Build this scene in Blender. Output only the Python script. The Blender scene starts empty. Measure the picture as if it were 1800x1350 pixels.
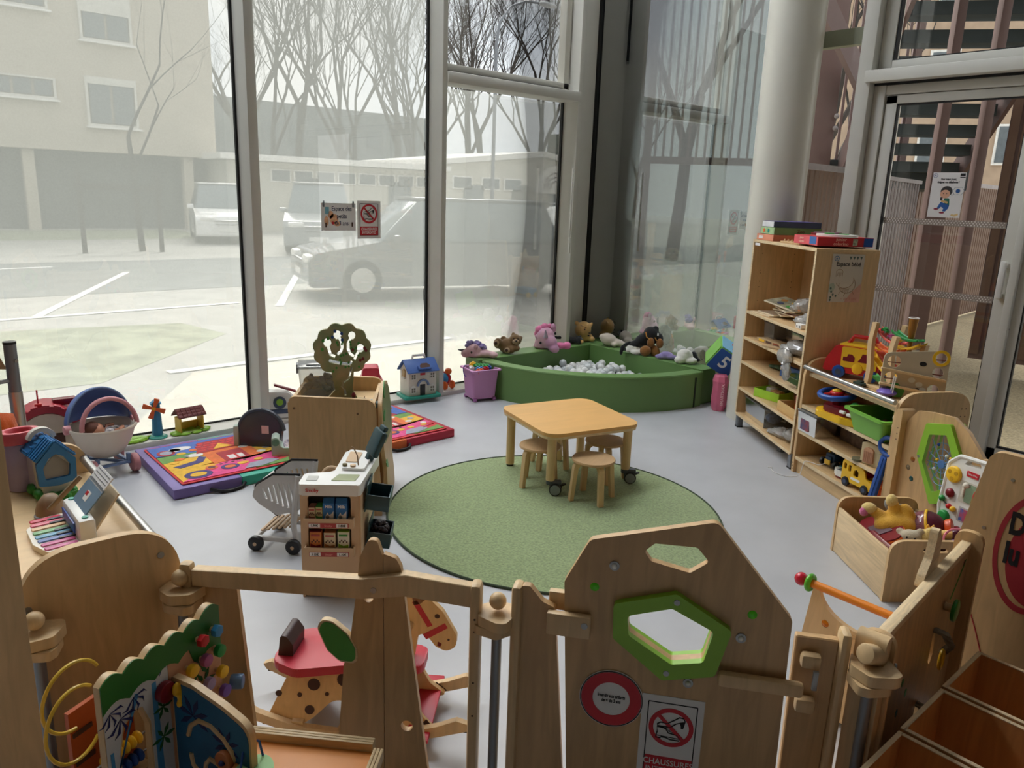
import bpy, bmesh, math, random
from mathutils import Vector, Matrix, Euler
from mathutils.geometry import tessellate_polygon
random.seed(7)
S = bpy.context.scene
COL = S.collection
PI = math.pi

# ------------------------------------------------------------------ camera
cam_d = bpy.data.cameras.new('camera'); cam = bpy.data.objects.new('camera', cam_d); COL.objects.link(cam)
cam_d.sensor_width = 36.0; cam_d.lens = 26.889; cam_d.clip_start = 0.05; cam_d.clip_end = 400
YAW, PITCH, ROLL = math.radians(41.2208), math.radians(13.9176), math.radians(-2.0556)
fw = Vector((math.sin(YAW)*math.cos(PITCH), math.cos(YAW)*math.cos(PITCH), -math.sin(PITCH)))
rt = Vector((math.cos(YAW), -math.sin(YAW), 0)); dn = fw.cross(rt)
r2 = rt*math.cos(ROLL)+dn*math.sin(ROLL); d2 = -rt*math.sin(ROLL)+dn*math.cos(ROLL)
m3 = Matrix((r2, -d2, -fw)).transposed()
cam.matrix_world = Matrix.Translation((0, 0, 1.65)) @ m3.to_4x4()
S.camera = cam

# ------------------------------------------------------------------ sky, sun, lamps, exposure
SKY_STRENGTH = 1.6
SUN_ENERGY = 8.5
LAMP_W = 60.0
S.view_settings.view_transform = 'Standard'; S.view_settings.look = 'None'
S.view_settings.gamma = 1.0; S.view_settings.use_curve_mapping = False
S.view_settings.exposure = 0.0
w = bpy.data.worlds.new('sky'); S.world = w; w.use_nodes = True
nt = w.node_tree; nt.nodes.clear()
wo = nt.nodes.new('ShaderNodeOutputWorld'); bg = nt.nodes.new('ShaderNodeBackground')
tc = nt.nodes.new('ShaderNodeTexCoord'); nz = nt.nodes.new('ShaderNodeTexNoise'); cr = nt.nodes.new('ShaderNodeValToRGB')
nz.inputs['Scale'].default_value = 3.0; nz.inputs['Detail'].default_value = 6.0
cr.color_ramp.elements[0].position = 0.38; cr.color_ramp.elements[0].color = (0.80, 0.85, 0.94, 1)
cr.color_ramp.elements[1].position = 0.58; cr.color_ramp.elements[1].color = (1.0, 0.985, 0.965, 1)
nt.links.new(tc.outputs['Generated'], nz.inputs['Vector']); nt.links.new(nz.outputs['Fac'], cr.inputs['Fac'])
nt.links.new(cr.outputs['Color'], bg.inputs['Color']); bg.inputs['Strength'].default_value = SKY_STRENGTH
nt.links.new(bg.outputs['Background'], wo.inputs['Surface'])
sun_d = bpy.data.lights.new('sun', 'SUN'); sun = bpy.data.objects.new('sun', sun_d); COL.objects.link(sun)
sun_d.energy = SUN_ENERGY; sun_d.angle = math.radians(50); sun_d.color = (1.0, 0.96, 0.90)
sun.rotation_euler = Vector((-0.22, -0.66, -0.72)).to_track_quat('-Z', 'Y').to_euler()

# ------------------------------------------------------------------ materials
def lin(c):
    o = []
    for v in c[:3]:
        v = v/255.0
        o.append(v/12.92 if v <= 0.04045 else ((v+0.055)/1.055)**2.4)
    return o
MATS = {}
def mat(name, col, rough=0.5, metal=0.0, kind='plain', scale=8.0, amt=0.10, bump=0.0, spec=0.5, trans=0.0, col2=None, alpha=1.0, coat=0.0):
    if name in MATS: return MATS[name]
    m = bpy.data.materials.new(name); m.use_nodes = True; MATS[name] = m
    t = m.node_tree; b = t.nodes['Principled BSDF']
    N = t.nodes.new; L = t.links.new
    c = lin(col)
    tc = N('ShaderNodeTexCoord'); mp = N('ShaderNodeMapping'); no = N('ShaderNodeTexNoise'); rp = N('ShaderNodeValToRGB')
    L(tc.outputs['Object'], mp.inputs['Vector']); L(mp.outputs['Vector'], no.inputs['Vector'])
    no.inputs['Scale'].default_value = scale; no.inputs['Detail'].default_value = 4.0
    if kind == 'wood':
        mp.inputs['Scale'].default_value = (6.0, 6.0, 0.7); no.inputs['Distortion'].default_value = 1.4
        no.inputs['Detail'].default_value = 5.0
    if kind == 'woodx':
        mp.inputs['Scale'].default_value = (0.7, 6.0, 6.0); no.inputs['Distortion'].default_value = 1.4
    lo = [max(0, x*(1-amt)) for x in c]; hi = [min(1, x*(1+amt)) for x in c]
    if col2: lo, hi = c, lin(col2)
    rp.color_ramp.elements[0].position = 0.33; rp.color_ramp.elements[1].position = 0.67
    rp.color_ramp.elements[0].color = (*lo, 1); rp.color_ramp.elements[1].color = (*hi, 1)
    L(no.outputs['Fac'], rp.inputs['Fac']); L(rp.outputs['Color'], b.inputs['Base Color'])
    b.inputs['Roughness'].default_value = rough; b.inputs['Metallic'].default_value = metal
    b.inputs['Specular IOR Level'].default_value = spec
    if trans: b.inputs['Transmission Weight'].default_value = trans
    if alpha < 1: b.inputs['Alpha'].default_value = alpha
    if coat: b.inputs['Coat Weight'].default_value = coat
    if bump or kind == 'fuzz':
        bp = N('ShaderNodeBump'); n2 = N('ShaderNodeTexNoise'); L(tc.outputs['Object'], n2.inputs['Vector'])
        n2.inputs['Scale'].default_value = 260.0 if kind == 'fuzz' else scale*3; n2.inputs['Detail'].default_value = 3.0
        bp.inputs['Strength'].default_value = bump or 0.6; bp.inputs['Distance'].default_value = 0.006 if kind == 'fuzz' else 0.003
        L(n2.outputs['Fac'], bp.inputs['Height']); L(bp.outputs['Normal'], b.inputs['Normal'])
    if kind == 'fuzz':
        b.inputs['Sheen Weight'].default_value = 0.35; b.inputs['Sheen Roughness'].default_value = 0.5
    return m
def glassmat(name, tint=(1, 1, 1), refl=1.0, base=0.04):
    m = bpy.data.materials.new(name); m.use_nodes = True; MATS[name] = m
    t = m.node_tree; t.nodes.clear(); N = t.nodes.new; L = t.links.new
    o = N('ShaderNodeOutputMaterial'); mx = N('ShaderNodeMixShader'); tr = N('ShaderNodeBsdfTransparent'); gl = N('ShaderNodeBsdfGlossy')
    lw = N('ShaderNodeFresnel'); lw.inputs['IOR'].default_value = 1.5; ma = N('ShaderNodeMath'); ma.operation = 'MULTIPLY_ADD'
    ma.inputs[1].default_value = refl; ma.inputs[2].default_value = base; ma.use_clamp = True
    tr.inputs['Color'].default_value = (*tint, 1); gl.inputs['Roughness'].default_value = 0.0
    L(lw.outputs['Fac'], ma.inputs[0]); L(ma.outputs[0], mx.inputs['Fac']); L(tr.outputs[0], mx.inputs[1]); L(gl.outputs[0], mx.inputs[2]); L(mx.outputs[0], o.inputs['Surface'])
    return m
def clearplastic(name, tint, haze=0.25):
    m = bpy.data.materials.new(name); m.use_nodes = True; MATS[name] = m
    t = m.node_tree; t.nodes.clear(); N = t.nodes.new; L = t.links.new
    o = N('ShaderNodeOutputMaterial'); mx = N('ShaderNodeMixShader'); m2 = N('ShaderNodeMixShader')
    tr = N('ShaderNodeBsdfTransparent'); gl = N('ShaderNodeBsdfGlossy'); df = N('ShaderNodeBsdfDiffuse')
    fr = N('ShaderNodeFresnel'); fr.inputs['IOR'].default_value = 1.6
    no = N('ShaderNodeTexNoise'); no.inputs['Scale'].default_value = 25.0
    mm = N('ShaderNodeMath'); mm.operation = 'MULTIPLY_ADD'; mm.inputs[1].default_value = 0.3; mm.inputs[2].default_value = max(0, haze-0.15)
    c = lin(tint); tr.inputs['Color'].default_value = (*[0.5+0.5*x for x in c], 1); df.inputs['Color'].default_value = (*c, 1); gl.inputs['Roughness'].default_value = 0.12
    L(no.outputs['Fac'], mm.inputs[0]); L(mm.outputs[0], mx.inputs['Fac']); L(tr.outputs[0], mx.inputs[1]); L(df.outputs[0], mx.inputs[2])
    L(fr.outputs['Fac'], m2.inputs['Fac']); L(mx.outputs[0], m2.inputs[1]); L(gl.outputs[0], m2.inputs[2]); L(m2.outputs[0], o.inputs['Surface'])
    return m
def screenmat(name, open_frac, col):
    # woven sun-screen fabric: tiny holes let part of the view through, the threads scatter daylight
    m = bpy.data.materials.new(name); m.use_nodes = True; MATS[name] = m
    t = m.node_tree; t.nodes.clear(); N = t.nodes.new; L = t.links.new
    o = N('ShaderNodeOutputMaterial'); mx = N('ShaderNodeMixShader'); tr = N('ShaderNodeBsdfTransparent'); tl = N('ShaderNodeBsdfTranslucent'); df = N('ShaderNodeBsdfDiffuse'); m2 = N('ShaderNodeMixShader')
    tc = N('ShaderNodeTexCoord'); no = N('ShaderNodeTexNoise'); no.inputs['Scale'].default_value = 140.0
    ma = N('ShaderNodeMath'); ma.operation = 'MULTIPLY_ADD'; ma.inputs[1].default_value = 0.12; ma.inputs[2].default_value = 1-open_frac-0.06
    tl.inputs['Color'].default_value = (*col, 1); df.inputs['Color'].default_value = (*col, 1); m2.inputs['Fac'].default_value = 0.30
    L(tc.outputs['Object'], no.inputs['Vector']); L(no.outputs['Fac'], ma.inputs[0])
    L(tl.outputs[0], m2.inputs[1]); L(df.outputs[0], m2.inputs[2])
    L(ma.outputs[0], mx.inputs['Fac']); L(tr.outputs[0], mx.inputs[1]); L(m2.outputs[0], mx.inputs[2]); L(mx.outputs[0], o.inputs['Surface'])
    return m
def emat(name, col, s):
    m = bpy.data.materials.new(name); m.use_nodes = True; MATS[name] = m
    b = m.node_tree.nodes['Principled BSDF']; b.inputs['Emission Color'].default_value = (*lin(col), 1); b.inputs['Emission Strength'].default_value = s
    return m

BIRCH = mat('birch_plywood', (208, 172, 124), 0.45, kind='wood', scale=5, amt=0.10)
BIRCHX = mat('birch_plywood_crossgrain', (210, 176, 128), 0.45, kind='woodx', scale=5, amt=0.10)
EDGE = mat('plywood_edge', (226, 201, 160), 0.5, kind='woodx', scale=14, amt=0.14)
BEECH = mat('beech_wood', (216, 184, 138), 0.45, kind='wood', scale=6, amt=0.08)
MAPLE = mat('maple_laminate', (219, 187, 139), 0.4, kind='woodx', scale=3, amt=0.06)
WHITEP = mat('white_plastic', (236, 235, 230), 0.35, amt=0.02)
OFFW = mat('offwhite_plastic', (233, 226, 210), 0.4, amt=0.03)
ALU = mat('brushed_aluminium', (178, 178, 178), 0.3, metal=0.9, amt=0.05)
GREYM = mat('grey_metal', (132, 136, 142), 0.4, metal=0.6, amt=0.05)
STEEL = mat('screw_steel', (150, 150, 148), 0.35, metal=0.8, amt=0.05)
BLACKP = mat('black_plastic', (24, 25, 28), 0.4, amt=0.1)
DKGREY = mat('dark_grey_plastic', (64, 68, 78), 0.4, amt=0.06)
RED = mat('red_plastic', (200, 28, 36), 0.35, amt=0.05)
DKRED = mat('dark_red_plastic', (122, 14, 30), 0.35, amt=0.05)
BLUE = mat('blue_plastic', (28, 78, 160), 0.35, amt=0.05)
SKYB = mat('sky_blue_plastic', (60, 150, 205), 0.35, amt=0.05)
YEL = mat('yellow_plastic', (245, 195, 40), 0.35, amt=0.05)
ORA = mat('orange_plastic', (238, 110, 40), 0.35, amt=0.05)
GRN = mat('green_plastic', (40, 150, 70), 0.35, amt=0.05)
LIME = mat('lime_lacquer', (140, 190, 50), 0.4, amt=0.04)
TEALG = mat('teal_green_plastic', (30, 150, 130), 0.4, amt=0.05)
PINK = mat('pink_plastic', (228, 130, 150), 0.4, amt=0.04)
LILAC = mat('lilac_plastic', (205, 145, 195), 0.4, amt=0.03)
PURP = mat('purple_plastic', (120, 85, 170), 0.4, amt=0.05)
WHITEF = mat('window_frame_paint', (214, 212, 203), 0.45, amt=0.02)
GASKET = mat('black_gasket', (18, 19, 20), 0.6)
PAPER = mat('white_paper', (232, 230, 228), 0.7, amt=0.02)
INK = mat('black_ink', (26, 24, 26), 0.7)
SIGNRED = mat('sign_red', (196, 22, 40), 0.5)
BROWNP = mat('brown_paint', (84, 52, 38), 0.5)
SKIN = mat('doll_skin', (190, 130, 100), 0.5)
GREENP = mat('leaf_green_paint', (62, 150, 62), 0.45, amt=0.08)

# ------------------------------------------------------------------ mesh helpers
class G:
    def __init__(s): s.bm = bmesh.new()
    def _bev(s, vs, bev, seg=2):
        if bev > 0:
            es = list({e for v in vs for e in v.link_edges})
            bmesh.ops.bevel(s.bm, geom=es, offset=bev, segments=seg, affect='EDGES', profile=0.5)
    def box(s, c, d, rz=0.0, bev=0.0, M=None, seg=2):
        T = (M or Matrix()) @ Matrix.Translation(c) @ Matrix.Rotation(rz, 4, 'Z') @ Matrix.Diagonal((d[0], d[1], d[2], 1))
        r = bmesh.ops.create_cube(s.bm, size=1.0, matrix=T); s._bev(r['verts'], bev, seg); return s
    def cyl(s, p0, p1, r0, r1=None, seg=16, bev=0.0):
        p0, p1 = Vector(p0), Vector(p1); d = p1-p0
        q = d.to_track_quat('Z', 'Y').to_matrix().to_4x4()
        r = bmesh.ops.create_cone(s.bm, cap_ends=True, cap_tris=False, segments=seg, radius1=r0, radius2=r0 if r1 is None else r1, depth=d.length, matrix=Matrix.Translation((p0+p1)/2) @ q)
        if bev:
            es = [e for e in {e for v in r['verts'] for e in v.link_edges} if len(e.link_faces) == 2 and any(len(f.verts) > 4 for f in e.link_faces)]
            bmesh.ops.bevel(s.bm, geom=es, offset=bev, segments=2, affect='EDGES', profile=0.5)
        return s
    def sph(s, c, r, u=16, v=10, rot=None):
        if not hasattr(r, '__len__'): r = (r, r, r)
        T = Matrix.Translation(c) @ (Euler(rot).to_matrix().to_4x4() if rot else Matrix()) @ Matrix.Diagonal((*r, 1))
        bmesh.ops.create_uvsphere(s.bm, u_segments=u, v_segments=v, radius=1.0, matrix=T); return s
    def tube(s, pts, r, seg=8, closed=False):
        P = [Vector(p) for p in pts]; n = len(P)
        rr = r if hasattr(r, '__len__') else [r]*n
        rings = []; up = None
        for i in range(n):
            if closed: t = P[(i+1) % n]-P[i-1]
            else: t = P[min(i+1, n-1)]-P[max(i-1, 0)]
            t = t.normalized() if t.length > 1e-9 else Vector((0, 0, 1))
            if up is None:
                up = Vector((0, 0, 1)) if abs(t.z) < 0.9 else Vector((1, 0, 0))
            x = up.cross(t)
            x = x.normalized() if x.length > 1e-6 else t.orthogonal().normalized()
            y = t.cross(x); up = y
            rings.append([s.bm.verts.new(P[i]+(x*math.cos(2*PI*k/seg)+y*math.sin(2*PI*k/seg))*rr[i]) for k in range(seg)])
        for i in range(n if closed else n-1):
            a, b = rings[i], rings[(i+1) % n]
            for k in range(seg):
                s.bm.faces.new((a[k], a[(k+1) % seg], b[(k+1) % seg], b[k]))
        if not closed:
            s.bm.faces.new(rings[0][::-1]); s.bm.faces.new(rings[-1])
        return s
    def prism(s, poly, h0, h1, M=None, holes=()):
        M = M or Matrix()
        if not holes:
            A = [s.bm.verts.new(M @ Vector((p[0], p[1], h0))) for p in poly]; B = [s.bm.verts.new(M @ Vector((p[0], p[1], h1))) for p in poly]
            s.bm.faces.new(A); s.bm.faces.new(B[::-1]); n = len(poly)
            for i in range(n): s.bm.faces.new((A[i], A[(i+1) % n], B[(i+1) % n], B[i]))
            return s
        loops = [poly]+list(holes)
        tri = tessellate_polygon([[Vector((p[0], p[1], 0)) for p in l] for l in loops])
        flat = [p for l in loops for p in l]
        A = [s.bm.verts.new(M @ Vector((p[0], p[1], h0))) for p in flat]
        B = [s.bm.verts.new(M @ Vector((p[0], p[1], h1))) for p in flat]
        for t in tri:
            for V, o in ((A, 1), (B, -1)):
                try: s.bm.faces.new([V[i] for i in t][::o])
                except ValueError: pass
        k = 0
        for l in loops:
            n = len(l)
            for i in range(n):
                a, b = k+i, k+(i+1) % n
                try: s.bm.faces.new((A[a], A[b], B[b], B[a]))
                except ValueError: pass
            k += n
        return s
    def panel(s, poly, y0, y1, holes=(), M=None):   # poly in the (x, z) plane, thickness along y
        T = (M or Matrix()) @ Matrix(((1, 0, 0, 0), (0, 0, 1, 0), (0, 1, 0, 0), (0, 0, 0, 1)))
        return s.prism(poly, y0, y1, T, holes)
    def lathe(s, prof, seg=24, M=None):
        M = M or Matrix(); rings = []
        for r, z in prof:
            if r < 1e-6: rings.append([s.bm.verts.new(M @ Vector((0, 0, z)))])
            else: rings.append([s.bm.verts.new(M @ Vector((r*math.cos(2*PI*k/seg), r*math.sin(2*PI*k/seg), z))) for k in range(seg)])
        for a, b in zip(rings, rings[1:]):
            for k in range(seg):
                j = (k+1) % seg
                f = [a[k % len(a)], a[j % len(a)], b[j % len(b)], b[k % len(b)]]
                u = []
                for v in f:
                    if v not in u: u.append(v)
                if len(u) > 2:
                    try: s.bm.faces.new(u)
                    except ValueError: pass
        return s
    def torus(s, c, R, r, M=None, seg=24, sec=8, a0=0.0, a1=None):
        n = seg; full = a1 is None
        pts = [Vector(c)+((M.to_3x3() if M else Matrix.Identity(3)) @ Vector((R*math.cos(t), R*math.sin(t), 0))) for t in [(a0+((2*PI if full else a1-a0))*i/(n if full else n-1)) for i in range(n)]]
        return s.tube(pts, r, sec, closed=full)
    def done(s, name, m, parent=None, smooth=40, **props):
        bmesh.ops.recalc_face_normals(s.bm, faces=s.bm.faces[:])
        me = bpy.data.meshes.new(name); s.bm.to_mesh(me); s.bm.free()
        return put(name, me, m, parent, smooth, **props)
def put(name, me, m, parent=None, smooth=40, **props):
    if m is not None:
        me.materials.clear(); me.materials.append(m)
    if smooth and len(me.polygons):
        me.shade_smooth(); me.set_sharp_from_angle(angle=math.radians(smooth))
    o = bpy.data.objects.new(name, me); COL.objects.link(o)
    if parent: o.parent = parent
    for k, v in props.items(): o[k] = v
    return o
def thing(name, label, cat, loc=(0, 0, 0), rz=0.0, group=None, rot=None, scale=1.0):
    o = bpy.data.objects.new(name, None); COL.objects.link(o); o.empty_display_size = 0.05
    o.location = loc; o.rotation_euler = rot if rot else (0, 0, rz); o.scale = (scale,)*3
    o['label'] = label; o['category'] = cat
    if group: o['group'] = group
    return o
def tag(o, label, cat, group=None):
    o['label'] = label; o['category'] = cat
    if group: o['group'] = group
    return o
def struct(name, loc=(0, 0, 0), rz=0.0):
    o = bpy.data.objects.new(name, None); COL.objects.link(o); o.location = loc; o.rotation_euler = (0, 0, rz); o['kind'] = 'structure'; return o
def copy_tree(o, loc=None, rz=None, label=None, parent=None):
    c = o.copy(); COL.objects.link(c)
    if parent: c.parent = parent
    if loc is not None: c.location = loc
    if rz is not None: c.rotation_euler = (0, 0, rz)
    if label: c['label'] = label
    for ch in list(o.children): copy_tree(ch, parent=c)
    return c
def text(name, s, size, M, m, parent=None, align='CENTER', ext=0.0004, sx=1.0, shear=0.0, bold=0.0, **props):
    c = bpy.data.curves.new(name, 'FONT'); c.body = s; c.size = size; c.align_x = align; c.align_y = 'CENTER'; c.extrude = ext; c.shear = shear; c.offset = bold
    c.space_line = 1.0; c.resolution_u = 3
    c.materials.append(m)
    o = bpy.data.objects.new(name, c); COL.objects.link(o)
    o.matrix_basis = M @ Matrix.Diagonal((sx, 1, 1, 1))
    if parent: o.parent = parent
    for k, v in props.items(): o[k] = v
    return o
def facing(x, y, z, off=0.0):       # text plane standing in the local (x, z) plane and read from -y
    return Matrix.Translation((x, y, z)) @ Matrix.Rotation(PI/2, 4, 'X')
def rp(pts, r, n=5):                # polygon with rounded corners
    out = []; N = len(pts)
    rs = r if hasattr(r, '__len__') else [r]*N
    for i in range(N):
        p = Vector(pts[i][:2]); a = Vector(pts[i-1][:2])-p; b = Vector(pts[(i+1) % N][:2])-p
        k = rs[i]
        if k <= 0: out.append((p.x, p.y)); continue
        la, lb = a.length, b.length; a.normalize(); b.normalize()
        ang = a.angle(b); t = min(k/math.tan(ang/2), la*0.49, lb*0.49)
        A, B = p+a*t, p+b*t
        for j in range(n+1):
            u = j/n; q = A*(1-u)**2+p*2*u*(1-u)+B*u*u; out.append((q.x, q.y))
    return out
def circ(cx, cy, r, n=20, ry=None, a0=0.0):
    return [(cx+r*math.cos(a0+2*PI*i/n), cy+(ry or r)*math.sin(a0+2*PI*i/n)) for i in range(n)]
def rect(x0, z0, x1, z1): return [(x0, z0), (x1, z0), (x1, z1), (x0, z1)]
def rrect(x0, z0, x1, z1, r, n=5): return rp(rect(x0, z0, x1, z1), r, n)
def arc(cx, cy, r, a0, a1, n=12): return [(cx+r*math.cos(a0+(a1-a0)*i/n), cy+r*math.sin(a0+(a1-a0)*i/n)) for i in range(n+1)]
def blob(name, parts, m, parent=None, vox=0.008, **props):   # ellipsoids grown together into one soft body
    g = G()
    for p in parts:
        c, r = p[0], p[1]; g.sph(c, r, 14, 9, p[2] if len(p) > 2 else None)
    me = bpy.data.meshes.new('tmp'); g.bm.to_mesh(me); g.bm.free()
    o = bpy.data.objects.new('tmp', me); COL.objects.link(o)
    a = o.modifiers.new('r', 'REMESH'); a.mode = 'VOXEL'; a.voxel_size = vox
    b = o.modifiers.new('s', 'SMOOTH'); b.iterations = 4; b.factor = 0.5
    dg = bpy.context.evaluated_depsgraph_get(); n = bpy.data.meshes.new_from_object(o.evaluated_get(dg)); n.name = name
    bpy.data.objects.remove(o); bpy.data.meshes.remove(me)
    return put(name, n, m, parent, 180, **props)
def V2(p, d, s, n=0.0): return (p[0]+d[0]*s+n*d[1], p[1]+d[1]*s-n*d[0])
# ================================================================== setting
FLOORM = mat('grey_vinyl_floor', (184, 185, 188), 0.36, kind='plain', scale=3.0, amt=0.05, spec=0.45)
WALLM = mat('hall_wall_paint', (84, 76, 68), 0.8, amt=0.02)
CEILM = mat('white_ceiling', (230, 229, 224), 0.8, amt=0.02)
COLM = mat('cream_column_paint', (224, 221, 208), 0.32, amt=0.03, scale=3)
GLASS = glassmat('clear_glass', (0.96, 0.97, 0.96), 0.8, 0.0)
GLASSB = glassmat('coated_glass', (0.62, 0.68, 0.66), 1.3, 0.48)
SCREEN = screenmat('woven_sun_screen', 0.42, (0.335, 0.35, 0.34))
ZT = 6.4
def sbox(name, c, d, m, parent=None, bev=0.0, **k):
    o = G().box(c, d, bev=bev).done(name, m, parent, **k)
    if parent is None: o['kind'] = 'structure'
    return o
def bx(name, x0, x1, y0, y1, z0, z1, m, parent=None, bev=0.0):
    return sbox(name, ((x0+x1)/2, (y0+y1)/2, (z0+z1)/2), (abs(x1-x0), abs(y1-y0), abs(z1-z0)), m, parent, bev)
bx('floor', -4.5, 5.56, -4.5, 5.24, -0.2, 0.0, FLOORM)
bx('ceiling', -4.5, 5.7, -4.5, 5.4, ZT, ZT+0.15, CEILM)
bx('wall_back', -4.5, 5.7, -4.6, -4.5, 0, ZT, WALLM)
bx('wall_left', -4.6, -4.5, -4.6, 5.4, 0, ZT, WALLM)
bx('wall_front', -4.5, -1.0, 5.0, 5.24, 0, ZT, WALLM)
bx('wall_right', 5.5, 5.6, -4.5, -0.6, 0, ZT, WALLM)
bx('trim_1', -4.5, 5.2, 5.0, 5.26, 0.0, 0.035, WHITEF, bev=0.003)          # window ledge
bx('trim_2', 5.43, 5.56, 2.70, 5.0, 0.0, 0.07, WHITEF, bev=0.003)          # low kerb under the side glazing
# mullions
for i, (x0, x1) in enumerate([(-1.0, -0.94), (2.062, 2.125), (3.578, 3.622), (5.028, 5.075)]):
    bx('trim_%d' % (3+i), x0, x1, 4.995, 5.21, 0.03, ZT, WHITEF, bev=0.002)
bx('trim_7', 5.076, 5.5, 5.2, 5.27, 0.0, ZT, WHITEF)                          # corner casing
def window_a(n, x0, x1, z0, z1, screen=True, sash=0.0):
    w_ = struct('window_%d' % n)
    bx('pane', x0, x1, 5.195, 5.203, z0, z1, GLASS, w_)
    if screen:
        me = bpy.data.meshes.new('sun_screen')
        me.from_pydata([(x0-.02, 5.26, z0-.05), (x1+.02, 5.26, z0-.05), (x1+.02, 5.26, min(z1, 3.5)), (x0-.02, 5.26, min(z1, 3.5))], [], [(0, 1, 2, 3)])
        put('sun_screen', me, SCREEN, w_, 0)
    for a, b in ((x0, x0+.010), (x1-.014, x1)):
        bx('gasket', a, b, 5.17, 5.195, z0, z1, GASKET, w_)
    bx('gasket', x0, x1, 5.18, 5.195, z0-.002, z0+.010, GASKET, w_)
    if sash:
        for q in ((x0, x0+.02, z0, z1), (x1-.075, x1-.012, z0, z1), (x0, x1, z0, z0+.05)):
            bx('frame', q[0], q[1], 5.11, 5.192, q[2], q[3], WHITEF, w_, bev=0.003)
    return w_
window_a(1, -0.94, 2.06, 0.035, ZT)
window_a(2, 2.125, 3.576, 0.035, ZT)
w3 = window_a(3, 3.622, 5.026, 0.035, 2.455)
w4 = window_a(4, 3.622, 5.026, 2.56, ZT, screen=False, sash=1)
bx('transom', 3.622, 5.05, 4.985, 5.2, 2.455, 2.535, WHITEF, w3, bev=0.004)
bx('slot', 3.66, 4.93, 5.07, 5.19, 2.537, 2.552, GASKET, w3)
h = G(); h.box((4.985, 4.975, 1.52), (.012, .012, .75), bev=.003); h.box((4.985, 4.972, 1.22), (.02, .016, .14), bev=.004)
h.done('crank_rod', WHITEF, w3)
h = G(); h.cyl((5.105, 5.16, 2.90), (5.105, 5.16, 3.5), .013); h.done('winder_rod', BLACKP, w4)
G().cyl((5.105, 5.16, 2.875), (5.105, 5.16, 2.90), .012).done('rod_tip', STEEL, w4)
# side glazing
w5 = struct('window_5')
bx('pane', 5.462, 5.470, 3.17, 5.185, 0.07, ZT, GLASSB, w5)
bx('gasket', 5.442, 5.462, 5.172, 5.2, 0.07, ZT, GASKET, w5)
bx('trim_9', 5.46, 5.56, 3.10, 3.17, 0, ZT, WHITEF)
w6 = struct('window_6')
bx('pane', 5.498, 5.506, 2.70, 3.10, 0.07, ZT, GLASS, w6)
bx('trim_10', 5.36, 5.54, 2.59, 2.685, 0, ZT, WHITEF, bev=.004)
bx('trim_11', 5.545, 5.62, 2.70, 3.10, 2.75, 2.86, mat('sage_beam', (150, 152, 130), .6))
# column
G().cyl((5.288, 3.141, 0), (5.288, 3.141, ZT), 0.1955, seg=64).done('column', COLM, None, 50, kind='structure')
# door
d1 = struct('door_1')
bx('beam', 5.33, 5.5, -0.6, 2.62, 2.46, 2.535, WHITEF, d1, bev=.004)
bx('shadow_gap', 5.42, 5.5, -0.6, 2.585, 2.445, 2.46, GASKET, d1)
bx('frame', 5.43, 5.53, 2.51, 2.588, 0, 2.445, WHITEF, d1, bev=.003)
bx('frame', 5.44, 5.53, -0.6, 2.51, 2.385, 2.445, WHITEF, d1, bev=.003)
def leaf(y0, y1, nm, latch):
    for q in ((y1-.075, y1, .03, 2.38), (y0, y0+.085, .03, 2.38)):
        bx('stile', 5.45, 5.52, q[0], q[1], q[2], q[3], WHITEF, d1, bev=.004)
    bx('rail', 5.45, 5.52, y0, y1, 2.325, 2.38, WHITEF, d1, bev=.004)
    bx('rail', 5.45, 5.52, y0, y1, .03, .175, WHITEF, d1, bev=.004)
    bx('pane', 5.484, 5.492, y0+.08, y1-.07, .17, 2.33, GLASS, d1)
    for q in ((y1-.083, y1-.072, .175, 2.33), (y0+.083, y0+.090, .175, 2.33)): bx('gasket', 5.456, 5.485, q[0], q[1], q[2], q[3], GASKET, d1)
    bx('gasket', 5.456, 5.485, y0+.085, y1-.075, .172, .186, GASKET, d1); bx('gasket', 5.456, 5.485, y0+.085, y1-.075, 2.316, 2.326, GASKET, d1)
leaf(1.565, 2.505, 'a', 1)
leaf(0.60, 1.555, 'b', 0)
bx('meeting_stile', 5.40, 5.45, 1.53, 1.575, .03, 2.38, WHITEF, d1, bev=.004)
g = G(); g.box((5.405, 1.615, 1.24), (.03, .035, .23), bev=.008); g.box((5.43, 1.615, 1.14), (.05, .03, .03), bev=.006); g.box((5.43, 1.615, 1.33), (.05, .03, .03), bev=.006)
g.done('handle', WHITEP, d1)
G().cyl((5.452, 1.545, .94), (5.435, 1.545, .94), .016, seg=14).done('lock', STEEL, d1)
# dotted safety bands stuck on the door glass
BAND = mat('frosted_band', (172, 160, 150), 0.6, alpha=0.75)
for z0, z1 in ((1.548, 1.588), (1.082, 1.124)):
    b_ = G(); b_.panel(rect(1.66, z0, 2.42, z1), -.0006, .0006)
    o = b_.done('safety_band', BAND, d1, 0); o.rotation_euler = (0, 0, PI/2); o.location = (5.482, 0, 0)
DOT = mat('dot_tint', (238, 232, 226), .5)
g = G()
for z0 in (1.552, 1.086):
    for i in range(40):
        for j in range(3):
            g.box((5.4805, 1.675+i*.0187+(j % 2)*.009, z0+.006+j*.012), (.001, .006, .006))
g.done('band_dots', DOT, d1, 0, kind='stuff')
w7 = struct('window_7')
bx('frame', 5.44, 5.53, 2.50, 2.588, 2.535, ZT, WHITEF, w7, bev=.004)
bx('frame', 5.44, 5.53, -0.6, 2.50, 2.535, 2.60, WHITEF, w7, bev=.004)
bx('gasket', 5.45, 5.49, 2.488, 2.502, 2.60, ZT, GASKET, w7); bx('gasket', 5.45, 5.49, -.6, 2.50, 2.598, 2.608, GASKET, w7)
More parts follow.
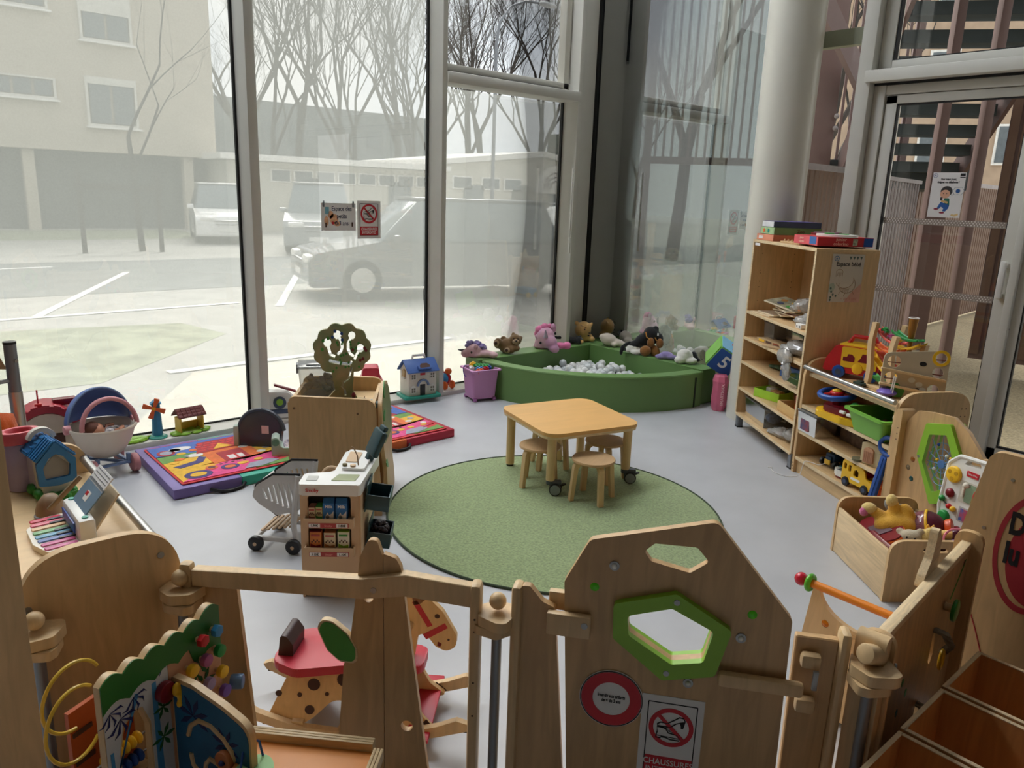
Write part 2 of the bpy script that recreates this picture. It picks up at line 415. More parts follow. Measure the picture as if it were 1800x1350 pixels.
bx('pane', 5.485, 5.493, -0.6, 2.50, 2.60, ZT, GLASS, w7)
# hall tube lamps (mirroring faintly in the window), plus unseen panels added as fill
LAMP = emat('lit_tube', (255, 246, 228), 2.3)
FILL = emat('fill_panel', (240, 246, 255), 30.0)
for i, (x, y, z) in enumerate([(-0.7, 4.92, 5.9), (0.7, 4.92, 5.9), (2.1, 4.92, 5.9), (3.5, 4.92, 5.9), (4.8, 4.92, 5.9), (-2.6, -.2, 3.6), (-0.6, -.2, 3.6)]):
    hi = z > 5
    t = thing('hall_and_fill_light', 'added fill light panel, out of view high above the play corner' if hi else 'long lit tube light hanging in the hall behind the viewer', 'light', (x, y, z), group='added fill panels above the play corner' if hi else 'tube lights of the hall')
    if hi: G().box((0, 0, .03), (1.3, .46, .05), bev=.01).done('housing', WHITEP, t); G().box((0, 0, 0), (1.2, .4, .02)).done('diffuser', FILL, t)
    else: G().box((0, 0, .03), (1.3, .12, .05), bev=.01).done('housing', WHITEP, t); G().box((0, 0, 0), (1.25, .07, .02), bev=.006).done('diffuser', LAMP, t)

# ================================================================== outdoors, beyond the window wall
ASPH = mat('pale_asphalt', (176, 174, 168), .9, scale=2.2, amt=.10, bump=.2)
DASPH = mat('dark_asphalt', (134, 136, 134), .9, scale=2.0, amt=.10)
GRASS = mat('winter_grass', (156, 160, 136), .95, scale=3.0, amt=.25, bump=.5)
LINEW = mat('road_paint', (235, 235, 232), .8)
RENDERM = mat('beige_render', (188, 179, 164), .9, scale=1.5, amt=.05)
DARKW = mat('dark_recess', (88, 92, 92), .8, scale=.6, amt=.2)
SHUT = mat('pale_shutter', (206, 204, 196), .7)
WPANE = mat('far_window_glass', (104, 112, 116), .2)
LOWW = mat('low_building_render', (202, 199, 188), .9, scale=1.0, amt=.04)
ROOFW = mat('pale_roof_edge', (232, 231, 226), .7)
BARK = mat('winter_bark', (58, 52, 48), .95, scale=5, amt=.2)
bx('street', -40, 70, 5.3, 90, -.32, -.12, ASPH)
bx('street_lane', -12, 40, 13.5, 19.0, -.12, -.115, DASPH)
def ground_poly(name, pts, z, m, kind='structure', label=None):
    o = G().prism(pts, z, z+.004).done(name, m, None, 0); o['kind'] = kind; return o
ground_poly('lawn', [(-3, 7.4), (1.6, 7.4), (3.4, 9.2), (3.2, 10.2), (-6, 12)], -.12, GRASS)
ground_poly('lawn', [(-12, 26), (9.8, 26), (9.8, 31), (-12, 31)], -.12, GRASS)
ground_poly('pavement', [(1.2, 5.5), (9.5, 5.5), (9.5, 7.4), (2.4, 7.4)], -.12, mat('pale_paving', (206, 200, 186), .9, scale=3, amt=.08))
for i, (a, b) in enumerate([((1.8, 11.5), (4.2, 16.5)), ((4.9, 11), (8.2, 17.0)), ((-2, 11.2), (4.5, 11.6)), ((8.0, 17.2), (14, 17.2)), ((2.2, 7.5), (5.6, 7.6)), ((0, 17.5), (3.2, 18.0))]):
    d = Vector((b[0]-a[0], b[1]-a[1])); n_ = Vector((-d.y, d.x)).normalized()*.06
    o = G().prism([(a[0]+n_.x, a[1]+n_.y), (a[0]-n_.x, a[1]-n_.y), (b[0]-n_.x, b[1]-n_.y), (b[0]+n_.x, b[1]+n_.y)], -.114, -.11).done('parking_line', LINEW, None, 0); o['kind'] = 'structure'
# tall apartment block
t = thing('apartment_building', 'tall beige apartment block with roller shutters and a dark recessed ground floor', 'building', (0, 31, 0))
g = G(); g.box((-1.0, 4.05, 9.1), (25.0, 8, 13.0)); g.done('wall', RENDERM, t)
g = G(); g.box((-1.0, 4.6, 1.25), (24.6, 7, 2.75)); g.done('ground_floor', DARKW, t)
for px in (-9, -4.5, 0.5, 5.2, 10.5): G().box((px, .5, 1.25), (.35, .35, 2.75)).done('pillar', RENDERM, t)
fl = [3.55, 6.35, 9.15, 11.95]
def far_window(x, z, w_, h_, shut, n=1):
    f = G().panel(rect(x-w_/2-.08, z-.1, x+w_/2+.08, z+h_+.06), -.03, .05, [rect(x-w_/2, z, x+w_/2, z+h_)]).done('window', SHUT, t)
    G().box((x, -.05, z-.12), (w_+.3, .22, .06)).done('sill', ROOFW, f)
    if shut: G().box((x, -.0, z+h_*(1-shut/2)), (w_, .06, h_*shut)).done('shutter', SHUT, f)
    for i in range(n):
        x0 = x-w_/2+w_*i/n; G().box((x0+w_/n/2, .02, z+h_/2), (w_/n-.09, .05, h_-.06)).done('pane', WPANE, f)
for k, z in enumerate(fl):
    far_window(7.9, z, 1.5, 1.5, (.12, .45, .5, .3)[k], 2)
    far_window(4.9, z+.75, 2.4, .55, 0, 4)
    far_window(1.55, z, 2.2, 1.6, (.75, .95, .9, .6)[k], 2)
    far_window(-3.5, z, 1.5, 1.5, .4, 2)
# low white building with a gabled front
t = thing('low_building', 'long low white building with a shallow gable, door and rainbow arch sign', 'building', (0, 30, 0))
g = G(); g.box((18.0, 3.5, 1.2), (13, 7, 2.7)); g.done('wall', LOWW, t)
g = G(); g.panel([(21.0, 0), (32.5, 0), (32.5, 2.75), (27.2, 3.5), (21.0, 2.85)], -.6, 6); g.done('front_block', LOWW, t)
g = G(); g.panel([(20.8, 2.85), (27.2, 3.52), (32.7, 2.8), (32.7, 3.02), (27.2, 3.78), (20.8, 3.08)], -.9, 6.2); g.box((16.2, 3.2, 2.68), (10.5, 8, .22)); g.done('roof', ROOFW, t)
for i in range(8): 
    f = G().box((13.6+i*.98, -.02, 2.05), (.86, .1, .5)).done('window', ROOFW, t); G().box((13.6+i*.98, -.05, 2.05), (.72, .1, .4)).done('pane', WPANE, f)
for x in (22.2, 23.9, 25.3, 30.6, 31.8):
    f = G().box((x, -.62, 2.1), (1.15, .1, .6)).done('window', ROOFW, t); G().box((x, -.66, 2.1), (.98, .1, .46)).done('pane', WPANE, f)
for x, y in ((15.0, 0), (19.2, 0), (22.9, -.6), (28.4, -.6)): G().box((x, y-.02, .95), (1.15, .1, 2.1)).done('door', mat('grey_door_paint', (128, 134, 136), .7), t)
G().box((25.8, -.63, 1.35), (1.0, .08, 1.5)).done('notice_board', mat('notice_frame', (120, 118, 112), .7), t)
f = G().panel([(26.8, 1.75), (29.6, 1.75)]+arc(28.2, 1.75, 1.4, 0, PI, 16), -.68, -.60).done('arch_sign', ROOFW, t)
g = G()
for r_ in (.42, .62, .82): g.torus((28.2, -.70, 1.95), r_, .035, Matrix.Rotation(PI/2, 4, 'X'), 14, 5, 0, PI)
g.done('rainbow', mat('rainbow_stripe', (150, 140, 140), .7), f)
# far grey block
t = thing('distant_building', 'grey long flat-roofed block far behind the bare trees', 'building', (0, 62, 0))
G().box((32, 5, 4.0), (24, 10, 8.4)).done('wall', mat('distant_grey', (122, 128, 130), .9, scale=.5, amt=.1), t)
for i in range(9):
    for k in range(2): G().box((22.5+i*2.4, -.03, 3.2+k*2.7), (1.2, .1, 1.3)).done('window', WPANE, t)
t = thing('distant_hall', 'dark green ivy covered block right of the bare trees', 'building', (47.5, 44, 0))
G().box((0, 2, 3.2), (5, 4, 6.6)).done('wall', mat('ivy_dark', (74, 84, 76), .95, scale=1.5, amt=.3), t)

# bare winter trees
def bare_tree(name, H, seed, levels=5, spread=.62, r0=.16, nb=3, wob=.17):
    R = random.Random(seed); g = G()
    def grow(p, d, L, r, lv):
        n = 3; pts = [p]; q = p.copy(); dd = d.copy()
        for i in range(n):
            dd = (dd+Vector((R.uniform(-1, 1), R.uniform(-1, 1), R.uniform(-.2, .8)))*wob).normalized(); q = q+dd*(L/n); pts.append(q.copy())
        re = r*.68
        g.tube(pts, [r+(re-r)*i/n for i in range(n+1)], 5 if lv > 2 else 3)
        if lv == 0: return
        k = nb if lv > 1 else nb+1
        for i in range(k):
            ax = Vector((R.uniform(-1, 1), R.uniform(-1, 1), R.uniform(-.2, .2))).normalized()
            nd = (dd+ax*spread*R.uniform(.7, 1.3)+Vector((0, 0, .12))).normalized()
            grow(pts[-1 if i < k-1 else -2], nd, L*R.uniform(.62, .86), re*R.uniform(.62, .85), lv-1)
    grow(Vector((0, 0, 0)), Vector((0, 0, 1)), H*.3, r0, levels)
    return g.done(name, BARK, None, 0)
T1 = bare_tree('bare_tree', 17.5, 3, 6, .5, .24); T2 = bare_tree('bare_tree', 16.5, 11, 6, .58, .22); T3 = bare_tree('bare_tree', 18, 23, 6, .42, .24)
tr = [T1, T2, T3]
for o in tr: tag(o, 'leafless winter tree standing in the row behind the low white building', 'tree', 'bare trees behind the low building')
R = random.Random(5)
spots = [(19.0, 39.5), (24.8, 39.0), (30.2, 39.5), (17.5, 43), (20.5, 46), (23.2, 42.5), (26, 47), (28.5, 43), (31.5, 46.5), (34.5, 43.5), (37, 48), (40, 44), (43, 47), (46.5, 44), (50, 49), (54, 46), (22, 52), (30, 54), (38, 55)]
for i, (x, y) in enumerate(spots):
    o = tr[i] if i < 3 else copy_tree(tr[i % 3])
    s_ = R.uniform(.9, 1.15); o.location = (x, y, -.15); o.rotation_euler = (0, 0, R.uniform(0, 6.28)); o.scale = (s_, s_, s_*R.uniform(.95, 1.1))
o = bare_tree('young_tree', 9.5, 31, 5, .6, .085, 2, .07); o.location = (5.9, 21.5, -.12); tag(o, 'slender young bare tree in front of the apartment block', 'tree')
# street lamp
t = thing('street_lamp', 'curved street lamp reaching over the bare trees', 'lamp', (22.5, 27.5, -.1))
g = G(); g.tube([(0, 0, 0), (0, 0, 8.0), (.15, 0, 8.9), (.7, -.05, 9.6), (1.5, -.1, 9.95), (2.3, -.15, 10.0)], [.09, .07, .06, .05, .05, .05], 8); g.done('pole', GREYM, t)
G().sph((2.75, -.18, 10.0), (.55, .18, .12)).done('lamp_head', mat('lamp_cover', (190, 192, 194), .4), t)
# cars: length along local x, nose at -x
def car(name, label, loc, rz, body, L, W, H, bonnet, roof0, roof1, rear):
    t = thing(name, label, 'car', loc, rz)
    b = mat('car_paint_'+body[0], body[1], .25, coat=.6)
    gm = mat('car_glass', (120, 130, 134), .12)
    z0 = .22; zb = H*.56
    g = G(); g.panel(rp([(-L/2, z0), (L/2, z0), (L/2, zb*.95), (L/2-.05, zb), (-L/2+bonnet, zb+.03), (-L/2+.12, zb-.16), (-L/2, zb-.3)], [.1, .1, .1, .1, .1, .15, .12]), -W/2, W/2)
    g._bev(g.bm.verts[:], .0); g.done('body', b, t)
    # cabin with tumblehome
    g = G(); low = [(-L/2+bonnet-.05, zb), (L/2-rear, zb)]; hi = [(-L/2+roof0, H), (L/2-roof1, H)]
    vs = [(low[0][0], -W/2+.05, zb), (low[1][0], -W/2+.05, zb), (low[1][0], W/2-.05, zb), (low[0][0], W/2-.05, zb), (hi[0][0], -W/2+.22, H), (hi[1][0], -W/2+.22, H), (hi[1][0], W/2-.22, H), (hi[0][0], W/2-.22, H)]
    q = [g.bm.verts.new(v) for v in vs]
    for f in ((0, 1, 2, 3), (4, 5, 6, 7), (0, 1, 5, 4), (1, 2, 6, 5), (2, 3, 7, 6), (3, 0, 4, 7)): g.bm.faces.new([q[i] for i in f])
    g._bev(q, .07, 3); g.done('cabin', gm, t)
    g = G(); g.box(((hi[0][0]+hi[1][0])/2, 0, H+.005), (hi[1][0]-hi[0][0]+.1, W-.42, .05), bev=.02); g.done('roof', b, t)
    for sx in (-L/2+.85, L/2-.8):
        for sy in (-1, 1):
            o = G().cyl((sx, sy*(W/2-.2), .33), (sx, sy*(W/2+.01), .33), .33, seg=24, bev=.03).done('wheel', BLACKP, t)
            G().cyl((sx, sy*(W/2), .33), (sx, sy*(W/2+.02), .33), .2, seg=18).done('rim', ALU, o)
    for sy in (-1, 1): G().box((-L/2+.06, sy*(W/2-.32), zb-.26), (.16, .42, .14), bev=.05).done('headlight', WHITEP, t)
    g = G(); g.box((-L/2-.005, 0, zb-.3), (.06, W-1.0, .05), bev=.02); g.box((-L/2-.005, 0, zb-.4), (.06, W-1.1, .03), bev=.01); g.done('grille', ALU, t)
    G().box((-L/2-.01, 0, .42), (.03, .5, .11)).done('number_plate', WHITEP, t)
    for sy in (-1, 1): G().box((-L/2+bonnet+.25, sy*(W/2+.06), zb+.08), (.12, .2, .14), bev=.04).done('mirror', b, t)
    return t
car('suv', 'large dark grey estate car parked nose left across both window panes', (7.9, 11.3, -.1), math.radians(-17), ('grey', (118, 122, 124)), 4.6, 1.85, 1.62, 1.15, 1.85, .45, .12)
car('van', 'grey van parked behind the sign on the window, nose towards the room', (10.6, 20.8, -.1), math.radians(62), ('silver', (150, 153, 154)), 4.4, 1.8, 1.85, .9, 1.45, .3, .1)
car('hatchback', 'white car parked left of the first window post, facing the room', (9.4, 25.2, -.1), math.radians(74), ('white', (236, 236, 234)), 4.2, 1.8, 1.75, 1.0, 1.7, .6, .15)
car('parked_car', 'silver car half hidden behind the dark estate car', (17.5, 17.5, -.1), math.radians(-10), ('pale', (205, 207, 208)), 4.2, 1.75, 1.5, 1.1, 1.8, .7, .15)
# wooden tree stakes
g = thing('tree_stake_frame', 'timber stake frame around the young tree outside', 'frame', (5.4, 21.2, -.12))
for sx in (-.9, .9): G().cyl((sx, 0, 0), (sx, 0, 2.0), .06, seg=8).done('post', BARK, g)
G().box((0, 0, 1.6), (2.0, .06, .12)).done('crossbar', BARK, g)

# ================================================================== outdoors, beyond the door
GRAV = mat('tan_gravel', (136, 124, 98), .95, scale=45, amt=.28, bump=.6)
bx('terrace', 5.62, 45, -12, 5.3, -.25, -.05, GRAV)
MAUVE = mat('mauve_steel', (112, 88, 84), .55, amt=.05)
SLATM = mat('brown_slat', (104, 78, 62), .6, amt=.08)
TREADM = mat('slate_tread', (72, 82, 86), .6, amt=.08)
RAILM = mat('grey_railing', (150, 142, 142), .5, metal=.2)
# slatted fence running away from the house
fence = thing('slat_fence', 'brown upright slat fence running away across the gravel', 'fence', (7.0, 4.16, -.05), math.atan2(.30, 4.4))
slat = bpy.data.meshes.new('slat'); q = G(); q.box((0, 0, 1.05), (.078, .018, 2.0)); q.bm.to_mesh(slat); q.bm.free(); slat.materials.append(SLATM)
for i in range(92):
    o = bpy.data.objects.new('slat', slat); COL.objects.link(o); o.parent = fence; o.location = (.08+i*.113, -.03, 0)
for i in range(6): G().box((i*2.05, .02, 1.06), (.09, .07, 2.12)).done('post', MAUVE, fence)
for z in (.06, 1.38, 2.09): G().box((5.1, .02, z), (10.4, .04, .06)).done('rail', RAILM if z > 2 else MAUVE, fence)
# near railing
rail = thing('railing', 'low grey bar railing between the column and the brown stairs', 'railing', (6.9, 3.15, -.05), math.radians(9))
bar = bpy.data.meshes.new('bar'); q = G(); q.cyl((0, 0, .05), (0, 0, 1.95), .010, seg=6); q.bm.to_mesh(bar); q.bm.free(); bar.materials.append(RAILM)
for i in range(15):
    o = bpy.data.objects.new('bar', bar); COL.objects.link(o); o.parent = rail; o.location = (.04+i*.10, 0, 0)
for z in (.05, 1.96): G().box((.74, 0, z), (1.52, .035, .035)).done('rail', RAILM, rail)
# staircase coming towards the room
st = thing('outdoor_staircase', 'brown steel staircase with slate treads seen from below outside the door', 'staircase', (0, 0, 0))
dv = Vector((.80, .60, 0)); sv = Vector((.60, -.80, 0))      # away from the viewer, across
base = Vector((8.35, 3.35, 0))
for k in range(13):
    p = base - dv*(.275*k-1.0) + Vector((0, 0, 2.10+.172*k))
    G().box((0, 0, 0), (.27, 1.15, .11), M=Matrix.Translation(p) @ Matrix.Rotation(math.atan2(dv.y, dv.x), 4, 'Z')).done('tread', TREADM, st)
for sg in (-.62, .62):
    a = base+dv*1.2+sv*sg; b = base-dv*2.5+sv*sg; z0, z1 = 2.02, 2.02+.172*13.4
    vs = [(a.x, a.y, z0-.22), (b.x, b.y, z1-.22), (b.x, b.y, z1+.14), (a.x, a.y, z0+.14)]
    g = G(); n_ = sv*.02
    A = [g.bm.verts.new(Vector(v)-n_) for v in vs]; B = [g.bm.verts.new(Vector(v)+n_) for v in vs]
    g.bm.faces.new(A); g.bm.faces.new(B[::-1])
    for i in range(4): g.bm.faces.new((A[i], A[(i+1) % 4], B[(i+1) % 4], B[i]))
    g.done('stringer', MAUVE, st)
q = base+dv*1.9; G().box((q.x, q.y, 2.02), (1.6, 1.6, .30), rz=math.atan2(dv.y, dv.x)).done('landing', TREADM, st)
for p, s_, h_ in ((base+dv*1.3-sv*.55, .13, 2.0), (base+dv*1.25+sv*.55, .13, 2.0), (base+dv*2.6-sv*.2, .12, 2.0), (base-dv*.4-sv*.62, .11, 2.9)):
    G().box((p.x, p.y, h_/2), (s_, s_, h_), rz=.6).done('post', MAUVE, st)
for nm, (x_, y_) in (('left', (5.97, 2.33)), ('right', (6.06, 2.085))):
    p_ = thing('stair_post', 'tall mauve steel post in front of the stair treads, the '+nm+' one of the two', 'post', (x_, y_, -.05), .75, 'stair posts'); G().box((0, 0, 3.2), (.085, .06, 6.4), bev=.004).done('post_shaft', MAUVE, p_)
cw = thing('slat_cladding', 'reddish brown slat cladding wall right of the outdoor stairs', 'wall', (9.10, 2.85, 0), math.atan2(-1.5, .3))
for i in range(15):
    o = bpy.data.objects.new('slat', slat); COL.objects.link(o); o.parent = cw; o.location = (i*.11, 0, 0); o.scale = (1, 1, 3.1)
G().box((.8, .03, 3.2), (1.7, .03, 6.2)).done('backing', MAUVE, cw)
bm_ = thing('steel_column', 'thick mauve steel column outside between column and door', 'column', (8.72, 4.72, -.05), .7)
G().box((0, 0, 3.0), (.30, .24, 6.0), bev=.01).done('shaft', MAUVE, bm_)
for k in range(4): G().sph((-.18+.05*(k % 2), -.12, 2.55+.13*(k//2)), .03, 8, 6).done('bolt', RAILM, bm_)
br = thing('diagonal_brace', 'slanting mauve steel brace rising beside the thick column', 'brace', (0, 0, 0))
g = G()
a, b = Vector((9.2, 4.2, 2.5)), Vector((6.7, 4.7, 4.9)); u_ = (b-a).normalized(); g.box((0, 0, 0), (.07, .22, (b-a).length), M=Matrix.Translation((a+b)/2) @ u_.to_track_quat('Z', 'Y').to_matrix().to_4x4()); g.done('beam', MAUVE, br)
a, b = Vector((7.5, 4.15, 0)), Vector((7.35, 4.35, 2.4)); u_ = (b-a).normalized()
g = G(); g.box((0, 0, 0), (.16, .20, (b-a).length), M=Matrix.Translation((a+b)/2) @ u_.to_track_quat('Z', 'Y').to_matrix().to_4x4()); g.done('strut', TREADM, br)
# tall slatted screen above and behind
scr = thing('slat_screen', 'tall screen of thin upright bars behind the side glazing', 'screen', (8.1, 6.75, 2.15), math.atan2(-2.4, 1.6))
sb = bpy.data.meshes.new('bar'); q = G(); q.box((0, 0, 2.2), (.03, .03, 4.4)); q.bm.to_mesh(sb); q.bm.free(); sb.materials.append(MAUVE)
for i in range(30):
    o = bpy.data.objects.new('bar', sb); COL.objects.link(o); o.parent = scr; o.location = (i*.105, 0, 0)
for z in (0, 2.1, 4.3): G().box((1.55, .03, z), (3.2, .05, .09)).done('rail', MAUVE, scr)
for x in (0.0, 3.05): G().box((x, .06, .1), (.1, .08, 4.6)).done('post', MAUVE, scr)
# pink-beige block beyond
t = thing('brick_building', 'tan block with many small windows beyond the staircase', 'building', (28.6, 8.9, 0), math.radians(-72.8))
G().box((0, 4, 6), (12, 6, 12.5)).done('wall', mat('tan_brick', (176, 154, 132), .9, scale=3, amt=.1), t)
for i in range(5):
    for k in range(5):
        f = G().box((-4.7+i*2.3, .98, 1.4+k*2.4), (.9, .1, 1.3)).done('window', ROOFW, t); G().box((-4.7+i*2.3, .95, 1.4+k*2.4), (.74, .1, 1.14)).done('pane', WPANE, f)
o = copy_tree(T2, (16, 8.5, -.1), 1.0, 'bare tree growing between the stairs and the tan block'); del o['group']; o.scale = (.6, .6, .6)
o = copy_tree(T1, (19.0, 14.6, -.1), 2.0, 'bare tree standing behind the tall slatted screen'); del o['group']; o.scale = (.9, .9, .9)
# ================================================================== rug, table, stools
RUGM = mat('green_loop_rug', (150, 168, 118), .95, kind='fuzz', scale=85, amt=.26, bump=.9)
t = thing('round_rug', 'large round moss green rug with a dark bound edge in the middle of the floor', 'rug', (2.715, 2.72, 0))
G().lathe([(0, .009), (.872, .009), (.885, .006), (.885, 0), (0, 0)], 96).done('carpet', RUGM, t)
G().torus((0, 0, .006), .886, .006, seg=96, sec=6).done('bound_edge', mat('rug_binding', (62, 74, 56), .9), t)
TTOP = mat('ochre_laminate', (226, 176, 108), .38, kind='woodx', scale=2, amt=.04)
u, v = (.969, -.246), (.246, .969)
TRZ = math.atan2(u[1], u[0])
t = thing('activity_table', 'low square toddler table with ochre top, round legs and two castors', 'table', (3.165, 3.085, 0.009), TRZ)
g = G(); g.prism(rrect(-.315, -.315, .315, .315, .1, 8), .352, .372); g.done('tabletop', TTOP, t, 30)
g = G(); g.prism(rrect(-.312, -.312, .312, .312, .1, 8), .336, .3535); g.done('tabletop_edge', EDGE, t, 30)
for sx, sy in ((-1, -1), (1, -1), (-1, 1), (1, 1)):
    cast = sy < 0
    x, y = sx*.255, sy*.255
    z0 = .085 if cast else .012
    G().cyl((x, y, z0), (x, y, .34), .0265, seg=24).done('leg', BEECH, t)
    if cast:
        c = G(); c.cyl((x, y, .06), (x, y, .09), .026, seg=20, bev=.004); c.box((x+.02, y-.02, .075), (.07, .03, .03), bev=.008, rz=-.5); co = c.done('caster', DKGREY, t)
        for k in (-1, 1): 
            G().cyl((x+.028+k*.010, y-.012+k*.016, .036), (x+.028+k*.019, y-.012+k*.029, .036), .036, seg=24, bev=.004).done('wheel', BLACKP, co)
        G().cyl((x+.028-.0185, y-.012-.0285, .036), (x+.028-.021, y-.012-.0325, .036), .029, seg=24).done('wheel_cover', GREYM, co)
        G().box((x+.085, y+.0, .045), (.035, .02, .012), bev=.004, rz=.3).done('brake_lever', BLACKP, co)
    else:
        G().cyl((x, y, 0), (x, y, .014), .022, seg=16).done('foot', BLACKP, t)
# stool with four bent legs
STOOLSEAT = mat('stool_ply', (196, 160, 118), .38, kind='woodx', scale=4, amt=.08)
def make_stool(label):
    t = thing('stool', label, 'stool', (0, 0, 0), group='round stools around the low table')
    g = G(); g.lathe([(0, .24), (.118, .24), (.121, .236), (.121, .228), (.118, .225), (0, .225)], 40); g.done('seat', STOOLSEAT, t)
    for k in range(4):
        a = PI/4+k*PI/2; M = Matrix.Rotation(a, 4, 'Z')
        prof = [(.03, .224), (.03, .205), (.082, .205), (.096, .190), (.112, 0), (.137, 0), (.120, .200), (.110, .218), (.098, .224)]
        g = G(); g.panel(prof, -.016, .016, M=M); g._bev(g.bm.verts[:], .002, 1); g.done('leg', BEECH, t, 30)
    return t
s0 = make_stool('round birch stool at the near side of the table, in front of the others')
s0.location = (3.00, 2.715, .009); s0.rotation_euler = (0, 0, .38)
for loc, rz, lb in [((2.915, 3.06, .009), .75, 'round birch stool behind the near left table leg'), ((3.30, 2.90, .009), .15, 'round birch stool behind the near right table leg'), ((3.18, 3.25, .009), 1.05, 'round birch stool at the far side under the tabletop')]:
    copy_tree(s0, loc, rz, lb)

# ================================================================== ball pit
PITM = mat('green_vinyl', (106, 142, 80), .42, amt=.05, scale=2)
PITD = mat('dark_seam', (28, 44, 26), .6)
t = thing('ball_pit', 'quarter round green padded ball pit filling the window corner', 'ball pit', (5.25, 4.90, 0))
g = G(); g.prism(rrect(-1.33, 0, .205, .20, .02, 3), 0, .295); g._bev([x for x in g.bm.verts], .006, 1); g.done('side_block', PITM, t, 30)
g = G(); g.prism(rrect(0.0, -1.29, .20, -.002, .02, 3), 0, .295); g.done('side_block', PITM, t, 30)
n = 40; a0, a1 = PI+.012, 1.5*PI-.02
outer = [(1.315*math.cos(a0+(a1-a0)*i/n), 1.315*math.sin(a0+(a1-a0)*i/n)) for i in range(n+1)]
inner = [(1.20*math.cos(a1-(a1-a0)*i/n), 1.20*math.sin(a1-(a1-a0)*i/n)) for i in range(n+1)]
g = G(); g.prism(outer+inner, 0, .29)
g.done('curved_block', PITM, t, 30)
G().tube([(1.312*math.cos(a0+(a1-a0)*i/n), 1.312*math.sin(a0+(a1-a0)*i/n), .282) for i in range(n+1)], .006, 6).done('piping', PITM, t)
G().prism([(-1.2, -.02), (-.02, -.02), (-.02, -1.2)]+[(1.2*math.cos(a1-(a1-a0)*i/n), 1.2*math.sin(a1-(a1-a0)*i/n)) for i in range(1, n)], 0, .03).done('base_mat', PITM, t)
A_ = 1.5*PI-.085
G().box((1.315*math.cos(A_), 1.315*math.sin(A_), .125), (.018, .006, .25), rz=A_-PI/2).done('strap_gap', PITD, t)
ballm = [mat('ball_white', (226, 226, 222), .35), mat('ball_clear_grey', (190, 194, 194), .25), mat('ball_pale_grey', (208, 211, 210), .3)]
R = random.Random(4); bmesh_ = []
for m_ in ballm:
    q = G(); q.sph((0, 0, 0), .0345, 14, 9); me = bpy.data.meshes.new('ball'); q.bm.to_mesh(me); q.bm.free(); me.shade_smooth(); me.materials.append(m_); bmesh_.append(me)
lab = ['opaque white plastic ball lying in the green ball pit', 'clear grey plastic ball lying in the green ball pit', 'pale grey plastic ball lying in the green ball pit']
cnt = 0
for lay, (zc, lim) in enumerate(((.066, 9), (.122, 9), (.172, .6))):
    st_ = .0705
    for i in range(20):
        for j in range(22):
            x = -.05-i*st_-(.035 if j % 2 else 0)-lay*.012; y = -.05-j*st_*.88-lay*.018
            d = math.hypot(x, y)
            if d > 1.155 or x < -1.16 or y < -1.16: continue
            if lay == 0 and d < 1.0: continue
            if lay == 2 and (R.random() < .55 or math.hypot(x+.42, y+.42) > .36): continue
            if lay == 1 and (d > 1.10 or (x < -.72 and y > -.22)): continue
            k = R.choice((0, 0, 1, 2)); o = bpy.data.objects.new('ball', bmesh_[k]); COL.objects.link(o)
            o.location = (5.25+x+R.uniform(-.0015, .0015), 4.90+y+R.uniform(-.0015, .0015), zc+R.uniform(-.001, .006)); cnt += 1
            tag(o, lab[k], 'ball', ('white balls', 'clear balls', 'pale grey balls')[k]+' in the ball pit')
            if cnt >= 298: break
        if cnt >= 298: break

# ================================================================== bookcase (angled in front of the column)
t = thing('bookcase', 'tall open birch bookcase standing at an angle before the column', 'bookcase', (4.97, 3.095, 0), math.atan2(-.812, -.584))
BW, BD, BT = .965, .40, .019        # local x to the right, local y into the case
def bb(nm, x0, x1, y0, y1, z0, z1, m=BIRCH, b=.0015): return G().box(((x0+x1)/2, (y0+y1)/2, (z0+z1)/2), (x1-x0, y1-y0, z1-z0), bev=b, seg=1).done(nm, m, t)
DBIRCH = BIRCH
bb('side', 0, BT, .003, BD, .105, 1.385); bb('side', BW-BT, BW, .003, BD, .105, 1.385); bb('top', 0, BW, 0, BD, 1.381, 1.40, BIRCHX)
bb('back_panel', BT, BW-BT, BD-.012, BD-.004, .11, 1.38)
SH = [.112, .312, .511, .693, .886]
for z in SH: bb('shelf', BT, BW-BT, .002, BD-.012, z-.019, z, BIRCHX)
for x in (.0, BW):
    bb('edge_strip', x-(.0 if x else .001), x+(.020 if not x else -.0)-(0 if not x else -.001), 0, .003, .105, 1.385, EDGE) if not x else bb('edge_strip', BW-.020, BW+.001, 0, .003, .105, 1.385, EDGE)
for z in SH: bb('edge_strip', BT, BW-BT, -.0005, .0025, z-.019, z+.0005, EDGE)
bb('edge_strip', 0, BW, -.001, .001, 1.381, 1.4005, EDGE)
for x, y in ((.03, .03), (BW-.03, .03), (.03, BD-.03), (BW-.03, BD-.03)):
    f = G().box((x, y, .055), (.042, .042, .10), bev=.002).done('leg', GREYM, t); G().box((x, y, .005), (.044, .044, .01)).done('foot', BLACKP, f)
g = G()
for zz in (1.30, 1.18, 1.16, 1.10, 1.06, .96, .84, .63, .45, .25):
    for y in (.07, .31): g.cyl((BT-.001, y, zz), (BT+.0008, y, zz), .003, seg=8)
g.done('peg_holes', mat('hole_dark', (80, 58, 38), .8), t, kind='stuff')
g = G(); g.box((.085, -.0008, 1.368), (.085, .001, .018)); q = g.done('shelf_tag', PAPER, t)
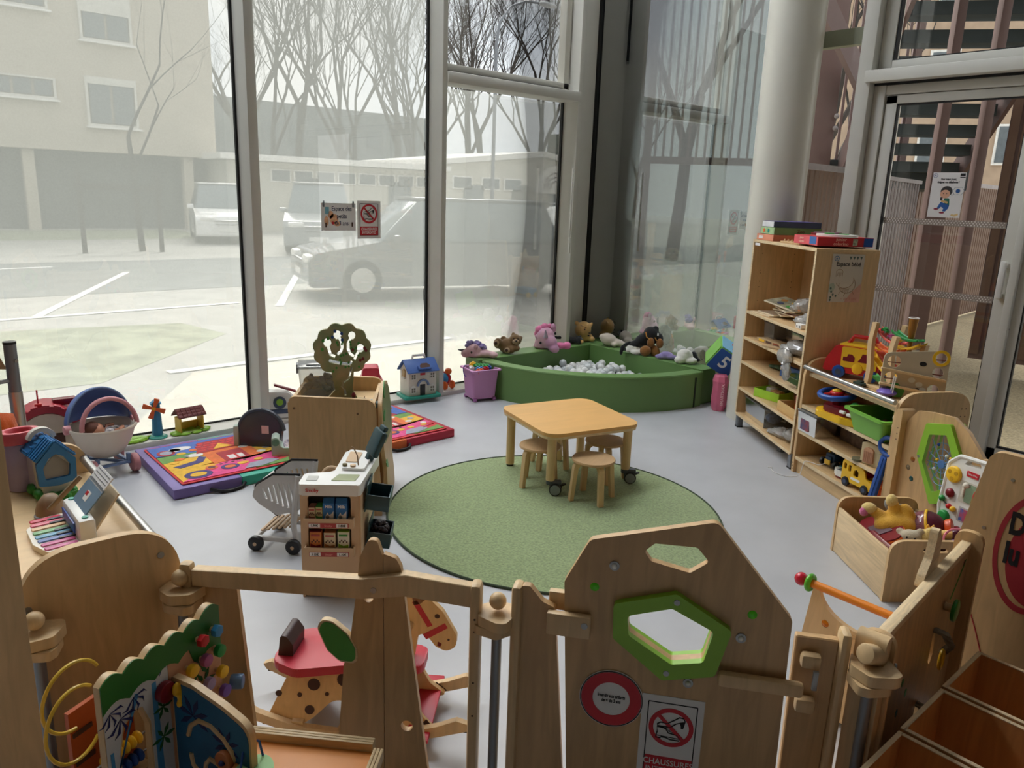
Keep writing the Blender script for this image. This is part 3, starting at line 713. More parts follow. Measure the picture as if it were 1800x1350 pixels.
# poster on its side panel
p = thing('poster', 'pale poster with a moon cradle taped on the bookcase side', 'poster', (4.4105, 2.3095, 0), math.atan2(-.584, .812))
G().panel(rect(.100, 1.083, .302, 1.372), -.0035, -.0025).done('sheet', mat('poster_paper', (206, 192, 172), .8, scale=4, col2=(190, 182, 168)), p, 0)
g = G(); g.panel([(.302, 1.083), (.302, 1.20), (.27, 1.17), (.235, 1.13), (.205, 1.083)], -.0037, -.0034); g.done('rose_wash', mat('rose_wash', (206, 158, 136), .8), p, 0)
g = G(); g.panel([(.100, 1.19), (.125, 1.20), (.14, 1.175), (.13, 1.15), (.100, 1.14)], -.0037, -.0034); g.done('sage_wash', mat('sage_wash', (172, 178, 156), .8), p, 0)
text('title', 'Espace bébé', .034, facing(.206, -.0038, 1.312), mat('poster_title', (70, 62, 58), .7), p, sx=.92, bold=.0009)
text('age_line', '– de 3 ans', .024, facing(.232, -.0038, 1.103), mat('poster_rose', (196, 130, 112), .7), p)
CR = mat('cradle_line', (150, 112, 76), .7)
g = G(); C_ = (.212, 1.19)
g.tube([(C_[0]+.052*math.cos(a), -.004, C_[1]+.052*math.sin(a)) for a in [PI*.95+i*PI*1.28/20 for i in range(21)]], .0013, 5)
g.tube([(C_[0]-.018+.056*math.cos(a), -.004, C_[1]+.028+.050*math.sin(a)) for a in [PI*1.12+i*PI*.98/20 for i in range(21)]], .0012, 5)
for k in range(7):
    a = PI*1.15+k*.2; g.tube([(C_[0]+.052*math.cos(a), -.004, C_[1]+.052*math.sin(a)), (C_[0]+.03*math.cos(a+.5), -.004, C_[1]+.026*math.sin(a+.5))], .0007, 4)
g.tube([(.175, -.004, 1.15), (.165, -.004, 1.128)], .001, 4); g.tube([(.205, -.004, 1.138), (.198, -.004, 1.118)], .001, 4); g.tube([(.25, -.004, 1.15), (.262, -.004, 1.130)], .001, 4)
g.tube([(.155+.022*math.cos(a), -.004, 1.262+.02*math.sin(a)) for a in [i*PI/10 for i in range(11)]], .0009, 4)
for k in range(5): g.tube([(.135+k*.010, -.004, 1.262), (.135+k*.010, -.004, 1.235+.006*(k % 2))], .0008, 4)
g.done('cradle_drawing', CR, p)
g = G(); 
for k in range(4): g.panel([(.205+k*.022, 1.358), (.222+k*.022, 1.358), (.2135+k*.022, 1.338)], -.0042, -.0036)
for x, z in ((.112, 1.165), (.118, 1.145), (.13, 1.128), (.117, 1.112), (.115, 1.095), (.148, 1.12)): g.panel(circ(x, z, .006, 8, .008), -.0042, -.0036)
g.done('bunting_and_leaves', mat('sage_ink', (84, 100, 90), .7), p)
g = G(); g.panel(circ(.127, 1.345, .016), -.0042, -.0036, [circ(.127, 1.345, .012)]); g.panel(circ(.127, 1.343, .006), -.0042, -.0036); g.done('emblem', mat('emblem_blue', (96, 122, 150), .7), p)

# ================================================================== low toy shelf next to it
t = thing('toy_shelf', 'low open birch toy shelf with metal guard rail beside the bookcase', 'shelf', (4.404, 2.295, 0), math.atan2(-.866, -.5))
TW, TD = .875, .43
def end_panel(x, y0=0, y1=TD, top=.74, r=.13, th=.024):
    g = G(); q = Matrix.Rotation(PI/2, 4, 'Z')
    g.panel(rp([(y0, 0), (y1, 0), (y1, top), (y0, top)], [0, 0, r, r], 10), -th/2, th/2, M=Matrix.Translation((x, 0, 0)) @ q)
    return g
e = end_panel(.012).done('end_panel', BIRCH, t, 25); e2 = end_panel(TW-.012).done('end_panel', BIRCH, t, 25)
g = G()
for zz in (.70, .66, .62): 
    for y in (TD-.03, TD-.055): g.cyl((TW-.0005, y, zz-.05), (TW+.0008, y, zz-.05), .0035, seg=8)
for zz in (.02, .04, .06): g.cyl((.012, -.001, zz), (.012, .0015, zz), .004, seg=8)
g.done('peg_holes', MATS['hole_dark'], t, kind='stuff')
for z, y0 in ((.648, .03), (.446, .005), (.282, .005), (.108, .005)):
    G().box((TW/2, (y0+TD)/2, z-.010), (TW-.05, TD-y0-.01, .020), bev=.001, seg=1).done('shelf', BIRCHX, t)
    G().box((TW/2, y0-.001, z-.010), (TW-.05, .003, .0205)).done('edge_strip', EDGE, t)
G().box((TW/2, TD-.006, .36), (TW-.05, .008, .56)).done('back_panel', BIRCH, t)
G().box((TW/2, .03, .045), (TW-.05, .018, .088)).done('plinth', BIRCHX, t)
G().cyl((.02, -.005, .685), (TW-.02, -.005, .685), .0135, seg=20).done('guard_rail', ALU, t)

# ================================================================== left shelf unit
t = thing('shelf_unit', 'birch tray shelf unit on the far left with guard rail and rounded ends', 'shelf', (0, 0, 0))
def upanel(name, x0, x1, y, top, top2, r, th=.026):
    g = G(); g.panel(rp([(x0, 0), (x1, 0), (x1, top2), (x0, top)], [0, 0, r, r], 12), y-th/2, y+th/2); return g.done(name, BIRCH, t, 25)
upanel('end_panel', .205, .585, 2.02, .765, .765, .15)
upanel('end_panel', .10, .57, 2.965, .76, .74, .10)
G().box((.39, 2.49, .615), (.36, .92, .02)).done('tray', MAPLE, t)
G().box((.39, 2.49, .33), (.36, .92, .02)).done('shelf', BIRCHX, t)
G().box((.205, 2.49, .645), (.02, .92, .06)).done('tray_lip', BIRCHX, t)
G().box((.39, 2.49, .05), (.36, .92, .08)).done('plinth', BIRCHX, t)
G().cyl((.556, 2.03, .675), (.556, 2.955, .675), .0135, seg=20).done('guard_rail', ALU, t)
for x, z in ((.535, .685), (.225, .63)): G().cyl((x, 2.004, z), (x, 2.007, z), .009, seg=12).done('screw', STEEL, t)
# dark upright board at the very left edge
t = thing('board_panel', 'narrow brown birch board standing at the very left edge of the view', 'panel', (.172, 1.62, 0), .35)
G().panel([(-.30, 0), (.0, 0), (.0, 1.25), (-.30, 1.25)], -.013, .013).done('board', BIRCH, t)

# ================================================================== play gate modules
def pole(label, x, y, rz=0.0, ztop=.655, flat=False):
    t = thing('connector_post', label, 'post', (x, y, 0), rz, 'grey connector posts with birch caps')
    G().cyl((0, 0, 0), (0, 0, ztop-.10), .0135, seg=20).done('rod', GREYM, t)
    hook = rp([(-.055, -.03), (-.045, -.052), (.02, -.05), (.05, -.02), (.048, .03), (.0, .052), (-.05, .03)], .02, 4)
    g = G(); g.prism([(x_*.96, -y_*.96) for x_, y_ in hook], ztop-.105, ztop-.082); g.done('lower_cap', BEECH, t, 30)
    g = G(); g.prism(hook, ztop-.080, ztop-.052); g.done('upper_cap', BEECH, t, 30)
    if flat: G().cyl((.012, -.02, ztop-.035), (-.012, .03, ztop-.015), .024, seg=20, bev=.005).done('knob', BEECH, t)
    else: G().sph((0, 0, ztop-.024), .0225, 18, 12).done('knob', BEECH, t)
    G().cyl((0, 0, 0), (0, 0, .012), .03, seg=18).done('foot', GREYM, t)
    return t
pole('grey post with ball cap between the fence panel and the gate', 1.162, 1.351, .3)
pole('grey post with ball cap joining shelf end and fence panel', .565, 1.955, 2.2)
pole('grey post with ball cap at the dark left edge board', .228, 1.945, 2.6)
pole('grey post with flat wooden knob between gate post and rope panel', 1.712, .628, .9, flat=True)
PLYG = mat('gate_plywood', (200, 162, 114), .42, kind='wood', scale=4, amt=.12)
# fence with tree trunk
FZ = math.atan2(1.351-2.007, 1.162-.54)
t = thing('fence_panel', 'open birch fence panel with a tree trunk cutout and green leaf', 'fence', (.54, 2.007, 0), FZ)
g = G(); g.panel([(.085, .607), (.085, .655), (.55, .668), (.66, .690), (.838, .672), (.838, .612), (.66, .632), (.55, .612)], -.016, .016); g._bev(g.bm.verts[:], .002, 1); g.done('top_rail', BEECH, t, 25)
g = G(); g.box((.066, 0, .335), (.036, .034, .67), bev=.012); g.done('end_post', BEECH, t)
g = G(); g.box((.848, 0, .34), (.030, .05, .68), bev=.012); g.done('end_post', BEECH, t)
trunk = [(.430, .02), (.60, .02), (.60, .735), (.560, .765)]
g = G(); g.panel(rp([(.430, .02), (.60, .02), (.60, .725), (.585, .772), (.562, .772), (.538, .720), (.528, .620), (.512, .50), (.508, .47), (.500, .425), (.49, .40), (.47, .15)], [0, 0, .02, .02, .02, .02, .0, 0, 0, 0, 0, 0]), .004, .022, [circ(.560, .606, .0135, 18)]); tr_ = g.done('trunk_board', PLYG, t, 25)
g = G(); g.panel(rp([(.602, .02), (.732, .02), (.655, .635), (.648, .700), (.635, .725), (.602, .735)], [0, 0, 0, .02, .02, 0]), .004, .022, [circ(.664, .226, .0165, 18)]); g.done('trunk_board', PLYG, t, 25)
leaf_o = rp([(.418, .505), (.432, .532), (.462, .528), (.503, .495), (.528, .452), (.530, .405), (.480, .408), (.445, .440)], .03, 4)
g = G(); g.panel(leaf_o, .002, .020); g.done('leaf_board', EDGE, t, 25)
g = G(); cx_, cz_ = .474, .468
g.panel([(cx_+(x_-cx_)*.9, cz_+(z_-cz_)*.9) for x_, z_ in leaf_o], -.0005, .003); g.done('leaf_face', GREENP, t, 25)
g = G(); g.panel([(.10, .02), (.24, .02), (.200, .607), (.10, .607)], .002, .018); g.done('side_board', PLYG, t, 25)
G().box((.46, .0, .03), (.76, .05, .06), bev=.004).done('bottom_rail', BEECH, t)
G().cyl((.580, -.0165, .640), (.580, -.0185, .640), .008, seg=14).done('screw', STEEL, t)
g = G()
for z in (.30, .40, .55, .585): g.cyl((.848, -.0255, z), (.848, -.0245, z), .003, seg=8)
for z in (.56, .595): g.cyl((.066, -.018, z), (.066, -.0168, z), .003, seg=8)
g.done('peg_holes', MATS['hole_dark'], t, kind='stuff')
# gate
GZ = math.atan2(.64-1.351, 1.715-1.162)
t = thing('gate', 'angular birch gate with a green hexagon window and prohibition signs', 'gate', (1.162, 1.351, 0), GZ)
hexi = rp([(.332, .655), (.437, .690), (.540, .642), (.522, .556), (.447, .538), (.338, .602)], .014)
hand = rp([(.360, .822), (.383, .846), (.483, .848), (.514, .814), (.472, .780), (.378, .798)], .010)
outl = rp([(.210, .03), (.730, .03), (.718, .690), (.524, .918), (.228, .836), (.170, .716)], [.01, .01, .02, .025, .025, .02])
g = G(); g.panel(outl, -.010, .012, [hexi, hand, circ(.246, .711, .0115, 16), circ(.626, .691, .0115, 16)]); g.done('door_leaf', PLYG, t, 25)
ho = rp([(.296, .682), (.445, .730), (.582, .650), (.553, .522), (.428, .490), (.300, .588)], .016)
g = G(); g.panel(ho, -.030, -.010, [hexi]); g.done('hexagon_frame', LIME, t, 25)
g = G(); g.panel([(x_, z_) for x_, z_ in ho], .012, .028, [hexi]); g.done('hexagon_frame', LIME, t, 25)
GEM = mat('green_acrylic', (96, 220, 40), .12, trans=.25)
for x_, z_ in ((.246, .711), (.626, .691)): G().lathe([(0, -.014), (.008, -.013), (.0115, -.010), (.0115, .010), (.008, .013), (0, .014)], 20, Matrix.Translation((x_, 0, z_)) @ Matrix.Rotation(PI/2, 4, 'X')).done('acrylic_gem', GEM, t)
for x_, z_ in ((.291, .775), (.606, .626), (.493, .482)):
    f = G().cyl((x_, -.010, z_), (x_, -.013, z_), .0125, seg=20).done('screw_cap', STEEL, t); G().sph((x_, -.0135, z_), (.007, .006, .007), 12, 8).done('acrylic_dome', WHITEP, f)
for x_, z_ in ((.447, .708), (.437, .512)): G().cyl((x_, -.030, z_), (x_, -.0315, z_), .0075, seg=16).done('screw', STEEL, t)
G().box((.188, -.022, .605), (.110, .022, .060), bev=.003).done('hinge_block', BEECH, t); G().box((.175, .024, .645), (.09, .022, .05), bev=.003).done('hinge_block', BEECH, t)
G().cyl((.228, -.033, .612), (.228, -.0345, .612), .0085, seg=16).done('screw', STEEL, t)
g = G(); g.box((.660, -.028, .520), (.20, .026, .038), bev=.010); g.done('latch_bar', BEECH, t)
G().box((.785, -.020, .545), (.012, .010, .05), bev=.001).done('latch_pin', STEEL, t)
t = thing('gate_post_panel', 'sloped birch board holding the hinge side of the gate', 'panel', (1.162, 1.351, 0), GZ)
g = G(); g.panel(rp([(.062, .0), (.205, 0), (.150, .640), (.118, .652), (.085, .690), (.062, .690)], [0, 0, .01, .02, .01, .01]), -.012, .010); g.done('board', PLYG, t, 25)
g = G(); g.box((.052, 0, .345), (.028, .055, .69), bev=.012); g.done('edge_post', BEECH, t)
t = thing('latch_post_panel', 'birch board with a latch catch at the closing side of the gate', 'panel', (1.162, 1.351, 0), GZ)
g = G(); g.panel([(.742, 0), (.835, 0), (.838, .634), (.738, .634)], .022, .046); g._bev(g.bm.verts[:], .003, 1); g.done('board', PLYG, t, 25)
g = G(); g.box((.850, .030, .33), (.026, .055, .665), bev=.012); g.done('edge_post', BEECH, t)
G().box((.775, .006, .582), (.048, .030, .038), bev=.010).done('catch_block', BEECH, t)
G().box((.775, .006, .460), (.048, .030, .04), bev=.010).done('catch_block', BEECH, t)
# signs on the gate
t = thing('round_sign', 'round red and white sign reading no children over three on the gate', 'sign', (1.162, 1.351, 0), GZ)
Y0 = -.0115
g = G(); g.panel(circ(.307, .405, .0815, 48), Y0-.002, Y0); g.done('backing', PAPER, t, 0)
g = G(); g.panel(circ(.307, .405, .0800, 48), Y0-.0026, Y0-.002, [circ(.307, .405, .0775, 48)]); g.done('outline', INK, t, 0)
g = G(); g.panel(circ(.307, .405, .0765, 48), Y0-.0028, Y0-.002, [circ(.307, .405, .0475, 40)]); g.done('red_ring', SIGNRED, t, 0)
text('lettering', 'Interdit aux enfants\nde + de 3 ans', .0135, facing(.307, Y0-.0026, .406), INK, t, sx=.66, bold=.0003)
NOSHOE = None
def shoe_sign(t, x0, z0, W, H, Y, tilt=0.0):
    # white card, framed panel, barred circle with a court shoe and a boot, red caption
    c = (x0+W/2, z0+H*.66); r = W*.36
    q = lambda x, z: (c[0]+x*r, c[1]+z*r)
    G().panel(rect(x0, z0, x0+W, z0+H), Y-.001, Y).done('card', PAPER, t, 0)
    m = W*.10
    G().panel(rrect(x0+m, z0+H*.08, x0+W-m, z0+H*.93, W*.02), Y-.0016, Y-.001, [rect(x0+m+W*.018, z0+H*.08+W*.018, x0+W-m-W*.018, z0+H*.93-W*.018)]).done('black_frame', INK, t, 0)
    G().panel(rect(x0+m+W*.018, z0+H*.09, x0+W-m-W*.018, z0+H*.32), Y-.0016, Y-.001).done('red_field', SIGNRED, t, 0)
    hs = [q(*p) for p in [(-.62, .12), (-.48, .22), (-.15, .22), (.12, .42), (.34, .60), (.52, .58), (.60, .44), (.52, .05), (.46, .05), (.42, .34), (.20, .24), (-.02, .04), (-.3, .02), (-.62, .02)]]
    g = G(); g.tube([(a, Y-.0018, b) for a, b in hs], r*.030, 5, closed=True); g.panel([q(*p) for p in [(.52, .05), (.46, .05), (.36, .34), (.60, .42)]], Y-.0021, Y-.0014); g.done('court_shoe', INK, t, 0)
    bt = [q(*p) for p in [(-.62, -.02), (-.25, -.06), (-.10, -.28), (.30, -.34), (.42, -.50), (.40, -.62), (.0, -.62), (-.2, -.54), (-.42, -.54), (-.42, -.60), (-.66, -.60), (-.60, -.30)]]
    g = G(); g.tube([(a, Y-.0018, b) for a, b in bt], r*.030, 5, closed=True)
    for k in range(5): g.tube([(q(-.28+k*.07, -.10-k*.04)[0], Y-.0018, q(0, -.10-k*.04)[1]), (q(-.16+k*.07, 0)[0], Y-.0018, q(0, -.02-k*.05)[1])], r*.018, 4)
    g.tube([(*q(-.62, -.48)[:1], Y-.0018, q(0, -.48)[1]), (q(.40, 0)[0], Y-.0018, q(0, -.52)[1])], r*.02, 4)
    g.done('boot', INK, t, 0)
    G().panel(circ(c[0], c[1], r, 48), Y-.0024, Y-.001, [circ(c[0], c[1], r*.80, 44)]).done('red_ring', SIGNRED, t, 0)
    a = PI*.75; dx, dz = math.cos(a), math.sin(a); n_ = (-dz*.085*r, dx*.085*r); L_ = .86*r
    G().panel([(c[0]+dx*L_+n_[0], c[1]+dz*L_+n_[1]), (c[0]+dx*L_-n_[0], c[1]+dz*L_-n_[1]), (c[0]-dx*L_-n_[0], c[1]-dz*L_-n_[1]), (c[0]-dx*L_+n_[0], c[1]-dz*L_+n_[1])], Y-.0027, Y-.002).done('red_bar', SIGNRED, t, 0)
    text('lettering', 'CHAUSSURES\nINTERDITES', H*.092, facing(x0+W/2, Y-.0018, z0+H*.207), PAPER, t, sx=.88, bold=W*.002)
t = thing('shoe_sign', 'framed no shoes sign with red caption on the gate', 'sign', (1.162, 1.351, 0), GZ)
shoe_sign(t, .385, .175, .155, .260, -.0104)
t = thing('window_sign', 'small no shoes card with red caption stuck on the window', 'sign', (2.950, 5.193, 1.285))
shoe_sign(t, 0, 0, .200, .280, 0)
t = thing('window_card', 'picture card reading espace des petits hung by pegs on the window', 'sign', (2.656, 5.193, 1.345))
G().panel(rect(0, 0, .280, .198), -.001, 0).done('card', PAPER, t, 0)
text('lettering', 'Espace des\npetits\n0-3 ans', .046, facing(.165, -.0014, .105), mat('navy_ink', (40, 52, 84), .7), t, sx=.82, bold=.0006).data.space_line = 1.15
g = G(); g.panel(circ(.10, .085, .036, 14), -.0013, -.0009); g.panel(circ(.075, .115, .022, 12, .028), -.0013, -.0009); g.panel(circ(.125, .05, .03, 12, .018), -.0013, -.0009); g.panel(circ(.04, .07, .018, 12, .035), -.0013, -.0009); g.done('baby_picture', mat('picture_peach', (226, 172, 132), .8, scale=30, amt=.25), t, 0)
g = G(); g.panel(rect(.03, .12, .062, .17), -.0013, -.0009); g.done('picture_sky', mat('picture_blue', (120, 180, 196), .8), t, 0)
g = G(); g.panel(circ(.092, .055, .012, 10), -.0016, -.0012); g.done('picture_red', RED, t, 0)
for x_ in (.018, .258):
    g = G(); g.box((x_, -.006, .192), (.010, .012, .045), bev=.002); g.done('peg', GREYM, t)
for x_, z_ in ((.035, .04), (.25, .045)): G().box((x_, -.003, z_), (.012, .005, .032), bev=.002).done('peg_print', BROWNP, t)
# door poster
t = thing('door_poster', 'white poster of a boy with a phone taped on the door glass', 'poster', (5.480, 2.140, 1.602), -PI/2)
G().panel(rect(0, 0, .2, .283), -.001, 0).done('sheet', PAPER, t, 0)
text('lettering', 'Pour mieux jouer,\néteignez vos téléphones !', .0185, facing(.1, -.0014, .232), INK, t, sx=.70, bold=.0006, shear=.15)
def flat(nm, poly, m, k=1): return G().panel(poly, -.001-.0004*k, -.0008-.0003*k).done(nm, m, t, 0)
flat('hair', circ(.098, .165, .036, 20, .033), mat('dark_hair', (60, 56, 56), .8), 1)
flat('face', circ(.092, .148, .030, 20, .027), mat('print_skin', (222, 172, 142), .8), 2)
g = G(); g.panel(circ(.082, .150, .003, 8), -.0022, -.0018); g.panel(circ(.101, .150, .003, 8), -.0022, -.0018); g.done('eyes', INK, t, 0)
flat('shirt', rp([(.088, .122), (.122, .122), (.128, .075), (.098, .070)], .008), mat('print_green', (56, 120, 96), .8), 1)
flat('arm', rp([(.072, .112), (.118, .100), (.115, .088), (.074, .098)], .005), mat('print_skin2', (214, 178, 120), .8), 2)
flat('phone', rp([(.066, .126), (.080, .128), (.080, .108), (.068, .106)], .003), mat('print_phone', (70, 60, 64), .8), 3)
flat('trousers', rp([(.055, .060), (.072, .098), (.128, .078), (.124, .058), (.108, .038), (.090, .038), (.095, .058), (.078, .068), (.066, .050)], .005), mat('print_blue', (44, 92, 160), .8), 2)
g = G(); g.panel(circ(.050, .052, .015, 12, .006), -.0026, -.0016); g.panel(circ(.088, .030, .016, 12, .006), -.0026, -.0016); g.done('shoes', mat('print_shoe', (140, 40, 60), .8), t, 0)
g = G(); cl = [(.168+.035*math.cos(a)*(1+.10*math.cos(6*a)), .168+.024*math.sin(a)*(1+.12*math.cos(6*a))) for a in [i*2*PI/36 for i in range(36)]]
g.tube([(a, -.0016, b) for a, b in cl], .0009, 4, closed=True); g.tube([(.132, -.0016, .139), (.142, -.0016, .146)], .001, 4); g.done('thought_bubble', mat('print_grey', (110, 120, 140), .8), t, 0)
flat('blue_ball', circ(.166, .168, .0135, 18), mat('print_navy', (42, 88, 150), .8), 1)
flat('animal_drawing', rp([(.142, .012), (.15, .024), (.165, .020), (.178, .026), (.190, .028), (.188, .014), (.17, .008)], .004), mat('print_sand', (216, 186, 128), .8), 1)
g = G(); g.panel(circ(.016, .264, .015, 18), -.0016, -.001, [circ(.016, .264, .011, 16)]); g.panel(circ(.016, .264, .006, 10), -.0016, -.001); g.done('emblem', mat('print_grey2', (150, 156, 176), .8), t, 0)
g = G(); g.panel(rect(.166, .262, .196, .278), -.0016, -.001); g.panel(rect(.166, .252, .198, .257), -.0016, -.001); g.done('stamp_block', INK, t, 0)
# ================================================================== play mats with farm quilts
QC = {'blue': (70, 110, 190), 'red': (214, 40, 44), 'pink': (236, 72, 140), 'yel': (240, 186, 40), 'green': (108, 158, 70), 'orange': (236, 116, 44), 'navy': (62, 54, 120), 'white': (236, 232, 226), 'grey': (160, 164, 178), 'brown': (110, 62, 60), 'dred': (176, 24, 40)}
QM = {k: mat('quilt_'+k, c, .9, kind='fuzz', scale=40, amt=.12, bump=.4) for k, c in QC.items()}
def quilt(t, W, D, z, flip=False):
    R = random.Random(3)
    def pc(nm, poly, c, k=1):
        g = G(); g.prism([(x*W, y*D) for x, y in poly], z+.0006, z+.0006+.0012*k+.002); return g.done(nm, QM[c], t, 30)
    g = G(); g.prism(rrect(0, 0, W, D, .01, 3), z-.004, z); g.done('quilt_backing', QM['red'], t)
    e = .018
    pc('sky_patch', [(e, .70), (.98, .66), (1-e, 1-e*1.5), (e, 1-e*1.5)], 'blue')
    pc('meadow_patch', [(e, .52), (.3, .60), (.55, .50), (1-e, .56), (1-e, .68), (.5, .66), (e, .72)], 'green')
    pc('field_patch', [(e, .30), (.35, .34), (.62, .28), (1-e, .36), (1-e, .56), (.55, .50), (.3, .58), (e, .52)], 'yel')
    pc('path_patch', [(e, .03), (.50, .03), (.62, .12), (1-e, .20), (1-e, .38), (.62, .34), (.40, .30), (.22, .20)], 'pink')
    pc('earth_patch', [(e, .03), (.22, .20), (.40, .30), (.20, .34), (e, .32)], 'yel', 1.3)
    pc('pond_patch', [(.52, .06), (.70, .04), (.84, .12), (.78, .18), (.60, .16)], 'grey', 1.6)
    pc('bush_patch', [(.60, .03), (.98, .03), (.98, .14), (.84, .10)], 'green', 1.6)
    pc('barn_wall', [(.36, .30), (.78, .34), (.78, .66), (.36, .62)], 'orange', 2)
    pc('barn_front', [(.46, .31), (.68, .33), (.68, .58), (.46, .56)], 'dred', 2.6)
    pc('barn_door', [(.50, .32), (.64, .335), (.64, .46), (.50, .45)], 'red', 3.2)
    for a, b in ((.50, .57), (.585, .64)):
        pc('door_panel', [(a+.008, .34), (b, .345), (b, .44), (a+.008, .435)], 'white', 3.6)
    pc('barn_roof', [(.32, .62), (.42, .90), (.76, .92), (.84, .66)], 'dred', 3)
    for i in range(6):
        for j in range(4):
            x = .37+i*.068+(.03 if j % 2 else 0); y = .66+j*.058
            pc('roof_tile', [(x, y), (x+.05, y), (x+.05, y+.04), (x, y+.04)], 'red', 3.6)
    pc('gable', [(.48, .66), (.57, .80), (.66, .67)], 'yel', 4.4)
    pc('cloud', circ(.26, .84, .09, 14, .05), 'white', 2); pc('cloud', circ(.20, .82, .05, 12, .045), 'white', 2)
    pc('sun_ring', circ(.12, .78, .075, 16, .075), 'dred', 2); pc('sun_mirror', circ(.12, .78, .05, 16, .05), 'grey', 2.6)
    pc('sheep', circ(.30, .60, .07, 14, .045), 'white', 2.4); pc('sheep_head', circ(.235, .61, .02, 10, .025), 'grey', 2.8)
    for x, y, c in ((.10, .50, 'yel'), (.16, .56, 'orange'), (.22, .70, 'yel'), (.34, .74, 'orange'), (.90, .90, 'orange'), (.88, .48, 'grey'), (.90, .28, 'white'), (.94, .22, 'red'), (.86, .22, 'yel'), (.70, .22, 'yel'), (.56, .20, 'yel'), (.80, .40, 'white'), (.72, .60, 'white')):
        pc('animal_patch', circ(x, y, .035+R.uniform(0, .015), 10, .03), c, 2.8)
    pc('fence_patch', [(.06, .40), (.26, .46), (.32, .56), (.36, .50), (.30, .40), (.10, .34)], 'navy', 2)
    for x, y, rx, ry, c, cc in ((.17, .13, .11, .085, 'navy', 'yel'), (.44, .17, .075, .06, 'navy', 'orange'), (.31, .23, .05, .045, 'orange', 'brown')):
        pc('duck_ring', circ(x, y, rx, 18, ry), c, 2.4); pc('duck_patch', circ(x, y, rx*.6, 14, ry*.55), cc, 3.2)
    for k in range(5): pc('footprint', circ(.40+k*.05, .27+.015*(k % 2), .014, 8, .012), 'brown', 2.4)
def play_mat(label, loc, rz, W, D, cols, split):
    t = thing('play_mat', label, 'play mat', loc, rz)
    for i, c in enumerate(cols):
        x0, x1 = (0, W*split) if i == 0 else (W*split, W)
        g = G(); g.box(((x0+x1)/2, D/2, .028), (x1-x0-.002, D, .056), bev=.004); g.done('foam_block', c, t)
    g = G(); g.tube([(W*.24, -.002, .02), (W*.30, -.045, .012), (W*.37, -.05, .008), (W*.45, -.03, .010), (W*.48, -.002, .02)], .010, 6); g.done('carry_strap', BLACKP, t)
    return t
PURV = mat('purple_vinyl', (124, 106, 170), .5, amt=.04); TEALV = mat('turquoise_vinyl', (52, 172, 146), .5, amt=.04); REDV = mat('red_vinyl', (182, 32, 60), .5, amt=.04); ORAV = mat('orange_vinyl', (226, 112, 52), .5, amt=.04)
t = play_mat('folding purple and turquoise play mat with a farm quilt by the window', (1.165, 4.035, 0), -.03, .80, .80, (PURV, TEALV), .46)
q = thing('farm_quilt', 'colourful farm activity quilt with red barn lying on the purple mat', 'quilt', (1.225, 4.075, .058), .0)
quilt(q, .70, .70, .006)
t = play_mat('folding orange and red play mat partly hidden behind the low tree unit', (2.335, 4.06, 0), .02, .72, .76, (ORAV, REDV), .45)
q = thing('farm_quilt', 'colourful farm activity quilt lying on the orange and red mat', 'quilt', (2.35, 4.085, .058), .02)
quilt(q, .66, .70, .006)

# ================================================================== toys along the window ledge
t = thing('toy_windmill', 'small blue toy windmill with orange sails on the window ledge', 'toy', (1.395, 5.07, .035), -.25)
g = G(); g.lathe([(0, 0), (.055, 0), (.06, .006), (.05, .014), (.035, .02), (0, .02)], 20); g.done('grass_base', TEALG, t)
g = G(); g.cyl((0, 0, .01), (.0, 0, .19), .034, .026, seg=8); g.box((0, 0, .205), (.05, .045, .05)); g.done('tower', mat('windmill_blue', (58, 138, 178), .5, amt=.15), t)
g = G(); g.panel([(-.034, .228), (.034, .228), (0, .256)], -.03, .03); g.done('roof', mat('windmill_roof', (74, 150, 190), .5), t)
for k in range(4):
    a = .35+k*PI/2; M = Matrix.Translation((-.012, -.042, .205)) @ Matrix.Rotation(a, 4, 'Y')
    G().panel(rp([(-.008, .008), (.008, .008), (.017, .068), (-.017, .068)], .004, 3), -.005, .005, M=M).done('sail', ORA, t)
G().cyl((-.012, -.055, .205), (-.012, -.02, .205), .01, seg=12).done('hub', YEL, t)
t = thing('toy_stable', 'small yellow toy stable with brown tiled roof on the window ledge', 'toy', (1.60, 5.075, .035), .12)
g = G()
for i in range(9): a = i*.7; g.sph((.105*math.cos(a), .045*math.sin(a)-.01, .01), (.035, .025, .012), 8, 6)
g.box((0, 0, .006), (.2, .10, .012), bev=.004); g.done('grass_base', LIME, t)
YW = mat('stable_yellow', (236, 190, 60), .5)
for x in (-.075, .075): G().box((x, 0, .06), (.008, .085, .10)).done('end_wall', YW, t)
G().box((0, .04, .035), (.15, .008, .06)).done('back_wall', YW, t); G().box((0, .04, .105), (.15, .008, .012)).done('back_wall', YW, t)
TILE = mat('roof_tile_brown', (118, 52, 48), .5)
for sg in (-1, 1):
    r_ = G().box((0, 0, 0), (.185, .075, .006), M=Matrix.Translation((0, sg*.030, .142)) @ Matrix.Rotation(-sg*.72, 4, 'X')).done('roof', TILE, t)
    for i in range(6):
        for j in range(3):
            G().box((-.077+i*.031, sg*(-.024+j*.024), .0045), (.028, .023, .006), bev=.002, M=Matrix.Translation((0, sg*.030, .142)) @ Matrix.Rotation(-sg*.72, 4, 'X')).done('roof_tile', TILE, r_)
t = thing('toy_hedge', 'flat lime green toy hedge piece lying on the ledge beside the pram', 'toy', (1.255, 5.06, .035), .2)
g = G()
for i in range(10): a = i*.63; g.sph((.055*math.cos(a), .035*math.sin(a), .012), (.03, .022, .014), 8, 6)
g.sph((0, 0, .014), (.05, .035, .018), 10, 6); g.sph((.09, .0, .012), (.02, .01, .01), 8, 6); g.done('leaves', LIME, t)
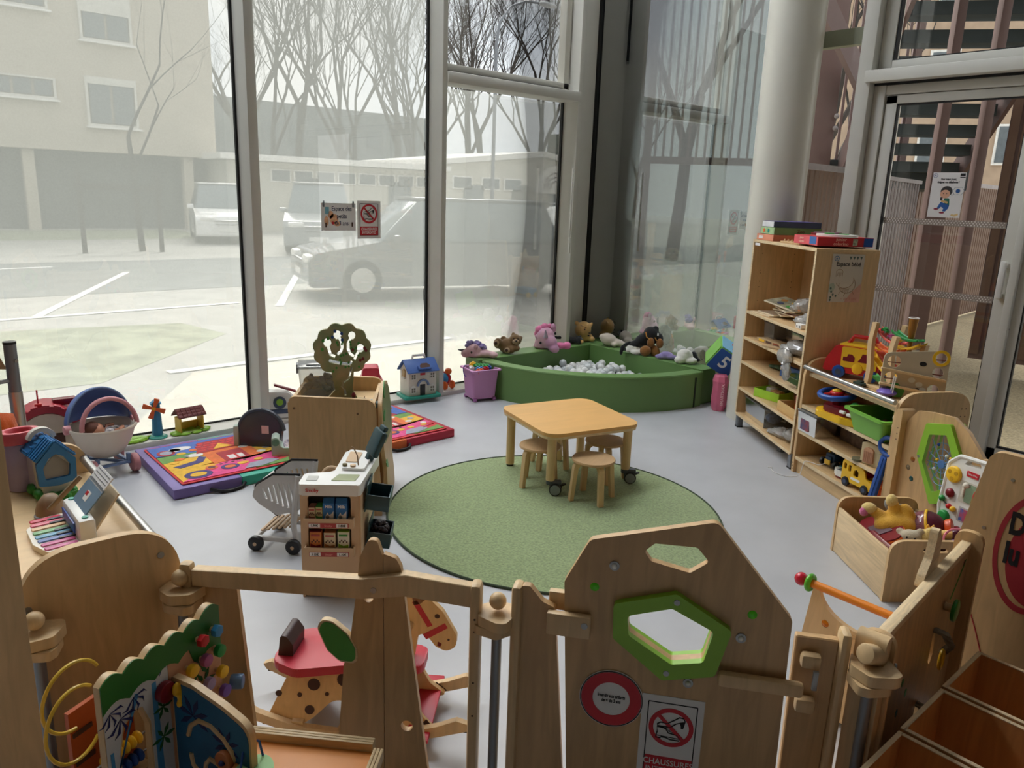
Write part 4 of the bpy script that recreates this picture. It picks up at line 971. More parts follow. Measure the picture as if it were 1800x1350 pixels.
# red roofed farmhouse at the far left
t = thing('toy_farmhouse', 'cream toy farmhouse with curved red roof and spire behind the pram', 'toy', (.785, 5.08, .035), -.15, scale=1.12)
CRM = mat('cream_plastic', (226, 212, 188), .5)
g = G(); g.panel(arc(0, .11, .135, 0, PI, 14)+[(-.135, 0), (.135, 0)], -.07, .09); g.done('wall', CRM, t)
RT = mat('toy_roof_red', (176, 34, 52), .45)
o_ = arc(0, .125, .165, .12, PI-.12, 14); i_ = arc(0, .115, .138, PI-.12, .12, 14)
g = G(); g.panel(o_+i_, -.09, .10); g.done('roof', RT, t, 25)
for k in range(9):
    a = .3+k*.315; G().box((0, -.085, 0), (.034, .035, .012), bev=.003, M=Matrix.Translation((.168*math.cos(a), 0, .125+.168*math.sin(a))) @ Matrix.Rotation(PI/2-a, 4, 'Y')).done('roof_tile', RT, t)
G().box((.09, .02, .285), (.11, .05, .035), bev=.004, rz=.1).done('skylight', DKRED, t)
g = G(); g.box((-.03, -.06, .29), (.035, .035, .03), bev=.005); g.cyl((-.03, -.06, .30), (-.03, -.06, .375), .004, seg=8); g.done('spire', RED, t)
for x in (-.05, .05): G().box((x, -.072, .10), (.05, .01, .07), bev=.003).done('window', BROWNP, t)
t = thing('red_toy_block', 'small red toy piece on the floor beside the pram wheel', 'toy', (.785, 4.72, 0), .3)
G().box((0, 0, .02), (.11, .07, .04), bev=.006).done('block', RED, t); G().box((.0, 0, .045), (.05, .04, .02), bev=.004).done('stud', RED, t)

# ================================================================== doll pram
t = thing('doll_pram', 'cream doll pram with blue hood, pink handle and pink wheels', 'pram', (1.005, 4.72, 0), .12)
PK = mat('dusty_pink', (206, 142, 146), .5, amt=.03); HB = mat('hood_blue', (78, 104, 168), .55, amt=.05); FB = mat('frame_blue', (120, 146, 188), .45); CB = mat('pram_cream', (226, 214, 196), .5, amt=.02)
g = G(); M = Matrix.Translation((0, 0, .0)) @ Matrix.Diagonal((1.0, .92, 1, 1))
g.lathe([(0, .092), (.07, .094), (.105, .12), (.145, .18), (.168, .25), (.180, .262), (.184, .272), (.178, .280), (.168, .276), (.160, .255), (.138, .185), (.098, .128), (.06, .108), (0, .106)], 40, M); g.done('bowl', CB, t, 60)
# hood: half shell at the back
g = G(); nu, nv = 18, 9; rows = []
for i in range(nu+1):
    a = PI*i/nu
    rows.append([g.bm.verts.new((.172*math.cos(a), .03+.150*math.sin(b)*math.sin(a)*1.0+.05*math.sin(b), .268+.222*math.sin(a)*max(0.0, math.cos(b))**.75)) for b in [PI/2*j/nv for j in range(nv+1)]])
for i in range(nu):
    for j in range(nv):
        g.bm.faces.new((rows[i][j], rows[i+1][j], rows[i+1][j+1], rows[i][j+1]))
h = g.done('hood', HB, t, 80); md = h.modifiers.new('s', 'SOLIDIFY'); md.thickness = .006
G().tube([(.174*math.cos(a), .028, .275+.217*math.sin(a)) for a in [PI*i/24 for i in range(25)]], .006, 8).done('hood_rim', FB, t)
G().tube([(.150*math.cos(a)+.02, -.055+.02*math.sin(a), .27+.165*math.sin(a)) for a in [PI*i/24 for i in range(25)]], .0135, 10).done('handle', PK, t)
for sx in (-1, 1): G().cyl((sx*.165, .02, .275), (sx*.20, .02, .275), .026, seg=18, bev=.004).done('hinge_knob', PK, t)
g = G()
for sy in (-1, 1):
    g.box((0, sy*.115, .065), (.20, .02, .016), bev=.003)
    for sx in (-1, 1): g.box((sx*.085, sy*.11, .085), (.022, .024, .06), bev=.003)
for sx in (-1, 1): g.box((sx*.085, 0, .062), (.020, .24, .02), bev=.003)
g.box((0, 0, .064), (.016, .22, .014), rz=.6)
g.done('chassis', FB, t)
for sx in (-1, 1):
    for sy in (-1, 1):
        w_ = G().cyl((sx*.092, sy*.12, .056), (sx*.132, sy*.12, .056), .055, seg=28, bev=.012).done('wheel', PK, t)
        G().cyl((sx*.128, sy*.12, .056), (sx*.136, sy*.12, .056), .018, seg=14).done('hub_cap', PINK, w_)
t = thing('baby_doll', 'small baby doll in spotted clothes lying inside the cream pram', 'doll', (1.01, 4.69, .185), .35, scale=1.35)
blob('body', [((0.03, 0, .03), (.05, .035, .03)), ((.085, -.01, .03), (.04, .025, .02)), ((-.0, -.02, .045), (.03, .02, .018))], mat('spotted_cloth', (232, 224, 220), .9, scale=90, col2=(70, 60, 66)), t, .006)
hd = G().sph((-.045, 0, .055), (.038, .036, .036), 18, 12).done('head', SKIN, t)
G().sph((-.055, .006, .066), (.036, .036, .032), 16, 10).done('hair', mat('doll_hair', (96, 56, 40), .8), t)
for sy in (-.012, .012): G().sph((-.020, sy-.014, .074), (.004, .004, .004), 8, 6).done('eye', INK, hd)
G().sph((-.012, -.014, .062), (.005, .004, .004), 8, 6).done('nose', SKIN, hd)
G().tube([(-.012, -.022, .052), (-.010, -.014, .050), (-.012, -.006, .052)], .0016, 5).done('mouth', DKRED, hd)
for sy in (-1, 1): G().tube([(.02, sy*.03, .04), (.035, sy*.045, .05), (.06, sy*.03, .055)], [.011, .010, .009], 8).done('arm', SKIN, t)

# ================================================================== stand at far left: metal pole, board, cloth
t = thing('metal_pole', 'grey metal upright pole at the left edge before the window', 'pole', (.425, 3.34, 0))
G().cyl((0, 0, 0), (-.0, 0, .86), .024, seg=24).done('lower_tube', ALU, t); G().cyl((0, 0, .78), (0, 0, 1.045), .0215, seg=24).done('upper_tube', GREYM, t)
G().cyl((0, 0, .905), (-.34, -.13, .905), .008, seg=12).done('cross_rod', STEEL, t); G().cyl((0, 0, 1.043), (0, 0, 1.052), .0225, seg=24).done('end_cap', BLACKP, t); G().cyl((.012, -.020, .98), (.013, -.024, .98), .007, seg=10).done('screw', STEEL, t)
t = thing('canopy_board', 'pinkish birch corner board fixed beside the metal pole at the left edge', 'board', (.40, 3.38, .86), .15)
G().panel([(-.20, .12), (.01, .08), (-.02, .16), (-.10, .24), (-.20, .27)], -.012, .012).done('board', BIRCH, t)
t = thing('orange_cloth', 'orange play cloth with a blue fringe hanging at the left edge', 'cloth', (.30, 3.22, 0), .2)
g = G(); n = 16
for a, b, z0, z1, mm in ((0, 0, 0, 0, 0),):
    A = []
    for i in range(n+1):
        x = -.25+.33*i/n; y = .018*math.sin(i*1.3)
        A.append((g.bm.verts.new((x+.02, y*.4, .90-.10*i/n)), g.bm.verts.new((x+.045, y, .70+.01*math.sin(i))) ))
    for i in range(n): g.bm.faces.new((A[i][0], A[i+1][0], A[i+1][1], A[i][1]))
o = g.done('cloth', mat('orange_cotton', (232, 104, 34), .9, kind='fuzz', amt=.08, bump=.3), t, 80); o.modifiers.new('s', 'SOLIDIFY').thickness = .004
g = G()
for i in range(26): g.box((-.20+.0125*i, .012*math.sin(i*.8), .665), (.008, .006, .075), rz=.2)
g.done('fringe', mat('blue_fringe', (70, 96, 160), .9), t, kind='stuff')

# ================================================================== toys on the left tray
TZ = .625
t = thing('toy_castle', 'blue roofed toy house with arched window on a green base on the tray', 'toy', (.425, 2.79, TZ), .12)
CBL = mat('castle_blue', (48, 124, 182), .4, amt=.08); CWH = mat('castle_white', (222, 216, 204), .45)
g = G(); g.prism(rp([(-.055, -.11), (.05, -.09), (.062, .05), (.03, .12), (-.05, .12)], .02, 4), 0, .028)
for i in range(9): a = i*.7; g.sph((.052*math.cos(a), .095*math.sin(a), .022), (.018, .028, .018), 8, 6)
g.done('grass_base', mat('castle_green', (52, 140, 48), .45), t)
g = G(); g.panel(rp([(-.042, .02), (.042, .02), (.048, .135), (0, .185), (-.048, .135)], .004, 3), -.06, .01); g.done('front_tower', CWH, t)
g = G(); g.panel([(-.045, .02), (.045, .02), (.045, .14), (-.045, .14)], .01, .10); g.done('hall', mat('castle_lilac', (196, 186, 206), .45), t)
g = G(); g.panel(rp([(-.055, .060), (-.058, .135), (0, .200), (.058, .135), (.055, .060), (0, .052)], .006, 3), -.072, -.058, [rp([(-.036, .078), (.036, .078), (.040, .118), (.022, .148), (0, .160), (-.022, .148), (-.040, .118)], .006, 3)]); g.done('arch_frame', CBL, t)
G().panel(rp([(-.034, .08), (.034, .08), (.037, .118), (0, .158), (-.037, .118)], .004, 3), -.062, -.059).done('arch_window', mat('smoky_pane', (150, 146, 140), .3), t)
for sg in (-1, 1):
    M = Matrix.Translation((sg*.030, -.032, .172)) @ Matrix.Rotation(sg*.80, 4, 'Y')
    rf = G().box((0, 0, 0), (.082, .075, .008), bev=.002, M=M).done('roof', CBL, t)
    for j in range(4): G().box((0, -.028+j*.019, .005), (.078, .004, .004), M=M).done('roof_ridge', CBL, rf)
    M = Matrix.Translation((sg*.030, .058, .170)) @ Matrix.Rotation(sg*.72, 4, 'Y')
    rf = G().box((0, 0, 0), (.080, .090, .008), bev=.002, M=M).done('roof', CBL, t)
    for j in range(4): G().box((-.03+j*.02, 0, .005), (.004, .085, .004), M=M).done('roof_ridge', CBL, rf)
g = G(); g.panel(arc(0, .175, .045, .25, PI-.25, 12)+arc(0, .172, .034, PI-.25, .25, 12), .048, .070); g.done('carry_strap', CWH, t)
t = thing('pink_ring_tower', 'lilac toy tower topped by a pink ring behind the blue roofed house', 'toy', (.365, 2.905, TZ), .2)
g = G(); g.cyl((0, 0, 0), (0, 0, .165), .050, .045, seg=24, bev=.006); g.done('tower', mat('tower_lilac', (176, 164, 200), .45), t)
g = G(); M = Matrix.Translation((0, 0, .165)) @ Matrix.Diagonal((1.2, .85, 1, 1)); g.lathe([(.030, .012), (.030, .032), (.036, .040), (.050, .040), (.056, .030), (.056, .006), (.05, 0), (.030, 0), (.030, .012)], 32, M); g.done('ring', mat('coral_pink', (222, 96, 106), .4), t)
G().lathe([(0, .012), (.029, .012)], 24, M).done('ring_floor', DKRED, t, 0)
# keyboard toy
t = thing('toy_keyboard', 'white toy piano with rainbow keys and song book at the near tray end', 'toy', (.365, 2.425, TZ), .0)
g = G(); g.prism(rp([(.02, -.135), (.055, -.13), (.055, .12), (.035, .14), (-.02, .125), (-.065, .06), (-.068, -.06), (-.045, -.135)], .012, 4), 0, .018); g.done('key_plate', OFFW, t)
kc = [(214, 60, 90), (232, 120, 140), (238, 196, 150), (130, 190, 130), (110, 170, 200), (96, 120, 180), (206, 96, 150), (216, 110, 160)]
for i, c in enumerate(kc):
    y = .108-i*.0315; xl = -.050-.006*math.cos((i-3.5)*.5)
    G().box(((xl+.035)/2, y, .0195), (.035-xl, .021, .006), bev=.004, rz=.06).done('key', mat('key_%d' % i, c, .4), t)
for i in (0, 1, 3, 4, 5): G().box((.018, .092-i*.0315, .0235), (.045, .012, .006), bev=.003).done('half_key', DKGREY, t)
g = G(); g.box((.062, -.01, .04), (.046, .215, .080), bev=.012); g.done('case', WHITEP, t)
for y in (-.095, .075): G().cyl((.062, y, .080), (.062, y, .083), .009, seg=12).done('button', TEALG, t)
G().box((.034, -.01, .05), (.004, .15, .03), bev=.001).done('display', BLUE, t)
M = Matrix.Translation((.115, .0, .075)) @ Matrix.Rotation(-.95, 4, 'Y')
g = G(); g.box((.0, 0, 0), (.14, .20, .007), bev=.003, M=M); g.done('book_rest', mat('rest_beige', (220, 200, 168), .5), t)
M2 = Matrix.Translation((.092, .0, .107)) @ Matrix.Rotation(-.85, 4, 'Y')
g = G(); g.box((0, 0, .0), (.09, .155, .004), M=M2); g.done('song_book', mat('book_blue', (112, 138, 158), .5, amt=.15), t)
g = G(); g.box((.062, .0, .0005), (.05, .15, .003), M=M2); g.done('book_page', PAPER, t)
for i in range(4): G().box((.047+i*.011, .0, .0023), (.002, .13, .001), M=M2).done('stave_line', GREYM, t)
g = G(); g.box((.0, .0, .0025), (.03, .035, .001), M=M2); g.done('book_picture', WHITEP, t); G().box((.006, .01, .0032), (.012, .02, .001), M=M2).done('book_picture_red', RED, t)
g = G(); g.box((.145, -.085, .045), (.12, .010, .014), bev=.003, M=Matrix.Rotation(-.75, 4, 'Y') @ Matrix.Translation((-.02, 0, .06))); g.done('prop_arm', mat('prop_brown', (150, 126, 96), .5), t)
t = thing('toy_microphone', 'grey and brown toy microphone lying beside the toy piano', 'toy', (.385, 2.60, TZ), .2)
g = G(); g.lathe([(0, .075), (.018, .070), (.034, .050), (.042, .025), (.042, .0), (0, 0)], 24); g.done('cone', mat('mic_brown', (150, 122, 92), .5), t); G().torus((0, 0, .006), .042, .005).done('ring', GREYM, t)

# ================================================================== low tree unit with marble tree
LU = (1.575, 3.50, 0); LZ = math.atan2(-.59, .807)
t = thing('tree_shelf_unit', 'low birch tray unit with a leaf painted side board in the middle left', 'shelf', LU, LZ)
g = G(); g.panel(rp([(0, 0), (.47, 0), (.44, .625), (.012, .64)], [0, 0, .06, .04], 8), -.012, .012); g.done('end_panel', BIRCH, t, 25)
g = G(); g.panel(rp([(0, 0), (.44, 0), (.44, .63), (.0, .63)], [0, 0, .06, .04], 8), .452, .476); g.done('end_panel', BIRCH, t, 25)
G().box((.215, .232, .545), (.42, .436, .018)).done('tray', MAPLE, t)
for x in (.012, .425): G().box((x, .232, .575), (.018, .436, .05)).done('tray_lip', BIRCHX, t)
G().box((.215, .232, .25), (.42, .436, .018)).done('shelf', BIRCHX, t); G().box((.215, .232, .04), (.42, .436, .06)).done('plinth', BIRCHX, t)
# side board: tree outline, leaning a little outwards
prof = [(.0, 0), (.47, 0), (.47, .08), (.42, .2), (.50, .30), (.52, .44), (.46, .56), (.36, .63), (.24, .66), (.10, .635), (.0, .60), (-.03, .50), (-.02, .36), (.05, .24), (.03, .12)]
M = Matrix.Translation((.492, .02, 0)) @ Matrix.Rotation(-.055, 4, 'Y') @ Matrix.Rotation(PI/2, 4, 'Z')
g = G(); g.panel(rp(prof, .05, 4), -.010, .010, M=M); g.done('tree_side_board', BIRCH, t, 25)
g = G(); g.panel(rp([(x*.88+.03, z*.88+.06) for x, z in prof[4:13]], .05, 4), -.0125, -.010, M=M); g.done('crown_paint', mat('olive_paint', (120, 132, 72), .5, amt=.1), t, 25)
for x, z, a in ((.02, .50, .3), (.0, .28, -.5), (.10, .60, 1.0)):
    lf = [(0, 0), (.02, .02), (.05, .03), (.085, .015), (.10, -.005), (.06, -.012), (.02, -.012)]
    ca, sa = math.cos(a), math.sin(a)
    G().panel([(x+u_*ca-v_*sa, z+u_*sa+v_*ca) for u_, v_ in lf], -.016, -.0125, M=M).done('leaf', GREENP, t, 25)
for x, z in ((.04, .577), (.352, .552)): G().cyl((x, -.0125, z), (x, -.0135, z), .006, seg=12).done('screw', mat('brown_cap', (120, 90, 60), .6), t)
# marble tree
TT = mat('tree_board', (186, 166, 126), .55, scale=11, col2=(128, 150, 108), amt=.2)
t = thing('marble_tree', 'tree shaped wooden ball track with cut channels standing on the tray', 'toy', (1.885, 3.49, .556), -.48)
t.scale = (1.0, 1.0, 1.22)
cz = .235
out = []
for k in range(11):
    a = -PI/2+.42+k*(2*PI-.84)/10
    out.append((.128*math.cos(a)*1.08, cz+.105*math.sin(a)))
crown = []
for i in range(len(out)-1):
    (x0, z0), (x1, z1) = out[i], out[i+1]; mx, mz = (x0+x1)/2, (z0+z1)/2
    dx, dz = mx, mz-cz; L_ = math.hypot(dx, dz)
    for j in range(6):
        u_ = j/6; bx_, bz_ = x0+(x1-x0)*u_, z0+(z1-z0)*u_; e_ = .016*math.sin(PI*u_); crown.append((bx_+dx/L_*e_, bz_+dz/L_*e_))
crown.append(out[-1])
body = crown+[(-.052, .115), (-.040, .06), (-.085, .02), (-.085, 0), (.075, 0), (.075, .02), (.050, .06), (.055, .115)]
def channel(path, w0, w1, wend):
    P = [Vector(p) for p in path]; L_, R_ = [], []
    n_ = len(P)
    for i, p in enumerate(P):
        t_ = (P[min(i+1, n_-1)]-P[max(i-1, 0)]).normalized(); nn = Vector((-t_.y, t_.x)); w_ = w0+(w1-w0)*i/(n_-1)
        L_.append(p+nn*w_); R_.append(p-nn*w_)
    e = P[-1]; tdir = (P[-1]-P[-2]).normalized(); a0 = math.atan2(tdir.y, tdir.x); c = e+tdir*wend*.8
    cap = [(c.x+wend*math.cos(a0+a), c.y+wend*math.sin(a0+a)) for a in [PI*.80-PI*1.60*k/12 for k in range(13)]]
    return [tuple(v_) for v_ in L_]+cap+[tuple(v_) for v_ in R_[::-1]]
h1 = channel([(-.036, .205), (-.060, .215), (-.066, .235), (-.070, .250)], .0075, .0075, .020)
h2 = channel([(-.026, .215), (-.008, .226), (.0, .245), (-.004, .270), (-.014, .285)], .0075, .0075, .020)
h3 = channel([(.060, .205), (.040, .216), (.030, .236), (.030, .262), (.042, .283)], .0075, .0075, .018)
h4 = channel([(.060, .190), (.066, .202), (.074, .215), (.083, .228)], .007, .0075, .019)
h5 = channel([(.048, .186), (.038, .172), (.0, .176), (-.04, .182), (-.055, .186)], .0065, .0075, .008)
h6 = channel([(.012, .035), (.010, .06), (-.004, .075), (.004, .095), (.03, .11), (.040, .135), (.044, .15)], .0045, .005, .006)
g = G(); g.panel(body, -.011, .011, [h1, h2, h3, h4, h5, h6]); g.done('tree_board', TT, t, 25)
g = G(); g.prism(rp([(-.14, -.06), (-.08, -.075), (.02, -.06), (.10, -.07), (.14, -.02), (.10, .05), (0, .06), (-.10, .05)], .03, 4), -.001, .012); g.done('base_board', TT, t, 25)
for x, z, m_ in ((-.035, .315, BLUE), (-.002, .305, BLUE), (.0, .278, BLUE), (-.048, .29, BLUE), (-.095, .275, GREENP), (-.070, .285, GREENP), (-.10, .238, GREENP), (.052, .235, DKRED), (.112, .242, DKRED), (.120, .232, DKRED), (.09, .19, DKRED), (.104, .195, DKRED)):
    G().cyl((x, -.0112, z), (x, -.0125, z), .0075, seg=12).done('fruit_print', m_, t)
R = random.Random(2)
for k in range(26):
    x, z = R.uniform(-.09, .09), R.uniform(.14, .27)
    if math.hypot(x-.02, z-.21) < .10: G().cyl((x, -.0112, z), (x, -.0118, z), .006, seg=6).done('leaf_print', GREENP, t)
t = thing('lidded_box', 'clear plastic box with a clip lid behind the marble tree', 'box', (1.90, 3.72, .556), -.48)
CLR = clearplastic('clear_plastic', (206, 210, 212), .20)
def clear_box(t, W, D, H, th=.003, lid=True, m=CLR):
    g = G(); a = .92
    for s_, (w_, d_) in ((0, (W*a, D*a)),): g.box((0, 0, th/2), (w_, d_, th))
    P0 = [(-W*a/2, -D*a/2), (W*a/2, -D*a/2), (W*a/2, D*a/2), (-W*a/2, D*a/2)]; P1 = [(-W/2, -D/2), (W/2, -D/2), (W/2, D/2), (-W/2, D/2)]
    for i in range(4):
        j = (i+1) % 4; vs = [g.bm.verts.new((*P0[i], 0)), g.bm.verts.new((*P0[j], 0)), g.bm.verts.new((*P1[j], H)), g.bm.verts.new((*P1[i], H))]; g.bm.faces.new(vs)
    b_ = g.done('tub', m, t, 0)
    G().tube([(-W/2, -D/2, H), (W/2, -D/2, H), (W/2, D/2, H), (-W/2, D/2, H)], .004, 6, closed=True).done('rim', m, t)
    if lid: g = G(); g.box((0, 0, H+.006), (W+.012, D+.012, .010), bev=.003); g.box((0, 0, H+.014), (W*.7, D*.7, .006), bev=.002); g.done('lid', m, t)
clear_box(t, .27, .18, .16)
for sx in (-1, 1): G().box((sx*.142, 0, .145), (.012, .06, .05), bev=.003).done('clip', GREYM, t)
t2 = thing('animal_figures', 'heap of grey toy animals inside the clear lidded box', 'toys', (1.90, 3.72, .562), -.48); t2['kind'] = 'stuff'
R = random.Random(8); g = G()
for k in range(26): g.sph((R.uniform(-.09, .09), R.uniform(-.05, .05), R.uniform(.02, .095)), (R.uniform(.015, .03), R.uniform(.01, .02), R.uniform(.01, .018)), 8, 6, (R.uniform(0, 3), R.uniform(0, 3), 0))
g.done('figures', mat('figure_grey', (120, 110, 104), .6, scale=30, amt=.4), t2, kind='stuff')
for nm, lb, xy, m_, bits in (
    ('yellow_toy_block', 'yellow toy block at the front left of the unit tray', (1.68, 3.50), YEL, 'box'),
    ('green_toy_apple', 'green toy apple at the foot of the marble tree', (1.885, 3.385), GRN, 'sph'),
    ('black_toy_cow', 'black and yellow toy figure beside the marble tree trunk', (1.80, 3.435), BLACKP, 'cow'),
    ('red_toy_skittle', 'red toy skittle beside the green apple', (1.905, 3.415), DKRED, 'pin'),
    ('dark_toy_bowl', 'dark round toy cup between the apple and the blue pot', (1.935, 3.36), BLACKP, 'sph'),
    ('blue_toy_pot', 'small grey blue toy pot at the front right of the tray', (1.97, 3.34), mat('pot_blue', (112, 150, 168), .4), 'pot'),
    ('orange_toy_cup', 'orange red toy cup near the front edge of the tray', (1.85, 3.37), ORA, 'pot')):
    t = thing(nm, lb, 'toy', (*xy, .556), .5)
    if bits == 'box': g = G(); g.box((0, 0, .022), (.075, .045, .044), bev=.006); g.done('block', m_, t); G().box((.015, 0, .05), (.03, .02, .014), bev=.004).done('stud', m_, t)
    elif bits == 'sph': g = G(); g.sph((0, 0, .024), (.025, .025, .024)); g.done('fruit', m_, t); G().cyl((0, 0, .046), (.004, 0, .058), .002, seg=6).done('stalk', BROWNP, t)
    elif bits == 'cow': blob('body', [((0, 0, .035), (.035, .017, .018)), ((-.038, 0, .055), (.015, .012, .012)), ((-.02, .008, .014), (.006, .006, .016)), ((-.02, -.008, .014), (.006, .006, .016)), ((.022, .008, .014), (.006, .006, .016)), ((.022, -.008, .014), (.006, .006, .016))], m_, t, .004); G().box((.0, 0, .052), (.02, .03, .006), bev=.002).done('saddle', YEL, t)
    elif bits == 'pin': G().lathe([(0, 0), (.014, 0), (.017, .02), (.008, .045), (.012, .058), (.006, .07), (0, .072)], 16).done('skittle', m_, t)
    else: G().lathe([(0, 0), (.028, 0), (.034, .006), (.034, .026), (.030, .030), (.014, .032), (.010, .040), (0, .042)], 24).done('pot', m_, t)

# ================================================================== toys right of the unit: doll houses
t = thing('red_roof_house', 'toy cottage with rounded red roof half hidden behind the tree unit', 'toy', (2.95, 5.02, .035), -.5)
g = G(); g.box((0, 0, .08), (.17, .12, .16), bev=.004); g.done('wall', OFFW, t)
g = G(); g.panel(rp([(-.105, .16), (.105, .16), (.07, .22), (.06, .30), (-.06, .30), (-.07, .22)], .025, 4), -.075, .075); g.done('roof', mat('cottage_red', (206, 60, 80), .45), t)
for x in (-.04, .045): f = G().panel(rp([(x-.022, .05), (x+.022, .05), (x+.022, .10), (x, .12), (x-.022, .10)], .006, 3), -.068, -.058).done('window', mat('window_mauve', (150, 140, 160), .4), t); G().box((x, -.066, .08), (.024, .008, .05)).done('pane', DKGREY, f)
G().box((0, -.01, .008), (.21, .17, .016), bev=.006).done('base', TEALG, t)
t = thing('dollhouse', 'white toy dollhouse with blue gabled roof and carry handle on the ledge', 'toy', (3.395, 5.03, .035), -.10)
g = G(); g.prism(rp([(-.17, -.11), (.15, -.12), (.17, .05), (.12, .10), (-.15, .10)], .02, 4), 0, .020); g.done('base', TEALG, t)
HW = mat('house_white', (226, 222, 210), .5, amt=.02)
g = G(); M = Matrix.Rotation(PI/2, 4, 'Z'); g.box((.0, 0, .12), (.25, .15, .20), bev=.003); g.panel([(-.075, .22), (.075, .22), (0, .285)], -.124, .124, M=M); g.done('wall', HW, t)
RB = mat('roof_blue', (74, 108, 176), .45, amt=.03)
for sg in (-1, 1): G().box((0, 0, 0), (.285, .128, .012), bev=.003, M=Matrix.Translation((0, sg*.050, .258)) @ Matrix.Rotation(-sg*.78, 4, 'X')).done('roof', RB, t)
M = Matrix.Translation((.01, -.072, .252)) @ Matrix.Rotation(.78, 4, 'X')
f = G().prism(rp([(-.06, -.028), (.06, -.028), (.06, .0), (.035, .03), (-.035, .03), (-.06, .0)], .012, 4), -.002, .022, M).done('dormer', RB, t); G().prism(rp([(-.045, -.02), (.045, -.02), (.045, 0), (.025, .02), (-.025, .02), (-.045, 0)], .01, 4), .020, .024, M).done('dormer_pane', BROWNP, f)
g = G(); g.tube([(-.06, 0, .30), (-.05, 0, .335), (.05, 0, .335), (.06, 0, .30)], .011, 8); g.done('handle', WHITEP, t)
for x, z in ((-.085, .185), (.085, .185), (-.085, .075), (.085, .075)):
    f = G().panel(rp([(x-.023, z-.030), (x+.023, z-.030), (x+.023, z+.018), (x, z+.034), (x-.023, z+.018)], .006, 3), -.082, -.074).done('window', WHITEP, t)
    for i in (-1, 1):
        for j in (-1, 0): G().box((x+i*.0095, -.0825, z-.006+j*.021+.010), (.014, .002, .017)).done('pane', mat('house_pane', (120, 116, 100), .4), f)
G().box((.0, -.076, .065), (.045, .004, .09)).done('door', BLACKP, t)
g = G(); g.panel(arc(0, .10, .055, 0, PI, 12)+arc(0, .10, .040, PI, 0, 12), -.090, -.074); g.done('door_arch', mat('arch_blue', (112, 136, 176), .5), t)
G().box((.0, -.0755, .195), (.045, .003, .018)).done('logo_plate', RED, t)
f = G().panel(rp([(-.02, .14), (.02, .14), (.02, .19), (0, .205), (-.02, .19)], .005, 3), -.008, .008, M=Matrix.Translation((-.127, 0, .03)) @ Matrix.Rotation(-PI/2, 4, 'Z')).done('side_window', mat('house_tan', (190, 160, 110), .5), t)
G().box((-.135, 0, .165), (.02, .06, .012), bev=.003).done('window_box', HW, t)
t = thing('push_toy', 'orange and blue push along toy with a stick beside the pink tub', 'toy', (3.72, 5.10, .035), .1)
g = G()
for sx in (-1, 1): G().cyl((sx*.03, -.035, .035), (sx*.05, -.035, .035), .035, seg=20, bev=.005).done('wheel', ORA, t)
g.sph((0, .0, .09), (.045, .05, .045)); g.done('body', SKYB, t)
G().torus((0, 0, .09), .046, .012, Matrix.Rotation(PI/2, 4, 'Y'), 20, 8).done('band', RED, t)
G().sph((.01, -.02, .15), (.03, .03, .028)).done('head', ORA, t); G().cyl((0, .02, .12), (-.05, .05, .30), .006, seg=8).done('stick', BEECH, t)
# pink storage tub
t = thing('storage_tub', 'pink plastic storage tub on castors full of building bricks', 'tub', (3.835, 4.775, 0), -.22)
W, D, H = .235, .205, .265
def open_tub(t, W, D, H, z0, taper, m, rim=.018, th=.004, r=.02):
    g = G(); Wb, Db = W*taper, D*taper
    def ring(w_, d_, z): return [g.bm.verts.new((x, y, z)) for x, y in rrect(-w_/2, -d_/2, w_/2, d_/2, r, 4)]
    rs = [ring(Wb, Db, z0), ring(W, D, H-.012), ring(W+rim*2, D+rim*2, H-.012), ring(W+rim*2, D+rim*2, H), ring(W-th, D-th, H), ring(Wb-th, Db-th, z0+th)]
    for a, b in zip(rs, rs[1:]):
        n_ = len(a)
        for i in range(n_): g.bm.faces.new((a[i], a[(i+1) % n_], b[(i+1) % n_], b[i]))
    g.bm.faces.new(rs[0][::-1]); g.bm.faces.new(rs[-1])
    return g.done('tub', m, t, 30)
open_tub(t, W, D, H, .022, .84, LILAC)
for sx in (-1, 1):
    for sy in (-1, 1): G().cyl((sx*.085-.012, sy*.085, .016), (sx*.085+.012, sy*.085, .016), .016, seg=16).done('caster', mat('caster_pink', (168, 104, 164), .4), t)
G().torus((-W/2-.016, 0, .245), .045, .005, Matrix.Rotation(PI/2, 4, 'Y'), 16, 6, -PI*.02, PI*1.02).done('handle', PURP, t).rotation_euler = (0, 0, 0)
bricks = [('red', RED, (.02, -.045, .238), .2, 'red toy building brick on top of the pink tub'), ('blue', BLUE, (.07, -.02, .240), .9, 'dark blue toy building brick at the right of the pink tub'), ('sky', SKYB, (-.035, -.05, .245), -.3, 'light blue toy building brick at the front of the pink tub'), ('yellow', YEL, (-.06, .03, .268), .5, 'yellow toy building brick standing highest at the back of the pink tub'), ('white', WHITEP, (-.085, -.01, .245), 1.1, 'white toy building brick at the left of the pink tub'), ('orange', ORA, (-.045, -.078, .235), .1, 'orange toy brick low at the front of the pink tub'), ('purple', PURP, (.085, .05, .238), .4, 'purple toy building brick at the back right of the pink tub')]
ca, sa = math.cos(-.22), math.sin(-.22)
for nm, m_, p, rz, lb in bricks:
    b_ = thing('building_brick', lb, 'toy brick', (3.835+p[0]*ca-p[1]*sa, 4.775+p[0]*sa+p[1]*ca, p[2]), rz)
    G().box((0, 0, .016), (.062, .034, .032), bev=.002).done('brick_body', m_, b_)
    g = G(); g.cyl((-.016, 0, .032), (-.016, 0, .040), .010, seg=14); g.cyl((.016, 0, .032), (.016, 0, .040), .010, seg=14); g.done('studs', m_, b_, kind='stuff')
b_ = thing('green_brick_plate', 'long green toy brick plate lying across the pink tub', 'toy brick', (3.845, 4.79, .272), -.5, rot=(.10, .06, -.45))
